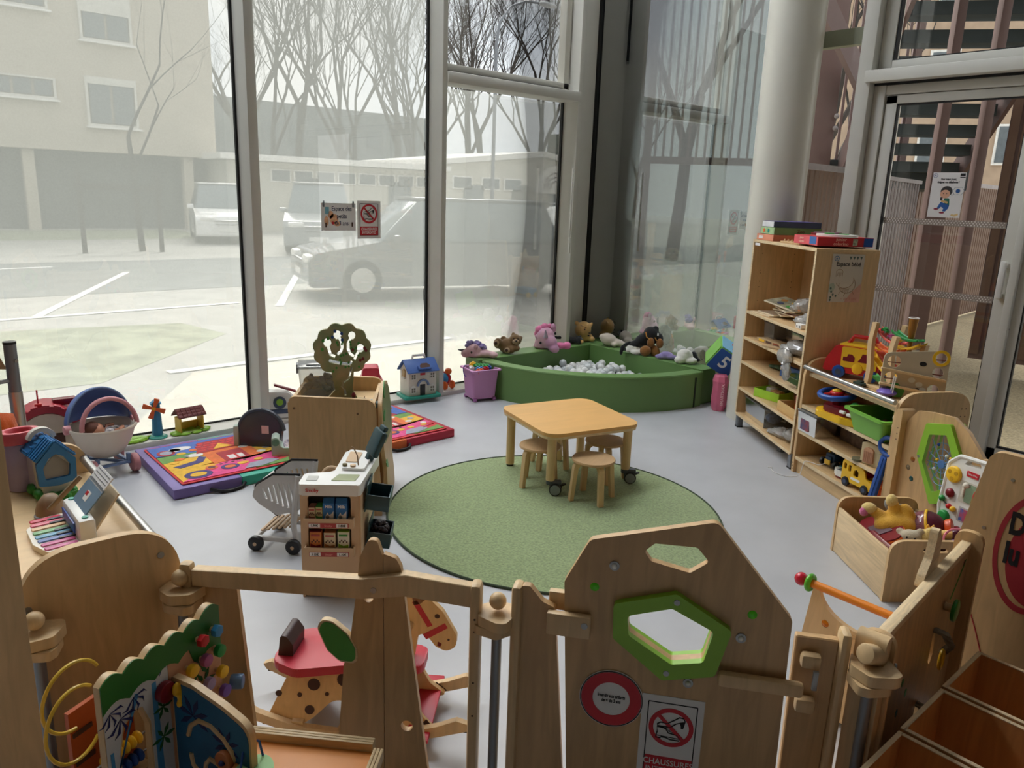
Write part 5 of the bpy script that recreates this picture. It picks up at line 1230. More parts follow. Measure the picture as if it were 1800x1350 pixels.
G().box((0, 0, .006), (.15, .065, .012), bev=.002).done('plate', GRN, b_)
g = G()
for i in range(5):
    for j in range(2): g.cyl((-.056+i*.028, -.016+j*.032, .012), (-.056+i*.028, -.016+j*.032, .018), .009, seg=12)
g.done('studs', GRN, b_, kind='stuff')
t2 = thing('brick_pile', 'hidden layer of loose toy bricks filling the pink tub', 'toy bricks', (3.835, 4.775, 0), -.22); t2['kind'] = 'stuff'
R = random.Random(6); g = G()
for k in range(40): g.box((R.uniform(-.08, .08), R.uniform(-.065, .065), R.uniform(.14, .215)), (.055, .03, .028), rz=R.uniform(0, 3))
g.done('bricks', mat('mixed_brick', (120, 96, 100), .4, scale=12, amt=.6), t2, kind='stuff')
# ================================================================== market stand and trolley
BEI = mat('stand_beige', (208, 176, 140), .5, amt=.02); PET = mat('petrol_plastic', (32, 66, 72), .4, amt=.05); LBL = mat('label_red', (176, 62, 62), .5)
SZ = -.672
t = thing('market_stand', 'beige toy market stand with white counter, price labels and crates', 'toy stand', (1.258, 2.703, 0), SZ)
g = G(); fr = rrect(.012, .006, .232, .47, .01)
g.panel(fr, .0, .012, [rrect(.030, .352, .203, .448, .014), rrect(.030, .222, .203, .315, .014)]); g.done('front_board', BEI, t, 25)
g = G(); g.box((.006, .055, .235), (.012, .11, .47)); g.box((.126, .41, .40), (.012, .012, .14)); g.done('side_board', BEI, t)
g = G(); g.box((.236, .20, .235), (.012, .39, .47), bev=.002); g.done('side_board', BEI, t); G().box((.122, .112, .235), (.22, .008, .47)).done('rear_board', mat('stand_grey', (120, 128, 132), .5), t)
G().box((.122, .06, .345), (.21, .11, .008)).done('shelf', BEI, t); G().box((.122, .06, .215), (.21, .11, .008)).done('shelf', BEI, t)
for z0, z1, a, b in ((.322, .362, '1.90', '1.80'), (.196, .236, '3.10', '1.10')):
    g = G(); g.prism(rrect(.020, -.030, .216, .004, .012), z0, z0+.006); g.panel(rrect(.020, z0, .216, z1, .008), -.032, -.026)
    for x in (.021, .215): g.box((x, -.014, (z0+z1)/2), (.006, .034, z1-z0), bev=.001)
    tr = g.done('tray', BEI, t)
    G().box((.118, -.0325, z0+.013), (.160, .0015, .020)).done('price_strip', LBL, tr)
    for x, s_ in ((.062, a), (.172, b)):
        G().box((x, -.0335, z0+.013), (.045, .001, .016)).done('price_tag', PAPER, tr)
        text('price', s_+'€', .014, facing(x, -.0342, z0+.0125), INK, tr, sx=.9, bold=.0004)
    text('brand_word', 'Smoby', .011, facing(.117, -.0335, z0+.012), mat('label_pink', (224, 150, 140), .5), tr, bold=.0002)
g = G(); g.prism(rp([(-.004, -.008), (.242, -.008), (.272, .392), (.118, .415), (.112, .14), (-.004, .118)], [.015, .015, .03, .02, .02, .015]), .452, .500); g._bev(g.bm.verts[:], .005, 2); g.done('counter', WHITEP, t, 30)
text('brand_word', 'Smoby', .019, facing(.052, -.0135, .476), mat('brand_red', (200, 50, 40), .5), t, bold=.0006)
SG = mat('scanner_glass', (150, 158, 116), .25)
g = G(); g.prism(rp([(.118, .035), (.215, .035), (.225, .108), (.138, .108)], .006), .4995, .5025); g.done('scanner_plate', SG, t)
g = G(); g.prism(rrect(.018, .035, .062, .085, .005), .4995, .5020); g.done('card_pad', mat('pad_grey', (190, 190, 182), .4), t)
g = G(); g.prism(rp([(.14, .155), (.235, .15), (.25, .375), (.135, .395)], .015), .4995, .512); g.done('till_top', WHITEP, t)
g = G(); g.prism(rp([(.145, .225), (.195, .222), (.20, .345), (.145, .355)], .008), .512, .5165); g.done('till_drawer', BEI, t)
G().cyl((.185, .175, .512), (.185, .175, .520), .012, seg=14).done('button', BEI, t); G().cyl((.150, .180, .512), (.150, .180, .522), .010, seg=14).done('button', mat('olive_knob', (120, 110, 70), .5), t)
G().tube([(.205, .19, .512), (.198, .21, .55), (.18, .23, .575), (.17, .235, .58)], .0028, 6).done('scanner_stem', mat('stem_tan', (150, 120, 90), .4, metal=.4), t)
M = Matrix.Translation((.238, .285, .512)) @ Matrix.Rotation(.55, 4, 'Z') @ Matrix.Rotation(.42, 4, 'Y') @ Matrix.Rotation(.08, 4, 'X')
g = G(); g.box((0, 0, .075), (.030, .095, .12), bev=.010, M=M); g.box((.006, 0, .145), (.022, .05, .022), bev=.006, M=M); g.box((0, 0, .01), (.030, .03, .04), bev=.004, M=M); g.done('screen', PET, t)
# scanner gun behind
g = G(); g.torus((.075, .27, .43), .036, .011, Matrix.Rotation(1.2, 4, 'X'), 16, 8); g.box((.05, .26, .415), (.085, .05, .03), bev=.006); g.tube([(.03, .25, .40), (.0, .2, .37), (.0, .12, .36)], .005, 6); g.done('scanner_gun', BEI, t); G().box((.048, .232, .418), (.04, .004, .02)).done('scanner_label', LBL, t)
def crate(t, x, y, z, tilt=0):
    M = Matrix.Translation((x, y, z)) @ Matrix.Rotation(.12, 4, 'Y')
    g = G(); g.box((-.045, 0, .045), (.006, .14, .12), M=M, bev=.002); g.box((0, 0, .0), (.095, .14, .006), M=M)
    g.box((.048, 0, .03), (.006, .14, .066), M=M, bev=.002)
    for s_ in (-1, 1): g.box((0, s_*.068, .03), (.095, .005, .066), M=M, bev=.001)
    g.done('crate', PET, t)
crate(t, .295, .13, .365); crate(t, .295, .16, .185)
R = random.Random(3); GRP = mat('grape_purple', (44, 32, 44), .3)
tt = thing('grape_bunch', 'bunch of dark purple toy grapes in the lower petrol crate of the stand', 'toy fruit', (1.258+.300*.782-(-.623)*-.0+.16*.623, 2.703-.300*.623+.16*.782, .20), SZ)
g = G()
for k in range(60):
    a, b = R.uniform(0, 6.28), R.uniform(-.2, 1.5); g.sph((.036*math.cos(a)*math.cos(b), .05*math.sin(a)*math.cos(b), .015+.052*math.sin(b)), .011, 8, 6)
g.sph((0, 0, .02), (.032, .045, .04), 10, 6); g.done('grapes', GRP, tt, kind='stuff')
def sloc(s, d, z): return (1.258+s*.782+d*.623, 2.703-s*.623+d*.782, z)
MB_ = mat('milk_blue', (44, 112, 178), .5, amt=.05)
for i, s in enumerate((.115, .166)):
    m_ = thing('milk_carton', 'blue toy milk carton '+('at the left of the pair on the upper stand shelf', 'at the right of the pair on the upper stand shelf')[i], 'toy food', sloc(s, .012, .349), SZ)
    g = G(); g.box((0, 0, .036), (.046, .044, .072)); g.panel([(-.022, .072), (.022, .072), (.004, .088), (-.004, .088)], -.022, .022, M=Matrix.Rotation(PI/2, 4, 'Z')); g.done('carton', MB_, m_)
    text('lettering', 'Milk', .017, facing(.0, -.0225, .058), PAPER, m_, bold=.0005)
    g = G(); g.panel([(-.018, .004), (.020, .004), (.020, .040), (.012, .028), (.002, .022), (-.004, .034), (-.012, .018)], -.0232, -.0222); g.done('white_splash', PAPER, m_); G().panel(circ(-.004, .014, .008, 12), -.0238, -.0230).done('cow_print', GREYM, m_)
foods = [('cream_carton', .048, .349, .030, .052, mat('carton_cream', (212, 196, 164), .5), 'small cream toy carton at the left end of the upper shelf', mat('carton_rose', (170, 110, 90), .5)), ('olive_carton', .077, .349, .030, .055, mat('carton_olive', (196, 190, 140), .5), 'small olive topped toy carton beside the milk cartons', GREENP),
         ('cereal_box', .060, .219, .050, .076, mat('cereal_orange', (214, 132, 66), .5), 'orange and red toy cereal box on the lower stand shelf', DKRED), ('biscuit_box', .117, .219, .050, .074, mat('biscuit_cream', (220, 206, 176), .5), 'cream toy biscuit box in the middle of the lower shelf', mat('biscuit_brown', (170, 110, 60), .5)), ('vegetable_box', .172, .219, .050, .078, mat('veg_white', (226, 224, 206), .5), 'white and green toy food box at the right of the lower shelf', LIME)]
for nm, s, z, w_, h_, m_, lb, m2_ in foods:
    o = thing('food_carton', lb, 'toy food', sloc(s, .012, z), SZ)
    G().box((0, 0, h_/2), (w_-.004, .044, h_), bev=.001).done('carton', m_, o)
    G().panel([(-w_*.4, .004), (w_*.4, .004), (w_*.4, h_*.30), (0, h_*.22), (-w_*.4, h_*.36)], -.0232, -.0222).done('lower_print', m2_, o)
    g = G()
    for k in range(5): g.panel(circ(-w_*.28+k*w_*.14, h_*.45+(k % 2)*.006, .0035, 8), -.0232, -.0222)
    g.done('dot_print', BROWNP, o, kind='stuff'); G().box((0, -.0225, h_*.82), (w_*.7, .001, h_*.10)).done('title_print', LBL if m2_ != LIME else GREENP, o)
    G().box((0, 0, h_+.001), (w_-.004, .044, .002)).done('top_flap', m2_, o)
TG = mat('trolley_grey', (208, 206, 204), .45)
t = thing('toy_trolley', 'light grey toy shopping trolley with black wheels parked behind the stand', 'trolley', (1.285, 3.245, 0), -.863)
side = rp([(-.005, .262), (.02, .318), (.10, .372), (.225, .382), (.228, .215), (.115, .178), (.03, .225)], .02, 4)
slots = []
for i in range(6):
    x = .050+i*.026; zt = .318+.006*i-(.004*abs(i-3)); zb = .255-.010*i+(.004 if i > 3 else 0)
    slots.append(rp([(x-.010, zt), (x+.002, zt), (x+.022, zb), (x+.010, zb)], .005, 3))
for y in (0, .20): g = G(); g.panel(side, y-.006, y+.006, slots); g.done('basket_side', TG, t, 25)
g = G(); g.box((.008, .10, .283), (.012, .2, .06), M=None, bev=.003); g.done('basket_front', TG, t); G().box((.12, .10, .205), (.2, .19, .008), M=Matrix.Translation((.12, 0, .2)) @ Matrix.Rotation(.22, 4, 'Y') @ Matrix.Translation((-.12, 0, -.2))).done('basket_floor', TG, t)
G().tube([(.23, 0, .385), (.10, 0, .377), (.018, 0, .322), (-.008, .02, .262), (.028, .02, .222), (.115, .0, .175)], .006, 6).done('basket_piping', BLACKP, t); G().tube([(.23, .2, .385), (.10, .2, .377), (.018, .2, .322), (-.008, .18, .262)], .006, 6).done('basket_piping', BLACKP, t)
g = G(); g.tube([(.22, .0, .38), (.20, .0, .22), (.19, .0, .13), (.20, .0, .06)], [.014, .016, .014, .012], 8); g.tube([(.22, .2, .38), (.20, .2, .22), (.19, .2, .13), (.20, .2, .06)], [.014, .016, .014, .012], 8); g.box((.10, .0, .055), (.20, .02, .022), bev=.005); g.box((.10, .2, .055), (.20, .02, .022), bev=.005); g.box((.0, .1, .055), (.02, .2, .02), bev=.004); g.done('frame', TG, t)
for i in range(6): G().box((.025+i*.028, .10, .085+.006*i), (.014, .17, .008), bev=.002).done('tray_slat', BEI, t)
for x in (.012, .195):
    for y in (-.022, .222): w_ = G().cyl((x, y-.014, .036), (x, y+.014, .036), .036, seg=28, bev=.006).done('wheel', BLACKP, t); G().cyl((x, y-.0155, .036), (x, y-.0125, .036), .009, seg=12).done('hub', BEI, w_)

# ================================================================== toys at the back of the mat
t = thing('toy_till', 'grey green toy with dark smoky dome cover standing on the farm quilt', 'toy', (1.83, 4.44, .060), -.75)
SMK = mat('smoky_dome', (58, 64, 76), .25, alpha=.92); MINT = mat('mint_grey', (176, 192, 178), .45, amt=.02)
g = G(); g.panel(arc(0, .10, .135, .15, PI-.05, 14)+[(-.13, 0), (.12, 0)], -.02, .02); g.done('dome', SMK, t, 25)
g = G(); g.tube([(.137*math.cos(a), 0, .10+.137*math.sin(a)) for a in [.1+i*(PI-.2)/20 for i in range(21)]], .018, 8); g.done('dome_rim', DKGREY, t)
G().box((.03, -.022, .12), (.045, .003, .05)).done('sticker', mat('sticker_pink', (226, 196, 196), .6), t)
g = G(); g.tube([(-.05, -.012, .205), (0, -.012, .222), (.05, -.012, .200)], .006, 8); g.done('grip', BLACKP, t)
G().box((-.155, 0, .07), (.035, .06, .14), bev=.012).done('end_block', MINT, t)
t = thing('mint_console', 'pale mint toy console with round dial at the edge of the quilt', 'toy', (1.865, 4.25, .060), -.45)
g = G(); g.panel(rp([(-.05, 0), (.14, 0), (.14, .05), (.0, .055), (-.005, .11), (-.03, .125), (-.05, .11)], [.01, .01, .01, .02, .01, .02, .01]), -.05, .06); g._bev(g.bm.verts[:], .003, 1); g.done('console', MINT, t, 30)
G().cyl((-.026, -.052, .092), (-.026, -.058, .092), .022, seg=20).done('dial', mat('dial_green', (110, 150, 128), .45), t)
G().cyl((.06, -.0, .055), (.062, -.004, .062), .045, seg=24).done('round_pad', mat('pad_pattern', (80, 78, 100), .5, scale=60, col2=(220, 200, 200)), t)
t = thing('toy_helicopter', 'white toy helicopter with grey skirt and red top on the window ledge', 'toy', (2.20, 5.08, .035), -.35)
g = G(); g.panel(rp([(-.13, .07), (.15, .07), (.16, .12), (.09, .19), (-.04, .20), (-.12, .16)], .03, 4), -.05, .05, [circ(-.075, .150, .026, 14, .03)]); g._bev(g.bm.verts[:], .0); g.done('cabin', WHITEP, t, 30)
NAV = mat('navy_grey', (62, 76, 104), .45)
g = G(); g.box((0, 0, .055), (.30, .12, .035), bev=.008); g.done('skirt', NAV, t); G().cyl((.03, -.052, .12), (.03, -.058, .12), .045, seg=22).done('wheel_arch', NAV, t)
G().cyl((.03, -.058, .125), (.03, -.064, .125), .024, seg=20).done('wheel_badge', LIME, t)
for x in (-.10, .13): G().cyl((x, -.06, .028), (x, -.03, .028), .028, seg=18).done('wheel', BLACKP, t)
G().box((.01, -.045, .03), (.18, .02, .045), bev=.006).done('front_bumper', WHITEP, t); G().box((.06, 0, .205), (.16, .04, .014), bev=.004, M=Matrix.Rotation(.35, 4, 'Y') @ Matrix.Translation((-.065, 0, .02))).done('rotor_bar', DKRED, t)

# ================================================================== soft toys round the pit
BRF = mat('fur_brown', (122, 92, 56), .95, kind='fuzz', amt=.12); PKF = mat('fur_pink', (226, 176, 192), .95, kind='fuzz', scale=9, col2=(206, 150, 190)); PK2 = mat('fur_hot_pink', (226, 122, 168), .95, kind='fuzz', amt=.1)
LVF = mat('fur_lavender', (150, 136, 190), .95, kind='fuzz', amt=.15); CRF = mat('fur_cream', (226, 216, 198), .95, kind='fuzz', amt=.06); WHF = mat('fur_white', (236, 233, 224), .95, kind='fuzz', amt=.04)
BKF = mat('fur_black', (20, 20, 24), .95, kind='fuzz', amt=.3); TNF = mat('fur_tan', (214, 170, 104), .95, kind='fuzz', amt=.08); DGF = mat('fur_dog_tan', (150, 98, 44), .95, kind='fuzz', amt=.1); PLF = mat('fur_pale_pink', (222, 180, 186), .95, kind='fuzz', amt=.08)
RA, RB2 = -.735, -.90
Z0 = .297
t = thing('plush_pony', 'pale pink plush pony with lavender mane lying behind the pink tub', 'soft toy', (3.97, 5.01, Z0), RA)
blob('body', [((-.02, 0, .05), (.075, .055, .058)), ((-.085, -.01, .028), (.045, .04, .038)), ((.07, 0, .03), (.07, .05, .035)), ((.14, 0, .022), (.05, .045, .028)), ((.0, -.0, .02), (.06, .06, .03))], PLF, t)
g = G()
R = random.Random(1)
for k in range(34): a = R.uniform(0, 2.6); g.sph((-.02+.08*math.cos(a)+R.uniform(-.015, .015), .02+R.uniform(-.03, .02), .07+.045*math.sin(a)+R.uniform(-.008, .012)), (.022, .02, .018), 8, 6)
g.done('mane', LVF, t, 80, kind='stuff'); G().cyl((-.10, -.01, .05), (-.155, -.015, .058), .016, .003, seg=10).done('horn', mat('horn_grey', (110, 104, 112), .6), t)
G().sph((-.035, -.05, .045), (.009, .006, .011), 10, 8).done('eye', INK, t); G().sph((.0, -.05, .095), (.02, .01, .022)).done('ear', PLF, t)
t = thing('plush_teddy', 'brown plush teddy bear lying on its back on the pit edge', 'soft toy', (4.31, 5.01, Z0), RA)
blob('body', [((.0, 0, .062), (.075, .06, .062), (0, -.5, 0)), ((.075, 0, .115), (.058, .055, .052)), ((-.075, -.03, .085), (.040, .035, .048)), ((.03, -.05, .035), (.05, .035, .034)), ((-.03, .03, .115), (.03, .026, .026)), ((.085, -.045, .05), (.036, .03, .03)), ((.055, .01, .165), (.018, .012, .018)), ((.125, .0, .135), (.018, .012, .018))], BRF, t)
PADM = mat('paw_pad', (176, 148, 116), .9, kind='fuzz'); DPAD = mat('paw_dark', (66, 40, 36), .8)
for p, r in (((-.088, -.058, .088), (.026, .010, .030)), ((.008, -.080, .034), (.026, .010, .024))): q = G().sph(p, r, 14, 8).done('paw_pad', PADM, t); G().sph((p[0]-.004, p[1]-.006, p[2]+.002), (.014, .007, .015), 10, 8).done('paw_print', DPAD, q)
hd = G().sph((.080, -.050, .108), (.030, .018, .024), 14, 10).done('muzzle', PADM, t); G().sph((.084, -.068, .118), (.010, .005, .007), 10, 8).done('nose', INK, hd)
for x in (.062, .098): G().sph((x, -.049, .134), (.0055, .004, .0055), 8, 6).done('eye', INK, t)
t = thing('plush_unicorn', 'large pink plush unicorn head down on the pit edge', 'soft toy', (4.73, 4.96, Z0), RA)
blob('body', [((.0, 0, .115), (.085, .075, .085)), ((.03, -.03, .075), (.085, .065, .065), (0, .6, 0)), ((.075, -.045, .018), (.058, .05, .042), (0, .5, 0)), ((-.03, .02, .05), (.07, .06, .06)), ((-.075, -.0, .108), (.026, .022, .020)), ((-.02, .03, .02), (.09, .07, .03))], PKF, t)
g = G()
for p, r in (((-.055, .02, .165), (.045, .045, .042)), ((-.01, .02, .195), (.04, .04, .035)), ((.035, .02, .205), (.03, .03, .024)), ((-.075, .03, .13), (.03, .03, .035))): g.sph(p, r, 12, 8)
g.done('mane', PK2, t, 80, kind='stuff')
G().cyl((.0, -.075, .115), (-.005, -.085, .185), .022, .004, seg=12).done('horn', mat('horn_silver', (176, 164, 178), .4, metal=.3), t)
blob('ear', [((.065, 0, .205), (.028, .018, .030)), ((.075, 0, .175), (.02, .016, .02))], PKF, t, .006)
for x, z, y in ((-.045, .062, -.062), (.085, .150, -.045)): G().sph((x, y, z), (.011, .007, .013), 10, 8).done('eye', INK, t)
blob('leg', [((.14, .02, .03), (.06, .038, .030)), ((.20, .02, .032), (.040, .038, .036)), ((.08, .03, .03), (.06, .04, .03))], PK2, t)
t = thing('plush_black_cat', 'small black plush cat lying between the unicorn and the tan soft toy', 'soft toy', (5.10, 5.01, Z0), RA)
blob('body', [((.0, 0, .035), (.085, .035, .034)), ((.085, -.01, .035), (.038, .034, .036)), ((-.10, 0, .055), (.05, .016, .016), (0, -.1, 0)), ((-.15, 0, .060), (.03, .013, .013)), ((.095, .0, .075), (.012, .008, .014)), ((.065, 0, .072), (.012, .008, .014))], BKF, t, .006)
G().sph((.112, -.036, .03), (.014, .008, .016), 10, 8).done('snout', TNF, t); G().sph((.10, -.04, .046), (.005, .004, .005), 8, 6).done('eye', YEL, t)
t = thing('plush_tan_toy', 'tan plush toy slumped head first against the window corner', 'soft toy', (5.29, 5.03, Z0), RA)
blob('body', [((.0, 0, .115), (.078, .07, .085), (0, .45, 0)), ((.02, .02, .04), (.085, .06, .045)), ((.085, -.01, .028), (.036, .032, .026)), ((-.065, .0, .178), (.022, .014, .022)), ((.075, .01, .165), (.018, .014, .028), (0, .5, 0))], TNF, t)
for x, z in ((.01, .128), (.055, .095)): G().sph((x, -.068, z), (.006, .005, .007), 8, 6).done('eye', INK, t)
G().sph((.05, -.066, .07), (.011, .006, .008), 10, 8).done('nose', INK, t)
for k in range(2): G().tube([(-.03+k*.03, -.066, .165-k*.01), (-.005+k*.03, -.074, .160-k*.012)], .003, 5).done('stripe', BROWNP, t)
t = thing('plush_seal', 'cream plush animal lying on the pit edge right of the corner', 'soft toy', (5.36, 4.72, Z0), RB2)
blob('body', [((-.03, 0, .062), (.085, .06, .058), (0, .25, 0)), ((.07, -.01, .035), (.07, .045, .036), (0, .3, 0)), ((.13, -.015, .018), (.05, .03, .02), (0, .2, 0)), ((-.085, -.01, .085), (.035, .03, .03)), ((.03, -.05, .025), (.03, .024, .022))], mat('fur_ecru', (214, 202, 184), .95, kind='fuzz', amt=.06), t)
t = thing('plush_dog', 'black and tan plush dog bending its head on the pit edge', 'soft toy', (5.355, 4.28, Z0), RB2)
blob('body', [((.02, 0, .185), (.075, .062, .070), (0, .5, 0)), ((-.06, 0, .125), (.075, .055, .055), (0, -.75, 0)), ((-.125, 0, .075), (.065, .05, .045), (0, -.3, 0)), ((.055, .0, .235), (.030, .026, .030)), ((.095, 0, .14), (.035, .04, .06)), ((.01, .0, .11), (.05, .04, .05))], BKF, t)
blob('tail', [((-.185, -.01, .085), (.05, .018, .018), (0, -.5, 0)), ((-.225, -.02, .045), (.022, .016, .03)), ((-.235, -.02, .01), (.016, .014, .03))], BKF, t, .006)
blob('muzzle', [((.02, -.055, .120), (.034, .03, .045)), ((.10, -.045, .115), (.034, .028, .045))], DGF, t, .006); blob('paw', [((-.02, -.075, .045), (.052, .035, .048))], DGF, t, .006); blob('paw', [((.065, -.035, .035), (.045, .035, .06), (0, -.3, 0))], DGF, t, .006)
g = G(); g.tube([(-.03, -.058, .21), (-.02, -.07, .17), (.01, -.075, .15)], .005, 6); g.tube([(.055, -.066, .165), (.07, -.058, .14)], .005, 6); g.done('tan_mark', mat('mark_tan', (214, 150, 70), .9), t); G().box((.078, -.052, .195), (.014, .003, .024)).done('label_tag', PAPER, t)
t = thing('plush_polar_bear', 'white plush polar bear lying flat under the black dog', 'soft toy', (5.33, 4.37, Z0), RB2)
blob('body', [((-.045, -.04, .052), (.062, .052, .050)), ((-.090, -.055, .034), (.030, .030, .024)), ((.06, -.03, .038), (.09, .055, .036)), ((.14, -.03, .026), (.06, .05, .028)), ((-.068, -.03, .098), (.016, .010, .016)), ((.0, -.02, .098), (.022, .014, .020)), ((-.02, -.09, .022), (.05, .026, .02))], WHF, t)
G().sph((-.116, -.068, .036), (.014, .012, .014), 12, 8).done('nose', INK, t)
for x in (-.075, -.045): G().sph((x, -.088+.02*(x < -.06), .066), (.004, .003, .004), 8, 6).done('eye', INK, t)
t = thing('plush_lavender', 'lavender plush toy lying between polar bear and white soft toy', 'soft toy', (5.34, 4.06, Z0), RB2)
blob('body', [((.0, 0, .034), (.062, .04, .034)), ((-.05, -.015, .022), (.05, .03, .022)), ((.045, -.02, .024), (.05, .032, .024))], LVF, t, .006)
t = thing('plush_penguin', 'white plush animal with a black ear at the right end of the pit', 'soft toy', (5.35, 3.86, Z0), RB2)
blob('body', [((-.01, 0, .062), (.072, .06, .062)), ((-.05, -.03, .03), (.048, .04, .034)), ((.04, -.02, .03), (.06, .05, .03)), ((.0, -.03, .10), (.03, .026, .024))], WHF, t)
blob('ear', [((.075, .01, .060), (.026, .03, .05), (0, -.4, 0)), ((.10, .0, .035), (.026, .02, .016))], BKF, t, .006)
# number cube and pink game tube
t = thing('number_cube', 'soft number cube in blue, sky blue and lime with a white five', 'cushion', (5.33, 3.475, .425), 0, rot=(.35, .55, -.75))
CUB = mat('cube_royal', (24, 76, 150), .8, kind='fuzz', bump=.2, amt=.05); CUS = mat('cube_sky', (120, 190, 224), .8, kind='fuzz', bump=.2, amt=.04); CUL = mat('cube_lime', (130, 196, 70), .8, kind='fuzz', bump=.2, amt=.04)
s_ = .105
g = G(); g.box((0, 0, 0), (s_*2-.004,)*3, bev=.012, seg=3); g.done('core', CUL, t)
g = G(); g.prism(rrect(-s_*.93, -s_*.93, s_*.93, s_*.93, .012), 0, .005, Matrix.Translation((0, -s_+.001, 0)) @ Matrix.Rotation(PI/2, 4, 'X')); g.done('royal_face', CUB, t)
g = G(); g.prism(rrect(-s_*.93, -s_*.93, s_*.93, s_*.93, .012), 0, .005, Matrix.Translation((0, 0, s_-.001))); g.done('sky_face', CUS, t)
g = G(); g.prism(rrect(-s_*.93, -s_*.93, s_*.93, s_*.93, .012), 0, .005, Matrix.Translation((-s_+.001, 0, 0)) @ Matrix.Rotation(-PI/2, 4, 'Y')); g.done('lime_face', CUL, t)
text('numeral', '5', .15, Matrix.Translation((.0, -s_-.006, .0)) @ Matrix.Rotation(PI/2, 4, 'X'), PAPER, t, bold=.003, ext=.001)
text('numeral', '2', .15, Matrix.Translation((.03, .0, s_+.006)), mat('numeral_orange', (226, 92, 56), .8), t, bold=.003, ext=.001)
t = thing('game_tube', 'tall pink plastic game canister between the pit and the column', 'container', (5.245, 3.425, 0), .3)
g = G(); g.lathe([(0, 0), (.050, 0), (.062, .03), (.066, .10), (.060, .20), (.066, .245), (.056, .285), (.045, .298), (0, .30)], 8); g.done('canister', mat('tube_pink', (218, 112, 140), .4), t, 20)
text('lettering', 'SMARTMAX', .034, Matrix.Rotation(-.9, 4, 'Z') @ Matrix.Translation((0, -.0635, .14)) @ Matrix.Rotation(PI/2, 4, 'X') @ Matrix.Rotation(PI/2, 4, 'Z'), mat('tube_text', (244, 190, 200), .5), t, bold=.0006, ext=.003)

# ================================================================== things on the bookcase
BKZ = math.atan2(-.812, -.584)
def bk(s, d, z): return (4.97-.584*s+.812*d, 3.095-.812*s-.584*d, z+.0008)
def gbox(nm, lb, s, d, z, W, D, H, rz, m, side=None, cat='game box', lid=None):
    t = thing(nm, lb, cat, bk(s, d, z), BKZ+rz)
    G().box((0, 0, H/2), (W, D, H), bev=.001, seg=1).done('carton', m, t)
    if side: G().box((0, -D/2-.0008, H/2), (W*.97, .001, H*.92)).done('end_print', side, t)
    if lid: G().box((0, 0, H+.0006), (W*.94, D*.94, .001)).done('lid_print', lid, t)
    return t
TB = 1.40
# note: front of the stacks is turned a little so both the long and the short sides show
t = gbox('game_box', 'flat terracotta game box lowest in the left stack on the bookcase', .135, .20, TB, .25, .36, .042, .06, mat('box_terracotta', (196, 110, 80), .6), mat('box_salmon', (226, 150, 120), .6))
G().box((-.06, -.1815, .02), (.06, .001, .02)).done('word_print', PAPER, t)
t = gbox('game_box', 'green game box in the middle of the left stack on the bookcase', .150, .20, TB+.043, .22, .34, .048, .02, mat('box_green', (112, 138, 90), .6), mat('box_mint', (170, 200, 150), .6, scale=30, amt=.15))
g = G()
for i, m_ in enumerate((ORA, TEALG)): G().cyl((-.05+.07*i, -.1715, .024), (-.05+.07*i, -.173, .024), .014, seg=12).done('dino_print', m_, t)
text('box_word', 'Zoo', .03, Matrix.Translation((.1108, 0, 0)) @ Matrix.Rotation(PI/2, 4, 'Z') @ facing(.02, 0, .024), mat('word_brown', (90, 60, 40), .6), t, bold=.001)
t = gbox('game_box', 'dark blue game box on top of the left stack on the bookcase', .150, .20, TB+.092, .22, .33, .040, -.05, mat('box_navy', (62, 72, 100), .6), mat('box_white', (226, 226, 228), .6), lid=mat('box_violet', (98, 84, 150), .6, scale=20, amt=.3))
t = thing('pegboard', 'pale wooden peg board lying under the boxes on the bookcase', 'toy', bk(.50, .20, TB), BKZ+.1)
G().box((0, 0, .005), (.30, .30, .010), bev=.001).done('board', BEECH, t)
for i in range(6): G().cyl((-.12+i*.045, -.135, .010), (-.12+i*.045, -.135, .024), .006, seg=8).done('peg', BEECH, t)
t = gbox('game_box', 'red game box lettered junior colorino at the right on the bookcase', .775, .20, TB+.0, .30, .36, .056, PI/2+.05+.55, mat('box_red', (186, 34, 44), .5), None)
bpy.data.objects.remove(t.children[0]); t.rotation_euler = (0, 0, BKZ+.04)
REDB = MATS['box_red']
t.location = bk(.745, .205, TB+.011)
G().box((0, 0, .027), (.30, .36, .054), bev=.001, seg=1).done('carton', REDB, t)
for sgn, nmx in ((1, 'long'),):
    Mx = Matrix.Translation((.151, 0, 0)) @ Matrix.Rotation(PI/2, 4, 'Z')      # long side looks along +x
    text('box_word', 'junior\ncolorino', .026, Mx @ facing(-.03, -.0005, .028), mat('word_salmon', (236, 176, 160), .5), t, bold=.0006, sx=1.1)
    G().box((.1505, .148, .027), (.001, .060, .05)).done('blue_print', BLUE, t); G().box((.1505, .062, .027), (.001, .03, .04)).done('picture_print', mat('pic_grey', (170, 180, 160), .6, scale=60, amt=.5), t)
Mx = facing(0, -.1805, .028)
G().box((0, -.1803, .027), (.29, .001, .05)).done('end_print', mat('box_rose', (226, 96, 104), .5), t); G().box((.09, -.1808, .030), (.08, .001, .044)).done('blue_print', mat('print_midblue', (60, 110, 180), .5), t)
text('box_word', 'junior\ncolorino', .020, facing(-.05, -.1812, .028), mat('word_pale', (244, 190, 170), .5), t, bold=.0004)
t = thing('disc_puzzle', 'dark red round puzzle disc lying on the red game box', 'toy', bk(.60, .24, TB+.0655), BKZ)
G().cyl((0, 0, 0), (0, 0, .012), .10, seg=32).done('disc', DKRED, t); G().cyl((0, 0, .012), (0, 0, .018), .085, seg=32).done('upper_disc', mat('disc_mauve', (120, 70, 90), .5), t)
t = thing('puzzle_plate', 'white plastic puzzle plate lying on the red game box', 'toy', bk(.80, .20, TB+.0655), BKZ+.6)
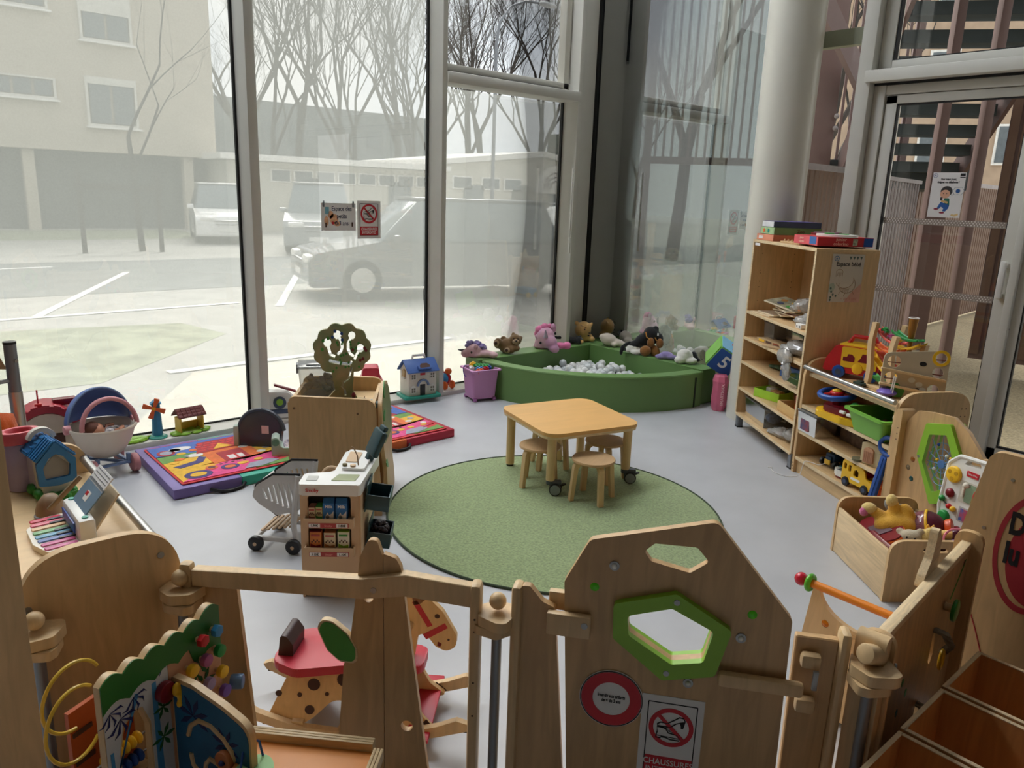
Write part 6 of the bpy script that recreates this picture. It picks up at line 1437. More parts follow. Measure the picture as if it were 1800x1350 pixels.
g = G(); g.prism(circ(0, 0, .13, 20, .08), 0, .014); g.done('plate', WHITEP, t); g = G(); g.prism(circ(-.05, 0, .03, 12), .014, .02); g.box((.04, .01, .017), (.05, .03, .006)); g.done('relief', GREENP, t)
# shelf 5 (top compartment): wooden puzzles in a messy pile
PW = mat('puzzle_wood', (196, 166, 126), .55, kind='woodx', scale=5, amt=.12)
PZ = [('pale puzzle board with rounded corner lowest at the front left of the pile', .20, .11, 0, .27, .19, .006, .10, 0, (220, 190, 150)), ('brown animal puzzle lying on the lowest board of the pile', .24, .13, .0075, .24, .17, .008, .05, 0, (150, 126, 100)),
      ('puzzle with white edge in the middle of the pile', .35, .19, .018, .24, .19, .008, -.25, 0, (168, 130, 100)), ('red printed puzzle in the middle of the pile', .39, .20, .031, .22, .20, .008, .15, .02, (150, 70, 66)), ('dark puzzle tray below the picture puzzle', .36, .20, .044, .24, .18, .008, .3, .03, (126, 110, 92)), ('white edged puzzle just below the topmost one', .38, .19, .057, .22, .20, .008, -.1, .05, (190, 176, 150)), ('picture puzzle with yellow print tilted on top of the pile', .34, .17, .085, .28, .21, .009, .42, .16, (150, 146, 120))]
for lb, s, d, dz, W, D, H, rz, tilt, c in PZ:
    t = thing('wooden_puzzle', lb, 'puzzle', bk(s, d, .8865+dz), 0, group=None, rot=(tilt*.5, tilt, BKZ+rz))
    G().box((0, 0, H/2), (W, D, H), bev=.0005, seg=1).done('board', mat('puzzle_edge', (226, 212, 184), .6), t)
    G().box((0, 0, H+.0006), (W*.96, D*.94, .001)).done('picture', mat('puzzle_%d_%d_%d' % c, c, .5, scale=22, amt=.45), t)
    if 'yellow' in lb:
        for x, y, m_ in ((.02, .03, YEL), (-.07, .02, mat('print_ochre', (170, 120, 60), .6)), (.09, -.02, NAV), (-.04, -.05, NAV), (.05, -.06, GREENP)): G().cyl((x, y, H+.001), (x, y, H+.0035), .024, seg=12).done('puzzle_piece', m_, t)
BAG = clearplastic('bag_film', (232, 230, 226), .42)
def bag(lb, p, rz, parts, name='plastic_bag', inner=None):
    t = thing(name, lb, 'bag', p, rz)
    R = random.Random(len(lb)); g = G()
    for c, r in parts: g.sph(c, r, 14, 10)
    for v_ in g.bm.verts: v_.co += Vector((R.uniform(-1, 1), R.uniform(-1, 1), R.uniform(-1, 1)))*.0055
    g.done('film', BAG, t, 25)
    if inner:
        g = G()
        for k in range(10): g.box((R.uniform(-.04, .04), R.uniform(-.03, .03), R.uniform(.012, .05)), (.03, .02, .012), rz=R.uniform(0, 3))
        g.done('contents', inner, t, kind='stuff')
    return t
bag('crumpled clear bag leaning on the puzzle pile, upper right', bk(.53, .17, .955), BKZ, [((0, 0, .04), (.075, .06, .045)), ((.06, .0, .05), (.05, .05, .05)), ((-.05, -.02, .02), (.05, .04, .025))], inner=mat('bag_orange', (214, 150, 110), .7))
bag('clear bag of white pieces at the right end of the puzzle shelf', bk(.72, .10, .887), BKZ, [((0, 0, .035), (.09, .06, .035)), ((.06, .02, .06), (.06, .06, .04))], inner=PAPER)
t = thing('dice_card', 'small white card with dots at the right front of the puzzle shelf', 'card', bk(.80, .05, .8875), BKZ, ); G().box((0, 0, .014), (.075, .05, .028), bev=.001).done('card', PAPER, t)
for x in (-.02, .02): G().box((x, -.0255, .014), (.008, .001, .012)).done('dot', INK, t)
# shelf 4
t = thing('clear_bin', 'clear plastic bin on the left of the second shelf from above', 'box', bk(.20, .22, .694), BKZ, ); clear_box(t, .17, .24, .13, lid=False)
t = thing('clear_bin', 'clear plastic bin of blue cards at the back of the second shelf', 'box', bk(.46, .26, .694), BKZ); clear_box(t, .26, .18, .11, lid=False)
t = thing('card_pile', 'dark blue and yellow cards inside the rear clear bin', 'cards', bk(.46, .26, .698), BKZ); G().box((0, 0, .03), (.20, .12, .06), bev=.002).done('cards', NAV, t); G().box((-.03, -.062, .035), (.07, .004, .05)).done('picture', mat('card_yellow', (200, 170, 60), .6, scale=40, amt=.5), t)
t = thing('domino_tray', 'flat wooden tray with yellow printed dominoes on the second shelf', 'toy', bk(.33, .10, .694), BKZ+.15); G().box((0, 0, .012), (.30, .10, .024), bev=.002).done('tray', PW, t)
for i in range(3): G().box((-.09+i*.09, -.0505, .013), (.07, .002, .016)).done('print', (YEL, BROWNP, mat('print_rust', (150, 70, 40), .6))[i], t)
t = thing('wooden_puzzle', 'small tan puzzle lying at the front edge of the second shelf', 'puzzle', bk(.46, .05, .694), BKZ+.5); G().box((0, 0, .005), (.16, .09, .010), bev=.001).done('board', PW, t); G().tube([(-.05, 0, .011), (-.01, .02, .011), (.04, -.01, .011)], .003, 5).done('print', BROWNP, t)
bag('large crumpled clear bag hanging over the front of the second shelf', bk(.71, .03, .695), BKZ, [((0, .06, .05), (.12, .075, .05)), ((.05, -.05, .0), (.085, .035, .055)), ((.10, -.055, -.075), (.045, .02, .07)), ((-.06, .02, .03), (.08, .05, .03))], inner=PAPER)
# shelf 3
t = thing('green_net_toy', 'flat dark green toy at the left of the third shelf', 'toy', bk(.38, .17, .512), BKZ+.2); blob('body', [((0, 0, .018), (.12, .05, .016)), ((-.10, -.02, .014), (.05, .03, .012)), ((.1, .0, .016), (.04, .04, .014))], mat('net_green', (62, 84, 52), .7, scale=40, amt=.4), t, .007)
t = gbox('game_box', 'blue game box standing at the right of the third shelf', .60, .12, .512, .20, .035, .075, .25, mat('gb_blue', (58, 96, 160), .5), None); text('box_word', 'Domino', .034, facing(.0, -.0182, .034), YEL, t, bold=.0012, sx=1.0); G().box((-.085, -.018, .055), (.025, .001, .025)).done('corner_print', PAPER, t)
t = gbox('game_box', 'white and dark game box behind the green box on the third shelf', .80, .16, .512, .14, .06, .085, .1, PAPER, None); G().box((0, 0, .087), (.14, .06, .004)).done('lid', INK, t); G().box((.03, -.031, .06), (.05, .002, .04)).done('red_print', RED, t)
t = thing('green_mesh_box', 'pale green clear box at the right front of the third shelf', 'box', bk(.78, .07, .512), BKZ); clear_box(t, .20, .09, .055, lid=False, m=clearplastic('green_film', (140, 196, 130), .5))
# shelf 2
t = thing('lime_box', 'lime green open box holding card games on the fourth shelf', 'box', bk(.36, .12, .313), BKZ+.45)
LB = mat('lime_card', (168, 214, 52), .6)
for p, d in (((0, -.075, .03), (.22, .004, .06)), ((0, .075, .03), (.22, .004, .06)), ((-.11, 0, .03), (.004, .15, .06)), ((.11, 0, .03), (.004, .15, .06)), ((0, 0, .002), (.22, .15, .004))): G().box(p, d).done('panel', LB, t)
for lb, s, d, c, rz in (('white card game box leaning in the lime box, left', .33, .13, (214, 210, 204), .5), ('orange and green card game in the lime box, right', .42, .12, (200, 150, 100), .35), ('dark card game box at the back of the lime box', .38, .17, (90, 110, 84), .45)):
    t = gbox('card_game', lb, s, d, .325, .085, .05, .055, rz, mat('card_%d' % c[0], c, .6, scale=40, amt=.35), None, 'card game')
t = thing('clear_bin', 'tall clear bin at the left back of the fourth shelf', 'box', bk(.16, .26, .313), BKZ); clear_box(t, .14, .14, .12, lid=False)
t = gbox('game_box', 'red and white game box standing in the wooden tray on the fourth shelf', .80, .15, .333, .12, .10, .10, .1, mat('gb_red2', (190, 50, 54), .5), None); G().box((.03, -.051, .06), (.05, .002, .06)).done('white_print', PAPER, t); G().box((-.03, -.051, .03), (.05, .002, .03)).done('orange_print', ORA, t)
t = thing('wooden_tray', 'light wooden drawer tray at the right end of the fourth shelf', 'tray', bk(.78, .12, .313), BKZ)
for p, d in (((0, -.095, .032), (.26, .010, .064)), ((0, .095, .032), (.26, .010, .064)), ((-.125, 0, .032), (.010, .18, .064)), ((.125, 0, .032), (.010, .18, .064)), ((0, 0, .006), (.25, .18, .010))): G().box(p, d, bev=.001).done('panel', mat('tray_pine', (222, 182, 120), .5, kind='woodx', scale=4), t)
# shelf 1 (lowest)
t = thing('clear_bin', 'large clear storage box of sticks on the lowest bookcase shelf', 'box', bk(.27, .16, .113), BKZ, ); clear_box(t, .36, .26, .14, lid=True)
t2 = thing('stick_bundle', 'pale sticks and blue parts inside the large clear storage box', 'toys', bk(.27, .16, .118), BKZ); t2['kind'] = 'stuff'
R = random.Random(9); g = G()
for k in range(9): g.tube([(-.14, R.uniform(-.09, .09), R.uniform(.01, .10)), (.10, R.uniform(-.09, .09), R.uniform(.01, .10))], .006, 6)
g.done('sticks', mat('stick_pale', (222, 214, 200), .6), t2, kind='stuff'); G().sph((.10, -.02, .05), (.05, .06, .04)).done('blue_parts', mat('part_blue', (110, 128, 160), .6, scale=40, amt=.5), t2)
bag('clear bag with reddish pieces at the front right of the lowest shelf', bk(.66, .09, .113), BKZ, [((-.02, 0, .03), (.11, .06, .03)), ((.08, .02, .045), (.07, .06, .045)), ((-.10, -.03, .012), (.06, .04, .014))], inner=mat('bag_red', (186, 110, 100), .7))
t = thing('clear_ball', 'small clear plastic dome at the right end of the lowest shelf', 'toy', bk(.86, .16, .113), BKZ); G().sph((0, 0, .045), .045, 18, 12).done('dome', CLR, t)
t = thing('clear_cup', 'clear cup on the floor under the bookcase', 'cup', bk(.60, .12, 0), BKZ); G().lathe([(0, 0), (.035, 0), (.045, .075), (.043, .075), (.033, .004), (0, .004)], 20).done('cup', CLR, t)

# ================================================================== things on the low toy shelf
TSZ = math.atan2(-.866, -.5)
def ts(s, d, z): return (4.404-.5*s+.866*d, 2.295-.866*s-.5*d, z+.0008)
t = thing('shape_sorter_van', 'red and yellow toy van with shape holes and a carry handle', 'toy', ts(.165, .235, .648), TSZ+.62, scale=1.12)
g = G(); g.panel(rp([(-.15, .03), (.14, .03), (.14, .175), (-.09, .175), (-.135, .10)], [.01, .01, .015, .02, .03], 4), -.07, .07); g._bev(g.bm.verts[:], .004, 1); g.done('body', RED, t, 30)
g = G(); g.panel(rrect(-.055, .062, .128, .172, .01), -.074, -.066); g.done('yellow_side', YEL, t, 25); G().box((.03, 0, .178), (.21, .13, .014), bev=.004).done('yellow_roof', YEL, t)
g = G(); g.panel(rp([(-.045, .095), (.015, .095), (.015, .12), (.0, .135), (-.02, .135), (-.025, .118), (-.045, .118)], .004, 2), -.0755, -.0735); g.panel(rp([(.03, .10), (.11, .10), (.115, .118), (.10, .125), (.088, .145), (.052, .145), (.045, .122)], .004, 2), -.0755, -.0735); g.done('shape_holes', DKRED, t, 0, kind='stuff')
G().cyl((.035, -.080, .062), (.035, -.068, .062), .028, seg=20, bev=.003).done('latch', YEL, t)
g = G(); g.tube([(-.05, 0, .18), (-.025, 0, .222), (.085, 0, .222), (.11, 0, .18)], .012, 8); g.done('handle', RED, t)
for x in (-.06, .105):
    for y in (-1, 1): w_ = G().cyl((x, y*.055, .034), (x, y*.080, .034), .034, seg=24, bev=.004).done('wheel', BLUE, t); G().cyl((x, y*.080, .034), (x, y*.082, .034), .016, seg=14).done('hub', NAV, w_)
G().box((-.125, -.04, .05), (.02, .03, .02), bev=.002).done('headlight', WHITEP, t); G().box((.16, 0, .05), (.05, .04, .02), bev=.004).done('tow_bar', DKRED, t)
t = thing('car_ramp', 'wooden toy ramp tower with coloured curved tracks on the low shelf', 'toy', ts(.44, .285, .648), TSZ+.05)
g = G(); g.box((0, -.10, .008), (.22, .06, .016), bev=.002); g.box((0, .10, .008), (.22, .05, .016), bev=.002); g.box((0, 0, .006), (.05, .2, .012)); g.done('base', BEECH, t)
def wavy(x, y, h):
    n = 12; L_ = [(x-.016+.010*math.sin(k/n*7.0), .01+h*k/n) for k in range(n+1)]; R_ = [(a+.034, b) for a, b in L_]
    gg = G(); gg.panel(rp([L_[0], R_[0]], 0)+R_[1:]+L_[:0:-1], y-.012, y+.012); return gg.done('post', BEECH, t, 30)
wavy(-.085, -.10, .36); wavy(.085, -.10, .31); wavy(-.085, .10, .34); wavy(.085, .10, .26)
def track(z0, z1, y0, y1, m, sag, up=1):
    pts = [(-.10+.2*k/12, y0+(y1-y0)*k/12, z0+(z1-z0)*k/12-sag*math.sin(PI*k/12)) for k in range(13)]
    gg = G(); A = []
    for p in pts: A.append([gg.bm.verts.new((p[0], p[1]+dy, p[2]+dz)) for dy, dz in ((-.025, .014), (-.022, 0), (.022, 0), (.025, .014))])
    for a, b in zip(A, A[1:]):
        for k in range(3): gg.bm.faces.new((a[k], a[k+1], b[k+1], b[k]))
    o = gg.done('track', m, t, 60); o.modifiers.new('s', 'SOLIDIFY').thickness = .005
for z0, z1, y0, y1, m_, sg in ((.33, .275, -.06, -.05, mat('track_coral', (226, 84, 70), .4), .03), (.31, .29, .05, .06, GRN, .02), (.24, .235, -.06, -.05, ORA, .025), (.255, .27, .03, .08, YEL, .04), (.20, .11, -.04, -.02, mat('track_red', (200, 70, 40), .4), .02), (.17, .08, -.07, -.05, YEL, .025), (.055, .045, -.05, -.03, mat('track_green', (90, 180, 90), .4), .025), (.08, .10, .06, .06, mat('track_g2', (60, 150, 70), .4), .02)): track(z0, z1, y0, y1, m_, sg)
g = G(); g.cyl((.02, .06, .30), (.02, .06, .41), .018, .026, seg=20); g.cyl((.02, .06, .20), (.02, .06, .30), .014, seg=16); g.done('funnel', mat('amber_tube', (170, 116, 40), .2, alpha=.85), t); G().torus((.02, .06, .41), .026, .003).done('funnel_rim', PAPER, t)
for lb, p, m_, rz in (('green toy car rolling on the top red track', (-.055, -.055, .318), GRN, .5), ('purple toy car in the middle of the top track', (.0, -.055, .288), mat('car_magenta', (160, 50, 110), .4), .1), ('yellow toy car at the low end of the top track', (.055, -.055, .279), YEL, -.1)):
    ca_, sa_ = math.cos(TSZ+.05), math.sin(TSZ+.05); b0 = ts(.44, .285, .648)
    c = thing('toy_car', lb, 'toy car', (b0[0]+p[0]*ca_-p[1]*sa_, b0[1]+p[0]*sa_+p[1]*ca_, b0[2]+p[2]), 0, rot=(0, rz*.6, TSZ+.05))
    g = G(); g.box((0, 0, .012), (.046, .024, .014), bev=.004); g.box((.002, 0, .022), (.024, .02, .012), bev=.004); g.done('body', m_, c)
    for x in (-.014, .014):
        for y in (-.012, .012): G().cyl((x, y-.002, .007), (x, y+.002, .007), .007, seg=10).done('wheel', STEEL, c)
t = thing('toy_car', 'small dark green toy car beside the ramp on the low shelf', 'toy car', ts(.375, .125, .648), TSZ+.2)
g = G(); g.box((0, 0, .016), (.07, .034, .018), bev=.005); g.box((.004, 0, .028), (.036, .028, .014), bev=.005); g.done('body', mat('car_dark', (40, 60, 52), .4), t)
for x in (-.022, .022):
    for y in (-.017, .017): G().cyl((x, y-.003, .009), (x, y+.003, .009), .009, seg=12).done('wheel', BLACKP, t)
t = thing('ball_board', 'wooden marble board with round cutouts and tilted ledges on the low shelf', 'toy', ts(.645, .24, .648), TSZ+1.05, scale=1.28)
LAV = mat('board_beige', (196, 182, 156), .5, amt=.05)
ol = rp([(-.12, 0), (.13, 0), (.135, .215), (-.115, .185)], [.01, .01, .03, .03])
hs_ = [circ(-.075, .150, .026, 18), circ(-.080, .080, .026, 18), circ(.100, .180, .022, 18), circ(.095, .118, .022, 18), circ(.085, .045, .022, 18)]
M = Matrix.Rotation(-.12, 4, 'X')
g = G(); g.panel(ol, -.007, .007, hs_, M); g.done('board', LAV, t, 25)
G().panel(circ(.100, .180, .034, 22), -.0095, -.0068, [circ(.100, .180, .022, 18)], M).done('yellow_ring', YEL, t, 25); G().panel(circ(-.055, .150, .034, 20), -.0088, -.0068, [circ(-.068, .150, .0335, 18)] and (), M).done('white_ring', mat('ring_pale', (206, 200, 190), .5), t, 25) if False else None
for z0, z1 in ((.118, .088), (.058, .020)): G().box((0, 0, 0), (.25, .03, .010), bev=.001, M=M @ Matrix.Translation((.0, -.020, (z0+z1)/2)) @ Matrix.Rotation(.12, 4, 'Y')).done('ledge', BEECH, t)
for x, z in ((-.075, .150), (-.080, .080), (.100, .176), (.095, .114)): G().box((x, .002, z-.004), (.05, .008, .004), M=M).done('cross_pin', mat('pin_red', (120, 60, 50), .5), t)
g = G(); g.panel(circ(.035, .150, .014, 12, .010), -.0088, -.0068, (), M); g.panel(circ(.025, .035, .012, 12), -.0088, -.0068, (), M); g.done('bird_print', INK, t, kind='stuff')
g = G(); g.panel(rp([(-.10, .0), (-.03, .0), (-.02, .03), (-.05, .06), (-.09, .055)], .01, 3), -.0088, -.0068, (), M); g.panel([(.0, .0), (.12, .0), (.10, .018), (.04, .024)], -.0088, -.0068, (), M); g.done('bush_print', GREENP, t, kind='stuff')
for x, z in ((-.0, .078), (.03, .062), (.045, .04)): G().panel(circ(x, z, .014, 12, .011), -.0088, -.0068, (), M).done('cloud_print', mat('print_cloud', (216, 218, 212), .5), t)
t = thing('purple_top', 'purple toy spinning top with white rods beside the marble board', 'toy', ts(.605, .13, .648), TSZ)
G().lathe([(0, 0), (.02, 0), (.05, .02), (.052, .028), (.03, .045), (0, .05)], 24).done('dome', mat('top_violet', (120, 100, 190), .35), t); G().cyl((0, 0, .0), (0, 0, .004), .03).done('foot', BLACKP, t)
for x in (.03, .045): G().cyl((x, 0, .03), (x+.012, 0, .125), .003, seg=8).done('rod', WHITEP, t)
# middle shelf
t = thing('driving_toy', 'red and yellow toy dashboard with a blue steering wheel', 'toy', ts(.37, .075, .448), TSZ+.15, scale=1.22)
g = G(); g.prism(rp([(-.15, -.04), (-.10, -.10), (.06, -.09), (.15, -.05), (.15, .16), (-.12, .14)], .04, 4), 0, .03); g._bev(g.bm.verts[:], .006, 1); g.done('yellow_base', YEL, t, 30)
g = G(); g.prism(rp([(-.12, -.02), (-.08, -.075), (.05, -.068), (.13, -.02), (.13, .14), (-.10, .12)], .03, 4), .03, .062); g._bev(g.bm.verts[:], .008, 2); g.done('red_dash', DKRED, t, 30)
M = Matrix.Translation((-.055, -.02, .112)) @ Matrix.Rotation(.12, 4, 'X')
w_ = G().torus((-.055, -.02, .112), .078, .0135, Matrix.Rotation(.12, 4, 'X'), 30, 10).done('steering_wheel', BLUE, t); G().cyl((-.055, -.02, .06), (-.055, -.02, .115), .022, .03, seg=20).done('column', DKRED, t)
G().cyl((-.055, -.02, .110), (-.055, -.022, .128), .038, .032, seg=24, bev=.004).done('hub', RED, t); G().sph((-.055, -.023, .128), (.024, .024, .011), 18, 8).done('horn_button', YEL, t)
for a in (.4, 2.5, 4.6): G().cyl((-.055, -.02, .113), (-.055+.07*math.cos(a), -.02+.07*math.sin(a), .112), .008, seg=8).done('spoke', RED, t)
G().sph((.06, -.015, .075), (.024, .024, .024)).done('green_knob', GRN, t); G().box((.05, -.075, .055), (.03, .016, .014), bev=.004).done('key', WHITEP, t); G().box((.09, -.07, .05), (.03, .016, .014), bev=.004).done('key', WHITEP, t)
t = thing('red_toy_dog', 'red toy with white spots and green diamond at the back of the middle shelf', 'toy', ts(.50, .28, .448), TSZ+.1); g = G(); g.box((0, 0, .06), (.20, .05, .12), bev=.012); g.done('body', DKRED, t); G().panel([(.03, .03), (.07, .07), (.03, .11), (-.01, .07)], -.028, -.025).done('diamond', LIME, t); G().sph((-.07, -.02, .11), (.03, .02, .03)).done('spotted_head', mat('spot_white', (210, 200, 196), .5, scale=60, col2=(60, 40, 44)), t)
t = thing('green_tub', 'bright green open plastic tub jutting from the middle shelf', 'tub', ts(.665, .125, .448), TSZ+.0, scale=1.18)
GT = mat('tub_green', (118, 180, 66), .4, amt=.03); open_tub(t, .26, .26, .105, .0, .82, GT, rim=.014)
t2 = thing('bead_heap', 'dark mixed small toys lying inside the green tub', 'toys', ts(.665, .125, .452), TSZ, scale=1.18); t2['kind'] = 'stuff'
R = random.Random(12); g = G()
for k in range(40): g.sph((R.uniform(-.09, .09), R.uniform(-.09, .09), R.uniform(.01, .06)), (R.uniform(.01, .025), R.uniform(.01, .02), .012), 8, 6, (R.uniform(0, 3), 0, R.uniform(0, 3)))
g.done('pieces', mat('mixed_dark', (70, 52, 44), .5, scale=40, col2=(120, 60, 50)), t2, kind='stuff')
t = thing('clear_bin', 'clear plastic bin with a picture label on the left of the lower shelf', 'box', ts(.115, .10, .283), TSZ, ); clear_box(t, .20, .22, .125, lid=True); G().box((-.02, -.106, .055), (.09, .002, .08)).done('picture_label', mat('label_photo', (70, 76, 110), .6, scale=30, col2=(150, 70, 72)), t)
t2 = thing('toy_mix', 'blue and green toys inside the clear bin of the low shelf', 'toys', ts(.115, .11, .288), TSZ); t2['kind'] = 'stuff'
g = G()
for k in range(16): g.sph((R.uniform(-.06, .06), R.uniform(-.06, .06), R.uniform(.02, .08)), (.02, .018, .016), 8, 6)
g.done('pieces', mat('mix_blue', (70, 96, 140), .5, scale=30, col2=(100, 150, 70)), t2, kind='stuff')
t = thing('picture_box', 'dark box of small toys behind the clear bin on the low shelf', 'box', ts(.34, .22, .283), TSZ); G().box((0, 0, .05), (.22, .14, .10), bev=.003).done('carton', mat('box_umber', (96, 76, 62), .6, scale=20, amt=.5), t)
t = thing('toy_house_front', 'beige toy house front with a pink door standing on the lower shelf', 'toy', ts(.72, .05, .283), TSZ+.25)
g = G(); g.panel(rp([(-.10, 0), (.10, 0), (.10, .105), (-.06, .125), (-.10, .115)], .006, 3), -.012, .012); g.done('wall', mat('house_beige', (206, 188, 148), .5), t, 25)
f = G().panel(rp([(-.075, .012), (-.015, .012), (-.015, .085), (-.03, .098), (-.06, .098), (-.075, .085)], .005, 3), -.024, -.011).done('door', mat('door_pink', (196, 146, 112), .5), t)
for i in range(5): G().box((-.068+i*.011, -.0245, .046), (.006, .002, .06)).done('plank', mat('door_pink_dark', (180, 128, 98), .5), f)
for x in (.018, .055): G().panel(rrect(x, .02, x+.022, .085, .004), -.022, -.011).done('shutter', mat('shutter_beige', (186, 172, 132), .5), t)
G().box((.075, -.013, .10), (.022, .002, .012)).done('vent', GREYM, t); G().cyl((-.12, .0, .0), (-.12, .0, .012), .035, seg=18).done('base_disc', mat('disc_olive', (110, 106, 80), .5), t)
# bottom shelf
t = thing('toy_tractor', 'dark blue toy tractor with yellow knobs on the bottom shelf', 'toy', ts(.235, .14, .109), TSZ+.2)
NB = mat('tractor_blue', (30, 62, 96), .4)
g = G(); g.box((0, 0, .06), (.075, .09, .05), bev=.01); g.box((0, .02, .11), (.06, .05, .06), bev=.008); g.box((0, -.045, .05), (.045, .03, .04), bev=.006); g.done('body', NB, t)
for x in (-1, 1):
    G().cyl((x*.045, .03, .038), (x*.070, .03, .038), .038, seg=20, bev=.006).done('wheel', BLACKP, t); G().cyl((x*.04, -.045, .025), (x*.06, -.045, .025), .025, seg=18, bev=.004).done('wheel', BLACKP, t)
for x, z in ((-.022, .115), (.022, .095), (.0, .135), (-.03, .085)): G().sph((x, -.02, z), .009, 10, 8).done('yellow_knob', YEL, t)
G().box((0, -.063, .035), (.045, .006, .03), bev=.002).done('yellow_plate', mat('ochre_plate', (210, 170, 50), .4), t)
g = thing('pull_cord', 'white pull cord hanging from the tractor down to the floor', 'cord', (0, 0, 0))
pts = [ts(.235, .075, .13), ts(.21, .05, .112), ts(.17, .03, .112), ts(.14, .0, .112), ts(.14, -.012, .08), ts(.13, -.02, .02), ts(.12, -.05, .006), ts(.10, -.10, .004), ts(.03, -.13, .004), ts(-.03, -.12, .004), ts(-.06, -.10, .004), ts(-.055, -.13, .004)]
sm = []
for i in range(len(pts)-1):
    p0, p1, p2, p3 = [Vector(pts[max(0, min(len(pts)-1, i+k))]) for k in (-1, 0, 1, 2)]
    for j in range(6): u_ = j/6; sm.append(.5*((2*p1)+(p2-p0)*u_+(2*p0-5*p1+4*p2-p3)*u_*u_+(3*p1-p0-3*p2+p3)*u_**3))
G().tube(sm, .0022, 6).done('cord', PAPER, g)
t = thing('teal_toy_fish', 'small teal toy beside the tractor on the bottom shelf', 'toy', ts(.36, .11, .109), TSZ); blob('body', [((0, 0, .025), (.04, .025, .024)), ((.035, 0, .03), (.02, .008, .022)), ((-.02, -.01, .014), (.025, .02, .014))], mat('fish_teal', (50, 130, 136), .4), t, .005); G().sph((-.025, -.02, .035), .005, 8, 6).done('eye', WHITEP, t)
t = thing('toy_boat', 'white and red toy boat with smoky cover on the bottom shelf', 'toy', ts(.445, .09, .109), TSZ+.35); g = G(); g.prism(rp([(-.10, 0), (-.05, -.045), (.08, -.045), (.08, .045), (-.05, .045)], .02, 3), .012, .045); g.done('hull', WHITEP, t); g = G(); g.prism(rp([(-.095, 0), (-.05, -.04), (.08, -.04), (.08, .04), (-.05, .04)], .02, 3), 0, .013); g.done('red_sole', DKRED, t); g = G(); g.panel([(-.06, .045), (.08, .045), (.08, .085), (.02, .09)], -.03, .03); g.done('cover', mat('smoky_cover', (96, 104, 110), .2, alpha=.8), t)
t = thing('toy_bus', 'yellow toy school bus with arched windows on the bottom shelf', 'toy', ts(.60, .065, .109), TSZ+.12)
BY = mat('bus_yellow', (238, 188, 36), .35, amt=.04)
ob = rp([(-.11, .028), (.125, .028), (.125, .075), (.075, .088), (.060, .125), (.02, .155), (-.02, .135), (-.06, .155), (-.11, .14)], [.01, .01, .02, .01, .01, .02, .01, .02, .02], 4)
wn = [rp([(-.098, .095), (-.076, .095), (-.076, .13), (-.098, .13)], .008, 3), rp([(-.062, .09), (-.040, .09), (-.040, .128), (-.062, .128)], .008, 3), rp([(-.02, .075), (.018, .075), (.018, .105), (.0, .118), (-.02, .105)], .010, 3)]
for y in (-.042, .042): g = G(); g.panel(ob, y-.005, y+.005, wn); g.done('side', BY, t, 25)
g = G(); g.box((.005, 0, .04), (.23, .08, .025), bev=.003); g.box((-.107, 0, .09), (.008, .08, .10)); g.box((.10, 0, .068), (.05, .08, .03), bev=.008); g.box((-.085, 0, .145), (.05, .08, .012), bev=.004); g.box((.012, 0, .148), (.05, .08, .012), bev=.004); g.done('shell', BY, t)
G().box((.062, 0, .105), (.008, .07, .03), M=None).done('windscreen', DKRED, t); G().box((-.06, 0, .09), (.08, .07, .05)).done('interior', mat('bus_interior', (110, 76, 30), .6), t)
for x in (-.07, .075):
    for y in (-1, 1): w_ = G().cyl((x, y*.035, .026), (x, y*.055, .026), .027, seg=20, bev=.004).done('wheel', BLACKP, t); G().cyl((x, y*.055, .026), (x, y*.057, .026), .013, seg=14).done('hub', NAV, w_)
G().box((.0, -.048, .058), (.07, .002, .014)).done('side_plate', WHITEP, t)
t = thing('orange_toy_cake', 'orange and red ribbed toy at the right end of the bottom shelf', 'toy', ts(.765, .10, .109), TSZ)
g = G(); prof = [((.075+.008*math.cos(10*a))*math.cos(a), (.075+.008*math.cos(10*a))*math.sin(a)) for a in [2*PI*i/60 for i in range(60)]]; g.prism(prof, .045, .085); g.done('orange_top', mat('cake_orange', (244, 110, 44), .35), t); g = G(); g.prism([(x*.98, y*.98) for x, y in prof], 0, .045); g.done('red_base', mat('cake_red', (226, 56, 44), .35), t)
t = thing('blue_spade', 'long blue toy spade with ring handle standing before the low shelf', 'toy', ts(.80, -.035, 0.02), 0, rot=(-.10, .10, TSZ+.1))
SPB = mat('spade_blue', (30, 74, 150), .35)
g = G(); g.box((0, 0, .22), (.044, .024, .30), bev=.006); g.box((0, -.012, .22), (.008, .006, .28), bev=.001); g.done('shaft', SPB, t); g = G(); g.torus((0, 0, .425), .050, .0125, Matrix.Rotation(PI/2, 4, 'X') @ Matrix.Diagonal((1.15, .9, 1, 1)), 26, 8); g.done('ring_handle', SPB, t)
g = G(); g.box((0, 0, .03), (.07, .02, .10), bev=.006); g.done('blade', SPB, t)
# ================================================================== toy crate on the right
CD = (.625, .781); CZ = math.atan2(CD[1], CD[0])        # long side runs away from the viewer
t = thing('toy_crate', 'open birch toy crate with rounded ends full of soft toys on the right', 'crate', (3.195, 1.178, 0), CZ)
CW, CL = .40, .505      # local x along the long side, local -y to the right in the picture
def crate_end(x):
    g = G(); g.panel(rp([(-CW, 0), (0, 0), (0, .285), (-CW, .285)], [0, 0, .07, .07], 8), -.009, .009, [rrect(-.255, .232, -.145, .252, .0099, 5)] if x < .1 else (), Matrix.Translation((x, 0, 0)) @ Matrix.Rotation(PI/2, 4, 'Z')); return g.done('end_board', BIRCH, t, 25)
crate_end(.009); crate_end(CL-.009)
LITW = mat('birch_plywood_light', (222, 194, 152), .45, kind='woodx', scale=6, amt=.12)
for y in (-.010, -CW+.010): G().box((CL/2, y, .117), (CL-.036, .014, .226), bev=.001).done('side_board', LITW, t)
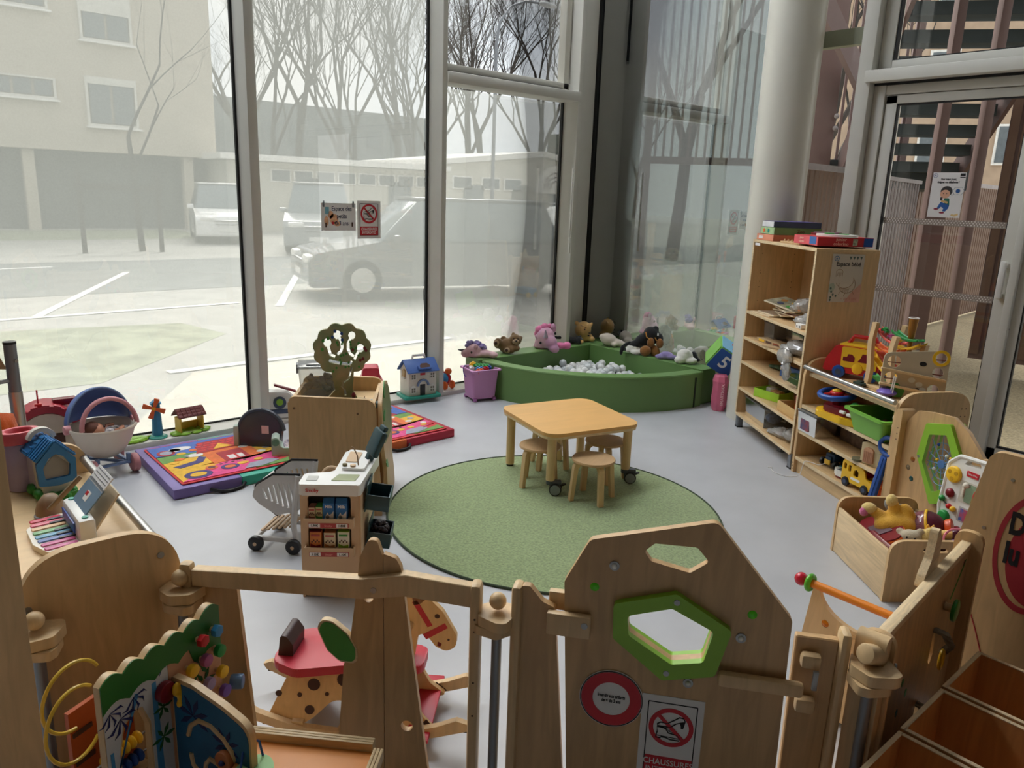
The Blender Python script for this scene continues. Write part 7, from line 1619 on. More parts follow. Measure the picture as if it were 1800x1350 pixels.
G().box((CL/2, -CW/2, .018), (CL-.04, CW-.03, .014)).done('bottom_board', BIRCHX, t)
def cr(x, y, z): return (3.195+x*CD[0]-y*CD[1], 1.178+x*CD[1]+y*CD[0], z)
VR = CZ-PI/2                                                      # facing roughly the viewer
VZ = -.42-.75
t2 = thing('toy_layer', 'hidden layer of mixed toys filling the birch crate', 'toys', cr(0, 0, 0), CZ); t2['kind'] = 'stuff'
R = random.Random(21); g = G()
for k in range(70): g.sph((R.uniform(.06, CL-.06), R.uniform(-CW+.05, -.05), R.uniform(.06, .165)), (R.uniform(.025, .045), R.uniform(.02, .035), R.uniform(.02, .03)), 8, 6, (R.uniform(0, 3), 0, R.uniform(0, 3)))
g.done('pieces', mat('mixed_toys', (70, 26, 32), .5, scale=14, col2=(96, 66, 40)), t2, kind='stuff')
t = thing('toy_laptop', 'dark red oval toy laptop with orange rim leaning inside the crate', 'toy', cr(.27, -.105, .212), 0, rot=(-.42, .10, CZ-.12))
g = G(); g.prism(circ(0, 0, .155, 28, .085), -.012, .012); g.done('case', DKRED, t, 30); G().tube([(.155*math.cos(a), .085*math.sin(a), 0) for a in [2*PI*i/32 for i in range(32)]], .006, 6, closed=True).done('orange_rim', ORA, t)
g = G(); g.prism(rrect(-.07, -.03, .04, .045, .01), .012, .016); g.done('grey_screen', mat('screen_grey', (110, 90, 100), .4), t); g = G(); g.prism(rrect(-.07, -.03, .04, .045, .01), -.016, -.012); g.done('grey_screen', mat('screen_grey', (110, 90, 100), .4), t)
t = thing('red_toy_case', 'dark red toy case lying along the front side of the crate', 'toy', cr(.15, -.075, .185), 0, rot=(.5, 0, CZ)); g = G(); g.box((0, 0, 0), (.20, .09, .05), bev=.010); g.done('case', DKRED, t); G().box((-.04, .046, .006), (.05, .003, .016), bev=.001).done('label', mat('label_brown', (120, 60, 40), .5), t)
YF = mat('plush_yellow', (234, 178, 62), .95, kind='fuzz', amt=.1); YF2 = mat('plush_pale_yellow', (236, 206, 130), .95, kind='fuzz', amt=.06); GF = mat('plush_grey', (134, 138, 132), .95, kind='fuzz', amt=.1)
t = thing('plush_yellow', 'yellow plush toy with long ears lying on top of the crate', 'soft toy', cr(.27, -.165, .215), VZ)
blob('body', [((.02, 0, .03), (.075, .05, .05)), ((-.01, .02, .08), (.028, .026, .075), (0, -.25, 0)), ((-.07, .01, .055), (.06, .028, .028), (0, .45, 0)), ((.05, .02, .075), (.03, .026, .06), (0, -.5, 0)), ((-.03, -.02, .02), (.06, .04, .04))], YF, t)
for p, r, rt_ in (((-.028, .015, .132), (.026, .024, .030), None), ((-.115, .005, .080), (.034, .026, .026), None)): G().sph(p, r, 14, 10, rt_).done('pale_paw', YF2, t)
G().sph((-.135, -.005, .062), (.020, .018, .022), 12, 8).done('pink_tip', PK2, t)
t = thing('plush_grey_animal', 'grey plush animal lying at the back of the crate beside the yellow one', 'soft toy', cr(.36, -.235, .205), VZ)
blob('body', [((.03, 0, .035), (.06, .045, .05), (0, .5, 0)), ((-.045, 0, .085), (.028, .024, .036), (0, -.5, 0)), ((-.01, 0, .07), (.035, .03, .03))], GF, t); G().sph((-.05, -.024, .088), (.016, .006, .022)).done('ear_lining', mat('ear_lining', (160, 158, 150), .9), t)
t = thing('toy_drum_ball', 'clear and plum toy ball with a yellow ring and orange feet in the crate', 'toy', cr(.245, -.30, .235), VZ)
PLM = mat('plum_plastic', (92, 28, 48), .3); OB = mat('orange_feet', (214, 84, 40), .4)
M = Matrix.Rotation(1.25, 4, 'Y') @ Matrix.Rotation(.15, 4, 'X')
R_ = .082
g = G(); g.lathe([(R_*math.sin(a), -R_*math.cos(a)) for a in [PI/2*i/10*1.08 for i in range(11)]], 28, M); g.done('clear_half', clearplastic('plum_clear', (176, 110, 124), .5), t, 60)
g = G(); g.lathe([(R_*math.sin(a), -R_*math.cos(a)) for a in [PI*.56+PI*.44*i/10 for i in range(11)]], 28, M); g.done('plum_half', PLM, t, 60)
g = G(); g.torus((M @ Vector((0, 0, R_*.17))), R_*.995, .0065, M, 32, 8); g.done('yellow_ring', YEL, t)
g = G(); g.cyl(M @ Vector((0, 0, R_*.95)), M @ Vector((0, 0, R_*1.3)), .036, .042, seg=22, bev=.004); g.done('orange_cap', OB, t); G().sph((-.035, -.012, -.045), (.062, .055, .032), 16, 8).done('orange_foot', OB, t)
for k in range(7): G().sph((-.045+.02*math.cos(k*.9), .02*math.sin(k*.9), .0+.01*k-.02), .013, 8, 6).done('inner_ball', (RED, PINK, PURP)[k % 3], t)
t = thing('plush_lamb', 'pale plush animal face with smile lying at the front of the crate', 'soft toy', cr(.13, -.16, .215), VZ)
blob('head', [((0, 0, .028), (.048, .036, .036)), ((-.045, .01, .045), (.016, .010, .016)), ((.035, .01, .055), (.020, .012, .020))], mat('plush_greige', (206, 192, 164), .95, kind='fuzz'), t, .006); blob('body', [((.055, .03, .03), (.05, .04, .035)), ((.075, .02, .055), (.026, .02, .03))], YF2, t, .006)
G().tube([(-.022, -.036, .018), (-.008, -.040, .010), (.008, -.040, .012), (.02, -.037, .022)], .0018, 5).done('smile', INK, t)
for x in (-.016, .016): G().sph((x, -.034, .038), (.004, .003, .005), 8, 6).done('eye', INK, t)
GIR = mat('giraffe_yellow', (236, 196, 116), .6, scale=50, amt=.06)
for lb, p, rz, cap, dz in (('yellow spotted toy leg with plum hoof lying across the crate', cr(.16, -.30, .247), VZ+.12, PLM, .0), ('yellow spotted toy leg with purple hoof nearest the crate front', cr(.10, -.265, .228), VZ, PURP, .0)):
    t = thing('spotted_rattle', lb, 'toy', p, 0, rot=(0, -.12, rz))
    g = G(); g.tube([(-.075, 0, 0), (-.02, 0, .0), (.03, 0, 0), (.055, 0, 0)], [.012, .017, .019, .022], 12); g.done('leg', GIR, t); G().cyl((.055, 0, 0), (.088, 0, 0), .024, .030, seg=16, bev=.004).done('hoof', cap, t)
    for k in range(5): G().sph((-.03+k*.018, -.015, .006-.010*(k % 2)), (.005, .003, .004), 8, 5).done('spot', mat('spot_orange', (206, 134, 56), .6), t)
t = thing('giraffe_rattle', 'small yellow toy giraffe head between the ball and the toy legs', 'toy', cr(.15, -.255, .243), VZ); blob('head', [((0, 0, .015), (.022, .018, .018)), ((-.01, 0, .04), (.008, .008, .014)), ((.012, 0, .042), (.008, .008, .014)), ((-.024, -.008, .010), (.014, .012, .011))], mat('giraffe_ochre', (226, 164, 60), .6), t, .004)
for lb, xy, m_, k in (('pink and blue toy ball at the front corner of the crate', (.045, -.075), SKYB, 0), ('lime green toy bead beside the blue ball in the crate', (.065, -.055), LIME, 0), ('pink toy bead low in the front corner of the crate', (.03, -.045), PINK, 0)):
    t = thing('toy_bead', lb, 'toy', cr(*xy, .200), VZ); r = .034 if m_ is SKYB else .022
    G().sph((0, 0, 0), (r, r, r)).done('ball', m_, t); G().torus((0, 0, 0), r*.97, r*.16, Matrix.Rotation(.8, 4, 'X'), 20, 6).done('band', PINK if m_ is SKYB else YEL, t)
t = thing('toy_ring_rattle', 'pink ring rattle at the right front of the crate', 'toy', cr(.09, -.35, .235), VZ); G().torus((0, 0, .01), .055, .005, Matrix.Rotation(1.0, 4, 'X'), 24, 6).done('ring', PINK, t); G().sph((-.02, -.02, -.01), (.024, .02, .02)).done('green_bead', mat('bead_olive', (120, 140, 50), .4), t); G().sph((.03, .0, .025), (.04, .02, .014)).done('teal_bar', mat('bar_teal', (24, 80, 100), .4), t); G().tube([(.05, 0, .02), (.08, -.01, .035), (.10, 0, .02)], .006, 6).done('yellow_tag', YEL, t)

# ================================================================== hexagon web panel and activity board
HD = (-.40, -.917); HZ = math.atan2(HD[1], HD[0])
t = thing('web_panel', 'birch play panel with a lime hexagon window holding a blue spider web', 'panel', (3.985, 1.485, 0), HZ)
hx_i = [(.165, .585), (.262, .612), (.312, .520), (.300, .360), (.235, .310), (.150, .440)]
hx_o = [(.137, .634), (.274, .668), (.352, .540), (.345, .300), (.232, .250), (.112, .465)]
hi_, ho_ = rp(hx_i, .010), rp(hx_o, .014)
g = G(); g.panel([(.0, 0), (.88, 0), (.88, .56), (.46, .56), (.36, .655), (.27, .70), (.14, .69), (.06, .675), (.0, .60)], -.010, .010, [hi_, circ(.075, .425, .014, 16), circ(.055, .375, .014, 16), circ(.085, .325, .014, 16)]); g.done('board', PLYG, t, 25)
for y0, y1, m_ in ((-.030, -.010, LIME), (.010, .030, LIME), (.0305, .046, BIRCH), (.0465, .062, LIME)): g = G(); g.panel(ho_, y0, y1, [hi_]); g.done('hexagon_frame', m_, t, 25)
for (x, z), m_ in zip(((.075, .425), (.055, .375), (.085, .325)), (mat('gem_amber', (200, 120, 30), .1, trans=.5), mat('gem_clear', (170, 150, 120), .1, trans=.5), mat('gem_teal', (20, 90, 90), .1, trans=.5))): G().lathe([(0, -.014), (.010, -.012), (.014, -.008), (.014, .008), (.010, .012), (0, .014)], 18, Matrix.Translation((x, 0, z)) @ Matrix.Rotation(PI/2, 4, 'X')).done('gem', m_, t)
WB = mat('web_blue', (120, 160, 206), .4); c = (.238, .455)
g = G()
for k in range(12):
    a = k*2*PI/12+.1
    dx, dz = math.cos(a), math.sin(a); L_ = .06
    while L_ < .2 and all(True for _ in [0]) and (lambda x, z: abs(x-c[0]) < .085 and .30 < z < .61)(c[0]+dx*L_, c[1]+dz*L_): L_ += .004
    g.tube([(c[0], 0, c[1]), (c[0]+dx*L_, 0, c[1]+dz*L_)], .0022, 5)
for r in (.035, .06, .085): g.tube([(c[0]+min(r, .078)*math.cos(a+.1)*(1-.08*math.cos(12*(a))), 0, c[1]+r*1.25*math.sin(a+.1)) for a in [2*PI*i/36 for i in range(36)]], .0018, 4, closed=True)
g.done('spider_web', WB, t); G().cyl((c[0], -.006, c[1]), (c[0], .006, c[1]), .020, seg=18).done('web_hub', mat('hub_blue', (80, 120, 180), .4), t)
for x, z, m_ in ((.205, .545, BLUE), (.285, .50, YEL), (.21, .47, YEL), (.26, .505, PAPER), (.20, .42, PAPER)): G().sph((x, -.002, z), .008, 10, 8).done('bead', m_, t)
for x, z in ((.125, .46), (.335, .52)): G().cyl((x, -.030, z), (x, -.0315, z), .007, seg=14).done('screw', STEEL, t)
g = G(); g.panel(rp([(-.038, 0), (.0, 0), (.0, .665), (-.038, .665)], [0, 0, .018, .018], 6), -.045, .035, (), None); g.done('edge_post', BIRCH, t, 25)
g = G()
for z in (.565, .535, .505): g.cyl((-.015, -.0455, z), (-.015, -.0445, z), .0035, seg=8)
g.done('peg_holes', MATS['hole_dark'], t, kind='stuff')
for z in (.60, .555): G().box((-.062, -.005, z), (.045, .035, .022), bev=.006).done('connector_cap', OFFW, t)
# activity board
AZ = math.atan2(-.92, -.385)
t = thing('activity_board', 'white toy activity board with yellow dial and red label behind the crate', 'toy', (3.765, 1.235, .19), 0, rot=(-.06, 0, AZ))
g = G(); ab = rp([(.06, .05), (.16, .0), (.31, .03), (.33, .30), (.25, .385), (.10, .375), (.05, .33), (.045, .12)], .03, 5)
g.panel(ab, -.020, .018, [rp([(.125, .345), (.215, .352), (.205, .372), (.14, .366)], .008, 3)]); g._bev(g.bm.verts[:], .0); g.done('board', WHITEP, t, 30)
g = G(); g.tube([(x, -.016, z) for x, z in ab], .010, 8, closed=True); g.done('rim', WHITEP, t)
f = G().cyl((.092, -.02, .285), (.092, -.036, .285), .040, .036, seg=24, bev=.004).done('yellow_dial', YEL, t)
for k in range(3): a = .5+k*2.1; G().cyl((.092+.020*math.cos(a), -.0355, .285+.020*math.sin(a)), (.092+.020*math.cos(a), -.0372, .285+.020*math.sin(a)), .010, seg=12).done('finger_hole', mat('dial_ochre', (200, 150, 30), .4), f)
g = G(); g.panel(rp([(.152, .300), (.212, .300), (.212, .325), (.152, .325)], .002, 2), -.024, -.020); lbp = g.done('brand_label', SIGNRED, t); text('lettering', 'Fisher-Price', .0135, facing(.182, -.0245, .313), PAPER, lbp, sx=.75)
G().panel(rrect(.135, .175, .245, .275, .006), -.022, -.0195).done('mirror_frame', mat('frame_ivory', (210, 204, 190), .4), t); G().panel(rp([(.165, .182), (.238, .182), (.238, .25), (.21, .268), (.165, .268)], .006, 3), -.0235, -.0215).done('mirror', mat('toy_mirror', (200, 204, 208), .06, metal=1.0), t)
G().sph((.165, -.028, .258), (.014, .012, .014)).done('ivory_knob', OFFW, t); G().box((.155, -.025, .225), (.012, .008, .05), bev=.003).done('ivory_bar', OFFW, t)
G().torus((.262, -.03, .225), .045, .006, Matrix.Rotation(PI/2, 4, 'X'), 24, 6).done('red_hoop', RED, t); G().cyl((.262, -.02, .225), (.262, -.034, .225), .016, seg=16).done('red_hub', RED, t)
G().sph((.092, -.024, .195), (.022, .016, .022)).done('red_roller', DKRED, t); G().panel(rp([(.065, .160), (.125, .160), (.12, .20), (.095, .22), (.065, .205)], .006, 3), -.0215, -.0195).done('roller_plate', mat('plate_grey', (206, 206, 202), .4), t)
G().tube([(.062, -.03, .155), (.085, -.032, .145), (.12, -.03, .13)], .003, 6).done('axle', BLACKP, t)
for x, z, m_, r in ((.062, .158, GRN, .014), (.105, .135, RED, .013), (.128, .130, YEL, .013)): G().sph((x, -.03, z), r, 14, 10).done('slide_bead', m_, t)
G().cyl((.088, -.02, .080), (.088, -.040, .080), .030, .026, seg=24, bev=.006).done('green_button', GRN, t)
G().panel(rrect(.150, .085, .225, .155, .004), -.0215, -.0195).done('picture_frame', mat('frame_ivory2', (190, 188, 184), .4), t); G().panel(rrect(.160, .092, .218, .148, .003), -.023, -.0210).done('picture', mat('picture_mix', (60, 110, 180), .5, scale=30, col2=(210, 70, 40)), t)
G().cyl((.17, -.02, .045), (.17, -.04, .045), .018, seg=16, bev=.003).done('red_dial', DKRED, t); G().box((.165, -.034, .016), (.045, .03, .026), bev=.006).done('green_roller', GRN, t)
G().box((.19, .0, -.19), (.16, .10, .02), bev=.004).done('foot', WHITEP, t); G().box((.19, 0, -.09), (.06, .03, .2)).done('stand', WHITEP, t)

# ================================================================== big printed panel and book trough
t = thing('printed_panel', 'large sloping birch panel with a red round logo at the right edge', 'panel', (2.70, .75, 0), -PI/2)
g = G(); g.panel(rp([(-.10, 0), (1.0, 0), (1.0, .895), (.012, .915), (-.050, .52)], [0, 0, 0, .05, .3], 8), -.015, .015); g.done('board', BIRCH, t, 25)
LR = mat('logo_red', (172, 46, 56), .6); cx, cz = .172, .61
g = G(); a0, a1 = .55*PI, 1.62*PI
o_ = [(cx+.198*math.cos(a)*.52+.0, cz+.198*math.sin(a)) for a in [a0+(a1-a0)*i/30 for i in range(31)]]
i_ = [(cx+.178*math.cos(a)*.52+.004, cz+.178*math.sin(a)) for a in [a1-(a1-a0)*i/30 for i in range(31)]]
g = G(); g.panel(o_+i_, -.0162, -.0150); g.done('logo_arc', LR, t, 0)
G().panel([(cx+.02+.150*math.cos(a)*.56, cz-.02+.150*math.sin(a)) for a in [2*PI*i/40 for i in range(40)]], -.0160, -.0150).done('logo_disc', LR, t, 0)
text('lettering', 'D\nlu', .10, facing(.100, -.0170, .645), INK, t, align='LEFT', sx=.62, bold=.004)
G().tube([(-.005+.10*i/10+.0, -.0155, .42-.20*(i/10)**1.4) for i in range(11)], .0022, 5).done('logo_line', LR, t)
for x, z in ((.085, .835), (.032, .655)): G().cyl((x, -.0155, z), (x, -.017, z), .006, seg=12).done('screw', STEEL, t)
BX = mat('box_plywood', (206, 150, 92), .5, kind='wood', scale=4, amt=.1)
def bin_(lb, x0, x1, top):
    t = thing('book_bin', lb, 'bin', (x0, .585, 0), 0); L_ = x1-x0; Wd = .62; th = .012
    G().box((L_/2, -th/2, top/2), (L_-.004, th, top), bev=.001).done('side_board', BX, t); G().box((L_/2, -Wd+th/2, top/2), (L_-.004, th, top)).done('side_board', BX, t)
    for x, hole in ((th/2+.002, True), (L_-th/2-.002, False)):
        g = G(); g.panel(rect(-Wd+th, 0, -th, top-.001), -th/2, th/2, [rrect(-.20, top-.065, -.075, top-.042, .011)] if hole else (), Matrix.Translation((x, 0, 0)) @ Matrix.Rotation(PI/2, 4, 'Z')); g.done('end_board', BX, t, 25)
        G().box((x, -Wd/2, top), (th, Wd-.02, .003)).done('top_edge', EDGE, t)
    G().box((L_/2, -.006, top), (L_-.004, th, .003)).done('top_edge', EDGE, t); G().box((L_/2, -Wd/2, .1), (L_-.01, Wd-.02, .01)).done('bottom_board', BX, t)
bin_('open plywood book bin nearest the printed panel', 2.095, 2.365, .40)
bin_('open plywood book bin in the middle of the row beside the rope panel', 1.835, 2.093, .395)
bin_('open plywood book bin nearest the viewer at the bottom right', 1.56, 1.833, .39)

# ================================================================== rope panel
RD = (.845, .08); RZ = math.atan2(RD[1], RD[0])
t = thing('rope_panel', 'birch play panel with green discs and grey ropes at the lower right', 'panel', (1.715, .642, 0), RZ)
g = G(); hl = [circ(x, z, .008, 12, .013) for x, z in ((.31, .40), (.36, .345), (.30, .31), (.56, .46), (.86, .40), (.60, .345))]
g.panel([(.045, .0), (.845, .0), (.845, .625), (.045, .625)], -.012, .012, [rp([(.56, .435), (.585, .45), (.60, .36), (.58, .33), (.56, .35)], .008, 3), rp([(.50, .22), (.53, .24), (.55, .17), (.53, .13), (.50, .16)], .008, 3)]); g.done('board', PLYG, t, 25)
for x, z, m_ in ((.31, .40, GREENP), (.36, .345, GREENP), (.30, .31, mat('hole_teal', (30, 90, 90), .5)), (.80, .585, BROWNP), (.85, .40, BROWNP)): G().panel(circ(x, z, .009, 14, .013), -.0130, -.0115).done('coloured_hole', m_, t, 25)
g = G(); g.box((.445, 0, .632), (.80, .030, .022), bev=.003); g.done('top_rail', EDGE, t)
g = G(); g.panel(rp([(.005, 0), (.05, 0), (.05, .668), (.005, .668)], [0, 0, .022, .022], 6), -.035, .035); g.done('end_post', BEECH, t, 25)
g = G(); g.panel(rp([(-.045, 0), (.035, 0), (.035, .665), (-.045, .665)], [0, 0, .038, .038], 8), -.009, .009, (), Matrix.Translation((.052, 0, 0)) @ Matrix.Rotation(PI/2, 4, 'Z')); g.done('rounded_end', BIRCH, t, 25)
g = G(); g.panel(rp([(-.045, 0), (.035, 0), (.035, .675), (-.045, .675)], [0, 0, .038, .038], 8), -.012, .012, (), Matrix.Translation((.855, 0, 0)) @ Matrix.Rotation(PI/2, 4, 'Z')); g.done('rounded_end', BIRCH, t, 25)
for z in (.63, .575): G().box((.880, -.015, z), (.03, .04, .022), bev=.006).done('connector_cap', BEECH, t)
G().cyl((.032, -.052, .60), (.034, -.056, .60), .008, seg=14).done('screw', STEEL, t)
dg_ = mat('disc_green', (34, 130, 40), .3); ROPE = mat('grey_rope', (140, 134, 120), .9, scale=60, amt=.2)
G().cyl((.645, -.012, .500), (.645, -.040, .500), .012, seg=12).done('disc_axle', BEECH, t); G().cyl((.645, -.034, .497), (.645, -.046, .497), .034, seg=28, bev=.004).done('green_disc', dg_, t)
G().panel(rp([(.69, .50), (.71, .505), (.80, .575), (.82, .60), (.80, .585)], .006, 3), -.0135, -.0118).done('green_stripe', GREENP, t, 25)
def rope(pts, r=.011):
    g = G(); n = 40
    P = [Vector(p) for p in pts]
    for s in range(3):
        q = []
        for i in range(n+1):
            u_ = i/n*(len(P)-1); k = min(int(u_), len(P)-2); p = P[k].lerp(P[k+1], u_-k); a = i*.75+s*2.094; q.append(p+Vector((math.cos(a)*r*.55, math.sin(a)*r*.55, 0)))
        g.tube(q, r*.62, 6)
    return g.done('rope', ROPE, t)
rope([(.565, -.01, .455), (.580, -.04, .445), (.600, -.055, .405), (.61, -.035, .37)]); rope([(.51, -.01, .235), (.525, -.035, .22), (.545, -.045, .18), (.55, -.03, .15)])
G().torus((.585, -.040, .36), .022, .006, Matrix.Rotation(PI/2, 4, 'X') @ Matrix.Diagonal((.7, 1.3, 1, 1)), 22, 8).done('yellow_loop', YEL, t)
G().cyl((.46, -.014, .165), (.46, -.03, .165), .035, seg=22, bev=.004).done('dark_green_disc', mat('disc_dark_green', (24, 60, 44), .4), t)
cat = rp([(.44, .62), (.58, .62), (.575, .70), (.562, .735), (.545, .772), (.520, .775), (.515, .735), (.50, .69), (.46, .655)], .012, 4)
g = G(); g.panel(cat, .012, .034); g.done('cat_silhouette', EDGE, t, 25)
g = G(); g.panel(rp([(.60, .60), (.665, .60), (.665, .70), (.64, .72), (.60, .70)], .02, 4), .03, .05); g.done('rounded_board', BIRCH, t, 25)
# walker cart behind the panel
t = thing('walker_cart', 'birch walker cart with an orange handle bar and red end ball', 'toy', (2.262, 1.045, 0), -PI/2)
BAR = mat('handle_orange', (226, 134, 34), .35, kind='woodx', scale=5, amt=.06)
G().cyl((-.025, 0, .448), (.36, 0, .450), .0135, seg=20).done('handle_bar', BAR, t); G().sph((-.048, 0, .448), .022, 18, 12).done('red_ball', mat('ball_red', (190, 24, 50), .25), t)
G().torus((-.016, 0, .448), .021, .010, Matrix.Rotation(PI/2, 4, 'Y'), 24, 10).done('green_ring', mat('ring_green', (84, 170, 40), .3), t); G().torus((.34, 0, .450), .021, .010, Matrix.Rotation(PI/2, 4, 'Y'), 24, 10).done('blue_ring', SKYB, t)
bd = rp([(-.045, .02), (-.02, .25), (-.004, .40), (.0, .44), (.022, .44)], [0, .03, .05, .005, .005], 4)+[(.17+.150*math.cos(a), .455+.105*math.sin(a)) for a in [PI+.15+(PI-.3)*i/16 for i in range(17)]]+rp([(.318, .44), (.34, .44), (.36, .25), (.385, .02)], [.005, .005, .03, 0], 4)
g = G(); g.panel(bd, -.009, .009, [circ(.055, .335, .0125, 16)]); g.done('front_board', BEECH, t, 25)
G().lathe([(0, -.013), (.009, -.011), (.0125, -.007), (.0125, .007), (.009, .011), (0, .013)], 18, Matrix.Translation((.055, 0, .335)) @ Matrix.Rotation(PI/2, 4, 'X')).done('amber_gem', mat('amber_gem', (226, 130, 20), .08, trans=.4), t)
g = G(); g.panel(circ(.155, .265, .075, 32), -.012, -.0085, [circ(.155, .265, .070, 30)]); g.panel(circ(.16, .262, .066, 30), -.0100, -.0085); g.done('round_dial', BIRCH, t, 25)
G().box((.16, .10, .10), (.36, .20, .10), bev=.004).done('cart_box', SKYB, t)
for x in (-.02, .34):
    for y in (.03, .19): G().cyl((x-.012, y, .045), (x+.012, y, .045), .045, seg=24, bev=.004).done('wheel', YEL, t)

# ================================================================== rocking horse behind the fence
t = thing('rocking_horse', 'wooden rocking horse with red seat, spotted legs and red bridle', 'toy', (.815, 2.155, 0), -PI/4)
t.scale = (.95, .95, .88)
HWD = mat('horse_ply', (222, 184, 132), .45, kind='wood', scale=5, amt=.08); HR = mat('horse_red', (190, 40, 58), .4, amt=.05); HB2 = mat('horse_brown', (66, 36, 30), .5)
st_o = rp([(.11, -.085), (.20, -.125), (.34, -.085), (.45, -.075), (.60, -.06), (.60, .06), (.45, .075), (.34, .085), (.20, .125), (.11, .085)], [.05, .06, .05, .04, .03, .03, .04, .05, .06, .05], 5)
g = G(); g.prism(st_o, .235, .268); g._bev(g.bm.verts[:], .006, 2); g.done('seat', HR, t, 40)
for s_ in (-1, 1):
    leg = rp([(.17, .236), (.55, .236), (.60, .10), (.655, .045), (.60, .02), (.50, .06), (.40, .125), (.31, .125), (.25, .06), (.20, .022), (.08, .022), (.10, .06)], [0, 0, .04, .01, .01, .02, .05, .05, .04, .01, .01, .02], 4)
    M = Matrix.Translation((0, s_*.055, 0)) @ Matrix.Translation((0, 0, .236)) @ Matrix.Rotation(-s_*-.22, 4, 'X') @ Matrix.Translation((0, 0, -.236))
    g = G(); g.panel(leg, -.008, .008, (), M); b_ = g.done('side_board', HWD, t, 25)
    f = -1
    for x, z, r in ((.245, .175, .021), (.345, .200, .024), (.435, .205, .018), (.200, .135, .008), (.290, .145, .007), (.235, .085, .016), (.13, .135, .011)):
        G().panel(circ(x, z, r, 16), s_*.0095-.0008, s_*.0095+.0008, (), M).done('spot', HB2, b_, 25)
    G().panel([(.08, .022), (.20, .022), (.212, .036), (.10, .06), (.095, .055)], s_*.0095-.0008, s_*.0095+.0008, (), M).done('hoof', HB2, b_, 25); G().panel([(.585, .022), (.655, .045), (.62, .085), (.575, .035)], s_*.0095-.0008, s_*.0095+.0008, (), M).done('hoof', HB2, b_, 25)
    rk = [(.0, .105), (.03, .118), (.07, .090), (.20, .046), (.35, .036), (.52, .046), (.66, .090), (.72, .118), (.765, .105), (.77, .085), (.66, .048), (.52, .012), (.35, .0), (.20, .010), (.07, .055), (.01, .085)]
    g = G(); g.panel(rk, s_*.118-.011, s_*.118+.011); g.done('rocker', BEECH, t, 40)
    for x in (.03, .745): G().box((x, s_*.118, .078), (.035, .016, .014), bev=.004, M=None).done('stopper', BLACKP, t)
G().box((.36, 0, .042), (.05, .24, .016), bev=.003).done('cross_bar', BEECH, t); G().box((.20, 0, .050), (.04, .24, .016), bev=.003).done('cross_bar', BEECH, t)
G().box((.60, 0, .060), (.075, .34, .014), bev=.003).done('foot_plate', HR, t)
g = G(); g.panel(rp([(.17, .262), (.172, .31), (.15, .345), (.13, .345), (.12, .262)], [0, .02, .02, .02, 0], 5), -.055, .055); g.done('seat_back', mat('horse_tail_brown', (58, 34, 32), .45), t, 30)
hd = rp([(.50, .255), (.56, .255), (.575, .36), (.60, .365), (.632, .318), (.668, .300), (.700, .322), (.702, .365), (.655, .455), (.60, .515), (.54, .53), (.50, .45)], [0, 0, .02, .02, .03, .03, .03, .03, .03, .03, .02, .03], 4)
g = G(); g.panel(hd, -.011, .011); hb = g.done('head', HWD, t, 25)
for y in (-.0118, .0118):
    q = lambda nm, poly, m_: G().panel(poly, y-.0007, y+.0007).done(nm, m_, hb, 25)
    q('bridle', [(.555, .485), (.570, .495), (.622, .400), (.606, .392)], HR); q('bridle', [(.590, .362), (.662, .412), (.672, .394), (.602, .344)], HR)
    q('eye', circ(.637, .437, .0085, 14), HB2); q('nostril', circ(.675, .348, .004, 10), HB2); q('mouth', [(.640, .338), (.653, .330), (.648, .318), (.638, .322)], DKRED); q('forelock', [(.555, .505), (.60, .50), (.58, .48), (.56, .475)], mat('mane_brown', (130, 90, 60), .6))
G().cyl((.55, -.09, .40), (.55, .09, .40), .011, seg=14).done('handle_bar', BEECH, t)

# ================================================================== jungle activity cube and small orange table at the bottom left
P1 = (.615, 1.845, 0); D1 = (-.325, -.174); Z1 = math.atan2(-D1[1], -D1[0])
t = thing('activity_cube', 'painted jungle activity cube with green wavy top and blue maze front', 'toy', (.290, 1.671, 0), Z1)
JG = mat('jungle_green', (40, 112, 40), .45, amt=.08); PCH = mat('peach_paint', (214, 160, 122), .5, amt=.05); PWH = mat('pale_paint', (206, 206, 204), .5, amt=.04); JB = mat('jungle_blue', (22, 96, 140), .45, scale=6, amt=.25); NVB = mat('palm_navy', (26, 34, 92), .5); STB = mat('stripe_blue', (70, 140, 186), .5); DKG = mat('palm_green', (30, 90, 34), .5)
top = []
for k in range(61):
    u_ = k/60; top.append((.002+.364*u_, .575+.016*abs(math.sin(u_*PI*6.0))+(.012 if u_ > .82 else 0)))
arch = rp([(.055, .02), (.125, .02), (.125, .40), (.105, .455), (.085, .462), (.055, .44), (.040, .38), (.04, .20)], [0, 0, .02, .02, .02, .02, .02, .0], 4)
g = G(); g.panel([(0.002, 0), (.366, 0)]+top[::-1], -.009, .009, [arch]); g.done('back_board', BEECH, t, 25)
G().panel([(.19, .18), (.363, .18), (.363, .56), (.19, .56)], -.0105, -.009).done('peach_field', PCH, t, 25)
g = G(); g.panel([(0.004, .02), (.036, .02), (.036, .38), (.05, .445), (.083, .468), (.108, .46), (.129, .405), (.129, .02), (.188, .02), (.188, .53), (0.004, .53)], -.0105, -.009); g.done('pale_field', PWH, t, 25)
g = G(); low = [(.366-.364*k/30, .505+.016*abs(math.sin(k/30*PI*5))-(.0 if k > 8 else .035)) for k in range(31)]; g.panel(top+low, -.0125, -.0104); g.done('leaf_canopy', JG, t, 25)
g = G()
for pl_ in ([(.010, .02), (.026, .02), (.020, .40), (.012, .40)], [(.135, .05), (.160, .05), (.150, .50), (.138, .50)], [(.016, .30), (.034, .36), (.10, .50), (.09, .505)]): g.panel(pl_, -.0118, -.0104)
g.done('blue_trunks', STB, t, 25, kind='stuff')
g = G()
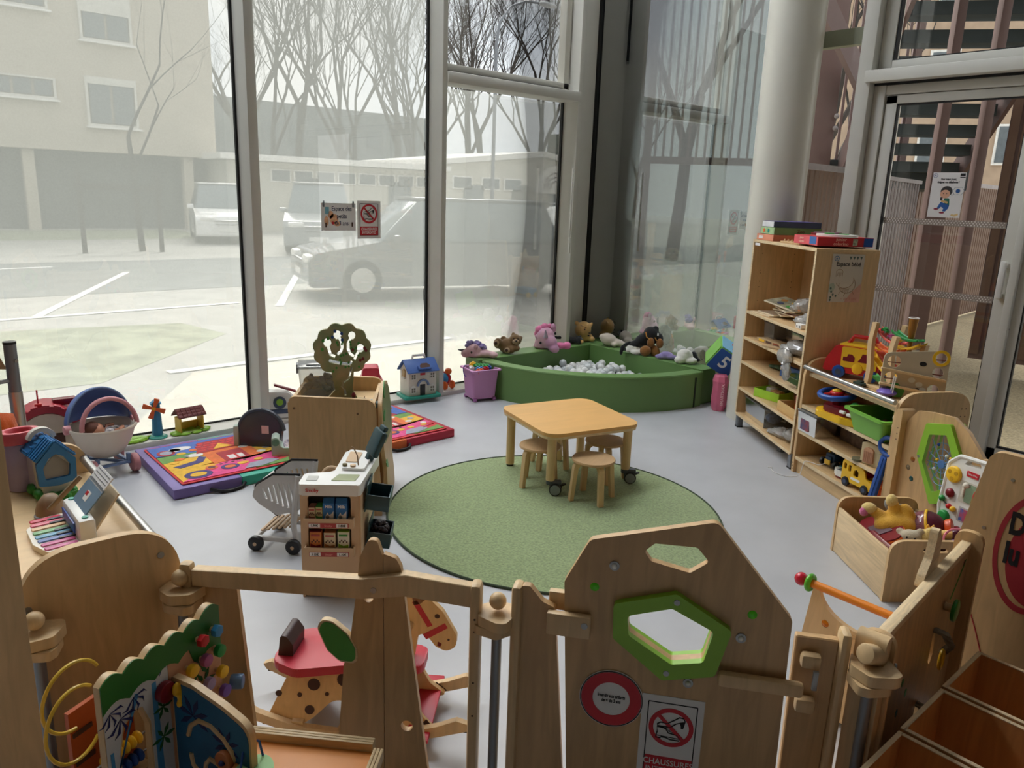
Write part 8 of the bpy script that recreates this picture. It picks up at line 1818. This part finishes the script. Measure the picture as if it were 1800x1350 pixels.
for cx_, cz_, s_ in ((.045, .47, .035), (.085, .50, .03), (.155, .545, .03), (.02, .50, .03)):
    for k in range(5): a = -2.6+k*.6; g.panel([(cx_, cz_), (cx_+s_*math.cos(a)-.005*math.sin(a), cz_+s_*math.sin(a)+.005*math.cos(a)), (cx_+s_*1.3*math.cos(a), cz_+s_*1.3*math.sin(a)), (cx_+s_*math.cos(a+.35), cz_+s_*math.sin(a+.35))], -.0124, -.0112)
g.done('navy_palms', NVB, t, 25, kind='stuff')
g = G()
for cx_, cz_, s_ in ((.165, .42, .03), (.160, .34, .035), (.29, .46, .045), (.30, .40, .04)):
    for k in range(6): a = k*1.05; g.panel([(cx_, cz_), (cx_+s_*.6*math.cos(a-.25), cz_+s_*.6*math.sin(a-.25)), (cx_+s_*math.cos(a), cz_+s_*math.sin(a)), (cx_+s_*.6*math.cos(a+.25), cz_+s_*.6*math.sin(a+.25))], -.0124, -.0104)
g.done('green_leaves', DKG, t, 25, kind='stuff')
for x, z, m_ in ((.285, .535, RED), (.335, .535, SKYB), (.245, .475, YEL), (.292, .475, mat('peg_mauve', (170, 90, 140), .4)), (.340, .475, GRN), (.250, .405, ORA), (.297, .405, mat('peg_lilac', (170, 150, 190), .4)), (.345, .41, YEL), (.35, .35, PURP)):
    g = G(); g.cyl((x, -.009, z), (x, -.024, z), .007, seg=12); g.done('peg_stem', BEECH, t); G().cyl((x, -.024, z), (x, -.040, z), .0165, seg=20 if z < .52 else 6, bev=.002).done('peg_head', m_, t)
tc_ = G().cyl((.168, -.010, .462), (.168, -.030, .462), .026, seg=20, bev=.004).done('toucan_body', DKRED, t); blob('toucan_beak', [((.186, -.038, .462), (.014, .010, .02)), ((.196, -.038, .443), (.011, .010, .02)), ((.19, -.038, .42), (.008, .008, .012))], YEL, t, .004)
# blue maze board stands at right angles towards the viewer
M = Matrix.Translation((.205, -.012, 0)) @ Matrix.Rotation(-PI/2-.10, 4, 'Z')
mz = rp([(.0, 0), (.255, 0), (.255, .432), (.17, .462), (.07, .485), (.0, .485)], [0, 0, .05, .08, .05, .01], 6)
g = G(); g.panel(mz, -.009, .009, (), M); g.done('maze_board', BEECH, t, 25)
g = G(); g.panel([(x*.955+.005, z*.975) for x, z in mz], -.0105, -.009, (), M); g.done('maze_paint', JB, t, 25)
g = G()
for cx_, cz_, s_ in ((.07, .40, .055), (.175, .36, .045)):
    for k in range(6): a = -.5+k*.85; g.panel([(cx_, cz_), (cx_+s_*.6*math.cos(a-.22), cz_+s_*.6*math.sin(a-.22)), (cx_+s_*math.cos(a), cz_+s_*math.sin(a)), (cx_+s_*.6*math.cos(a+.22), cz_+s_*.6*math.sin(a+.22))], -.0116, -.0104, (), M)
g.done('navy_palms', NVB, t, 25, kind='stuff')
def groove(pts):
    q = [M @ Vector((x, -.011, z)) for x, z in pts]; return G().tube(q, .0062, 8).done('maze_groove', BEECH, t)
groove([(.05, .34), (.06, .37), (.09, .395), (.13, .395), (.17, .375), (.195, .35), (.20, .33), (.19, .31)])
groove([(.055, .29), (.06, .26), (.08, .245), (.10, .25), (.105, .28), (.12, .30), (.15, .295), (.165, .28)])
groove([(.07, .20), (.10, .195), (.11, .18), (.11, .05)]); groove([(.165, .05), (.165, .19), (.18, .215), (.195, .20), (.20, .05)])
for x, z, m_ in ((.178, .325, mat('disc_orange', (190, 112, 60), .5)), (.155, .262, mat('disc_sand', (190, 160, 110), .5))): q = G().cyl(M @ Vector((x, -.012, z)), M @ Vector((x, -.028, z)), .025, seg=26, bev=.003).done('slider_disc', m_, t); G().sph(M @ Vector((x+.002, -.029, z)), (.009, .009, .006), 10, 6).done('animal_print', NVB, q)
# abacus and orange back part
G().box((.085, .10, .24), (.17, .012, .48)).done('orange_board', mat('cube_orange', (190, 88, 34), .5, amt=.12), t)
for k in range(5): G().box((.03, .092, .12+k*.075), (.05, .003, .012)).done('slit', BROWNP, t)
for z, m_ in ((.335, YEL), (.285, BLUE)):
    G().cyl((.02, .05, z), (.16, .05, z), .003, seg=6).done('abacus_rod', STEEL, t)
    for k in range(6): G().sph((.045+k*.0185, .05, z), (.0098, .017, .017), 12, 8).done('abacus_bead', m_, t)
G().box((.085, .05, .25), (.15, .04, .01)).done('abacus_shelf', BEECH, t); G().box((.085, .06, .20), (.10, .02, .07), bev=.003).done('red_block', RED, t)
g = G(); g.panel([(.09+.030*(1 if k % 2 else .5)*math.cos(k*PI/5), .39+.030*(1 if k % 2 else .5)*math.sin(k*PI/5)) for k in range(10)], .055, .065); g.done('wooden_star', mat('star_ochre', (186, 140, 60), .5), t)
wr = mat('yellow_wire', (216, 180, 60), .35)
G().tube([(-.02+.072*math.cos(a), .045, .485+.088*math.sin(a)) for a in [.9+i*4.6/24 for i in range(25)]], .0042, 8).done('bead_wire', wr, t)
G().tube([(.0+.075*math.cos(a), .07, .535+.08*math.sin(a)) for a in [.5+i*4.2/24 for i in range(25)]], .0042, 8).done('bead_wire', wr, t)
G().cyl((.40, -.05, .35), (.385, -.02, .35), .02, seg=18, bev=.004).done('blue_knob', mat('knob_steel_blue', (96, 130, 166), .4), t)
# low orange table
t = thing('orange_table', 'low play table with an orange top and grooved birch rim at the bottom', 'table', (.815, 1.395, 0), math.atan2(.726, -.688))
OT = mat('orange_top', (222, 142, 66), .4, amt=.05)
g = G(); g.prism(rp([(-.01, -.005), (.31, -.005), (.31, .42), (-.01, .42)], [.03, 0, 0, 0], 4), .305, .322); g.done('tabletop', OT, t, 25)
RIM = mat('rim_ply', (204, 178, 136), .5, kind='woodx', scale=14, amt=.15)
for k, (a, b) in enumerate((((.0, -.012), (.31, -.012)), ((-.018, .006), (-.018, .42)))):
    for j in range(3):
        L_ = (.155, .0085*(j-1)+a[1], .33) if k == 0 else (a[0]+.0085*(j-1), .21, .33)
        G().box(L_, (.31, .0075, .03) if k == 0 else (.0075, .40, .03), bev=.0015).done('rim_strip', RIM, t)
for x, y in ((.03, .03), (.28, .03), (.03, .38), (.28, .38)): G().cyl((x, y, 0), (x, y, .306), .022, seg=18).done('leg', BEECH, t)
G().prism(circ(.255, .13, .050, 28, .085), .322, .3245).done('green_pad', mat('pad_green', (150, 196, 130), .5), t)
G().tube([(.255, .05, .325), (.265, .045, .36), (.28, .06, .375), (.285, .09, .36), (.28, .12, .325)], .003, 6).done('blue_wire', BLUE, t)
# ------------------------------------------------------------------ lettering becomes plain geometry
bpy.context.view_layer.update(); dg = bpy.context.evaluated_depsgraph_get()
for o in [o for o in S.objects if o.type == 'FONT']:
    me = bpy.data.meshes.new_from_object(o.evaluated_get(dg)); nm = o.name
    n = bpy.data.objects.new(nm, me); COL.objects.link(n); n.parent = o.parent; n.matrix_basis = o.matrix_basis.copy()
    for k in o.keys(): n[k] = o[k]
    n['kind'] = 'stuff'
    bpy.data.objects.remove(o); n.name = nm
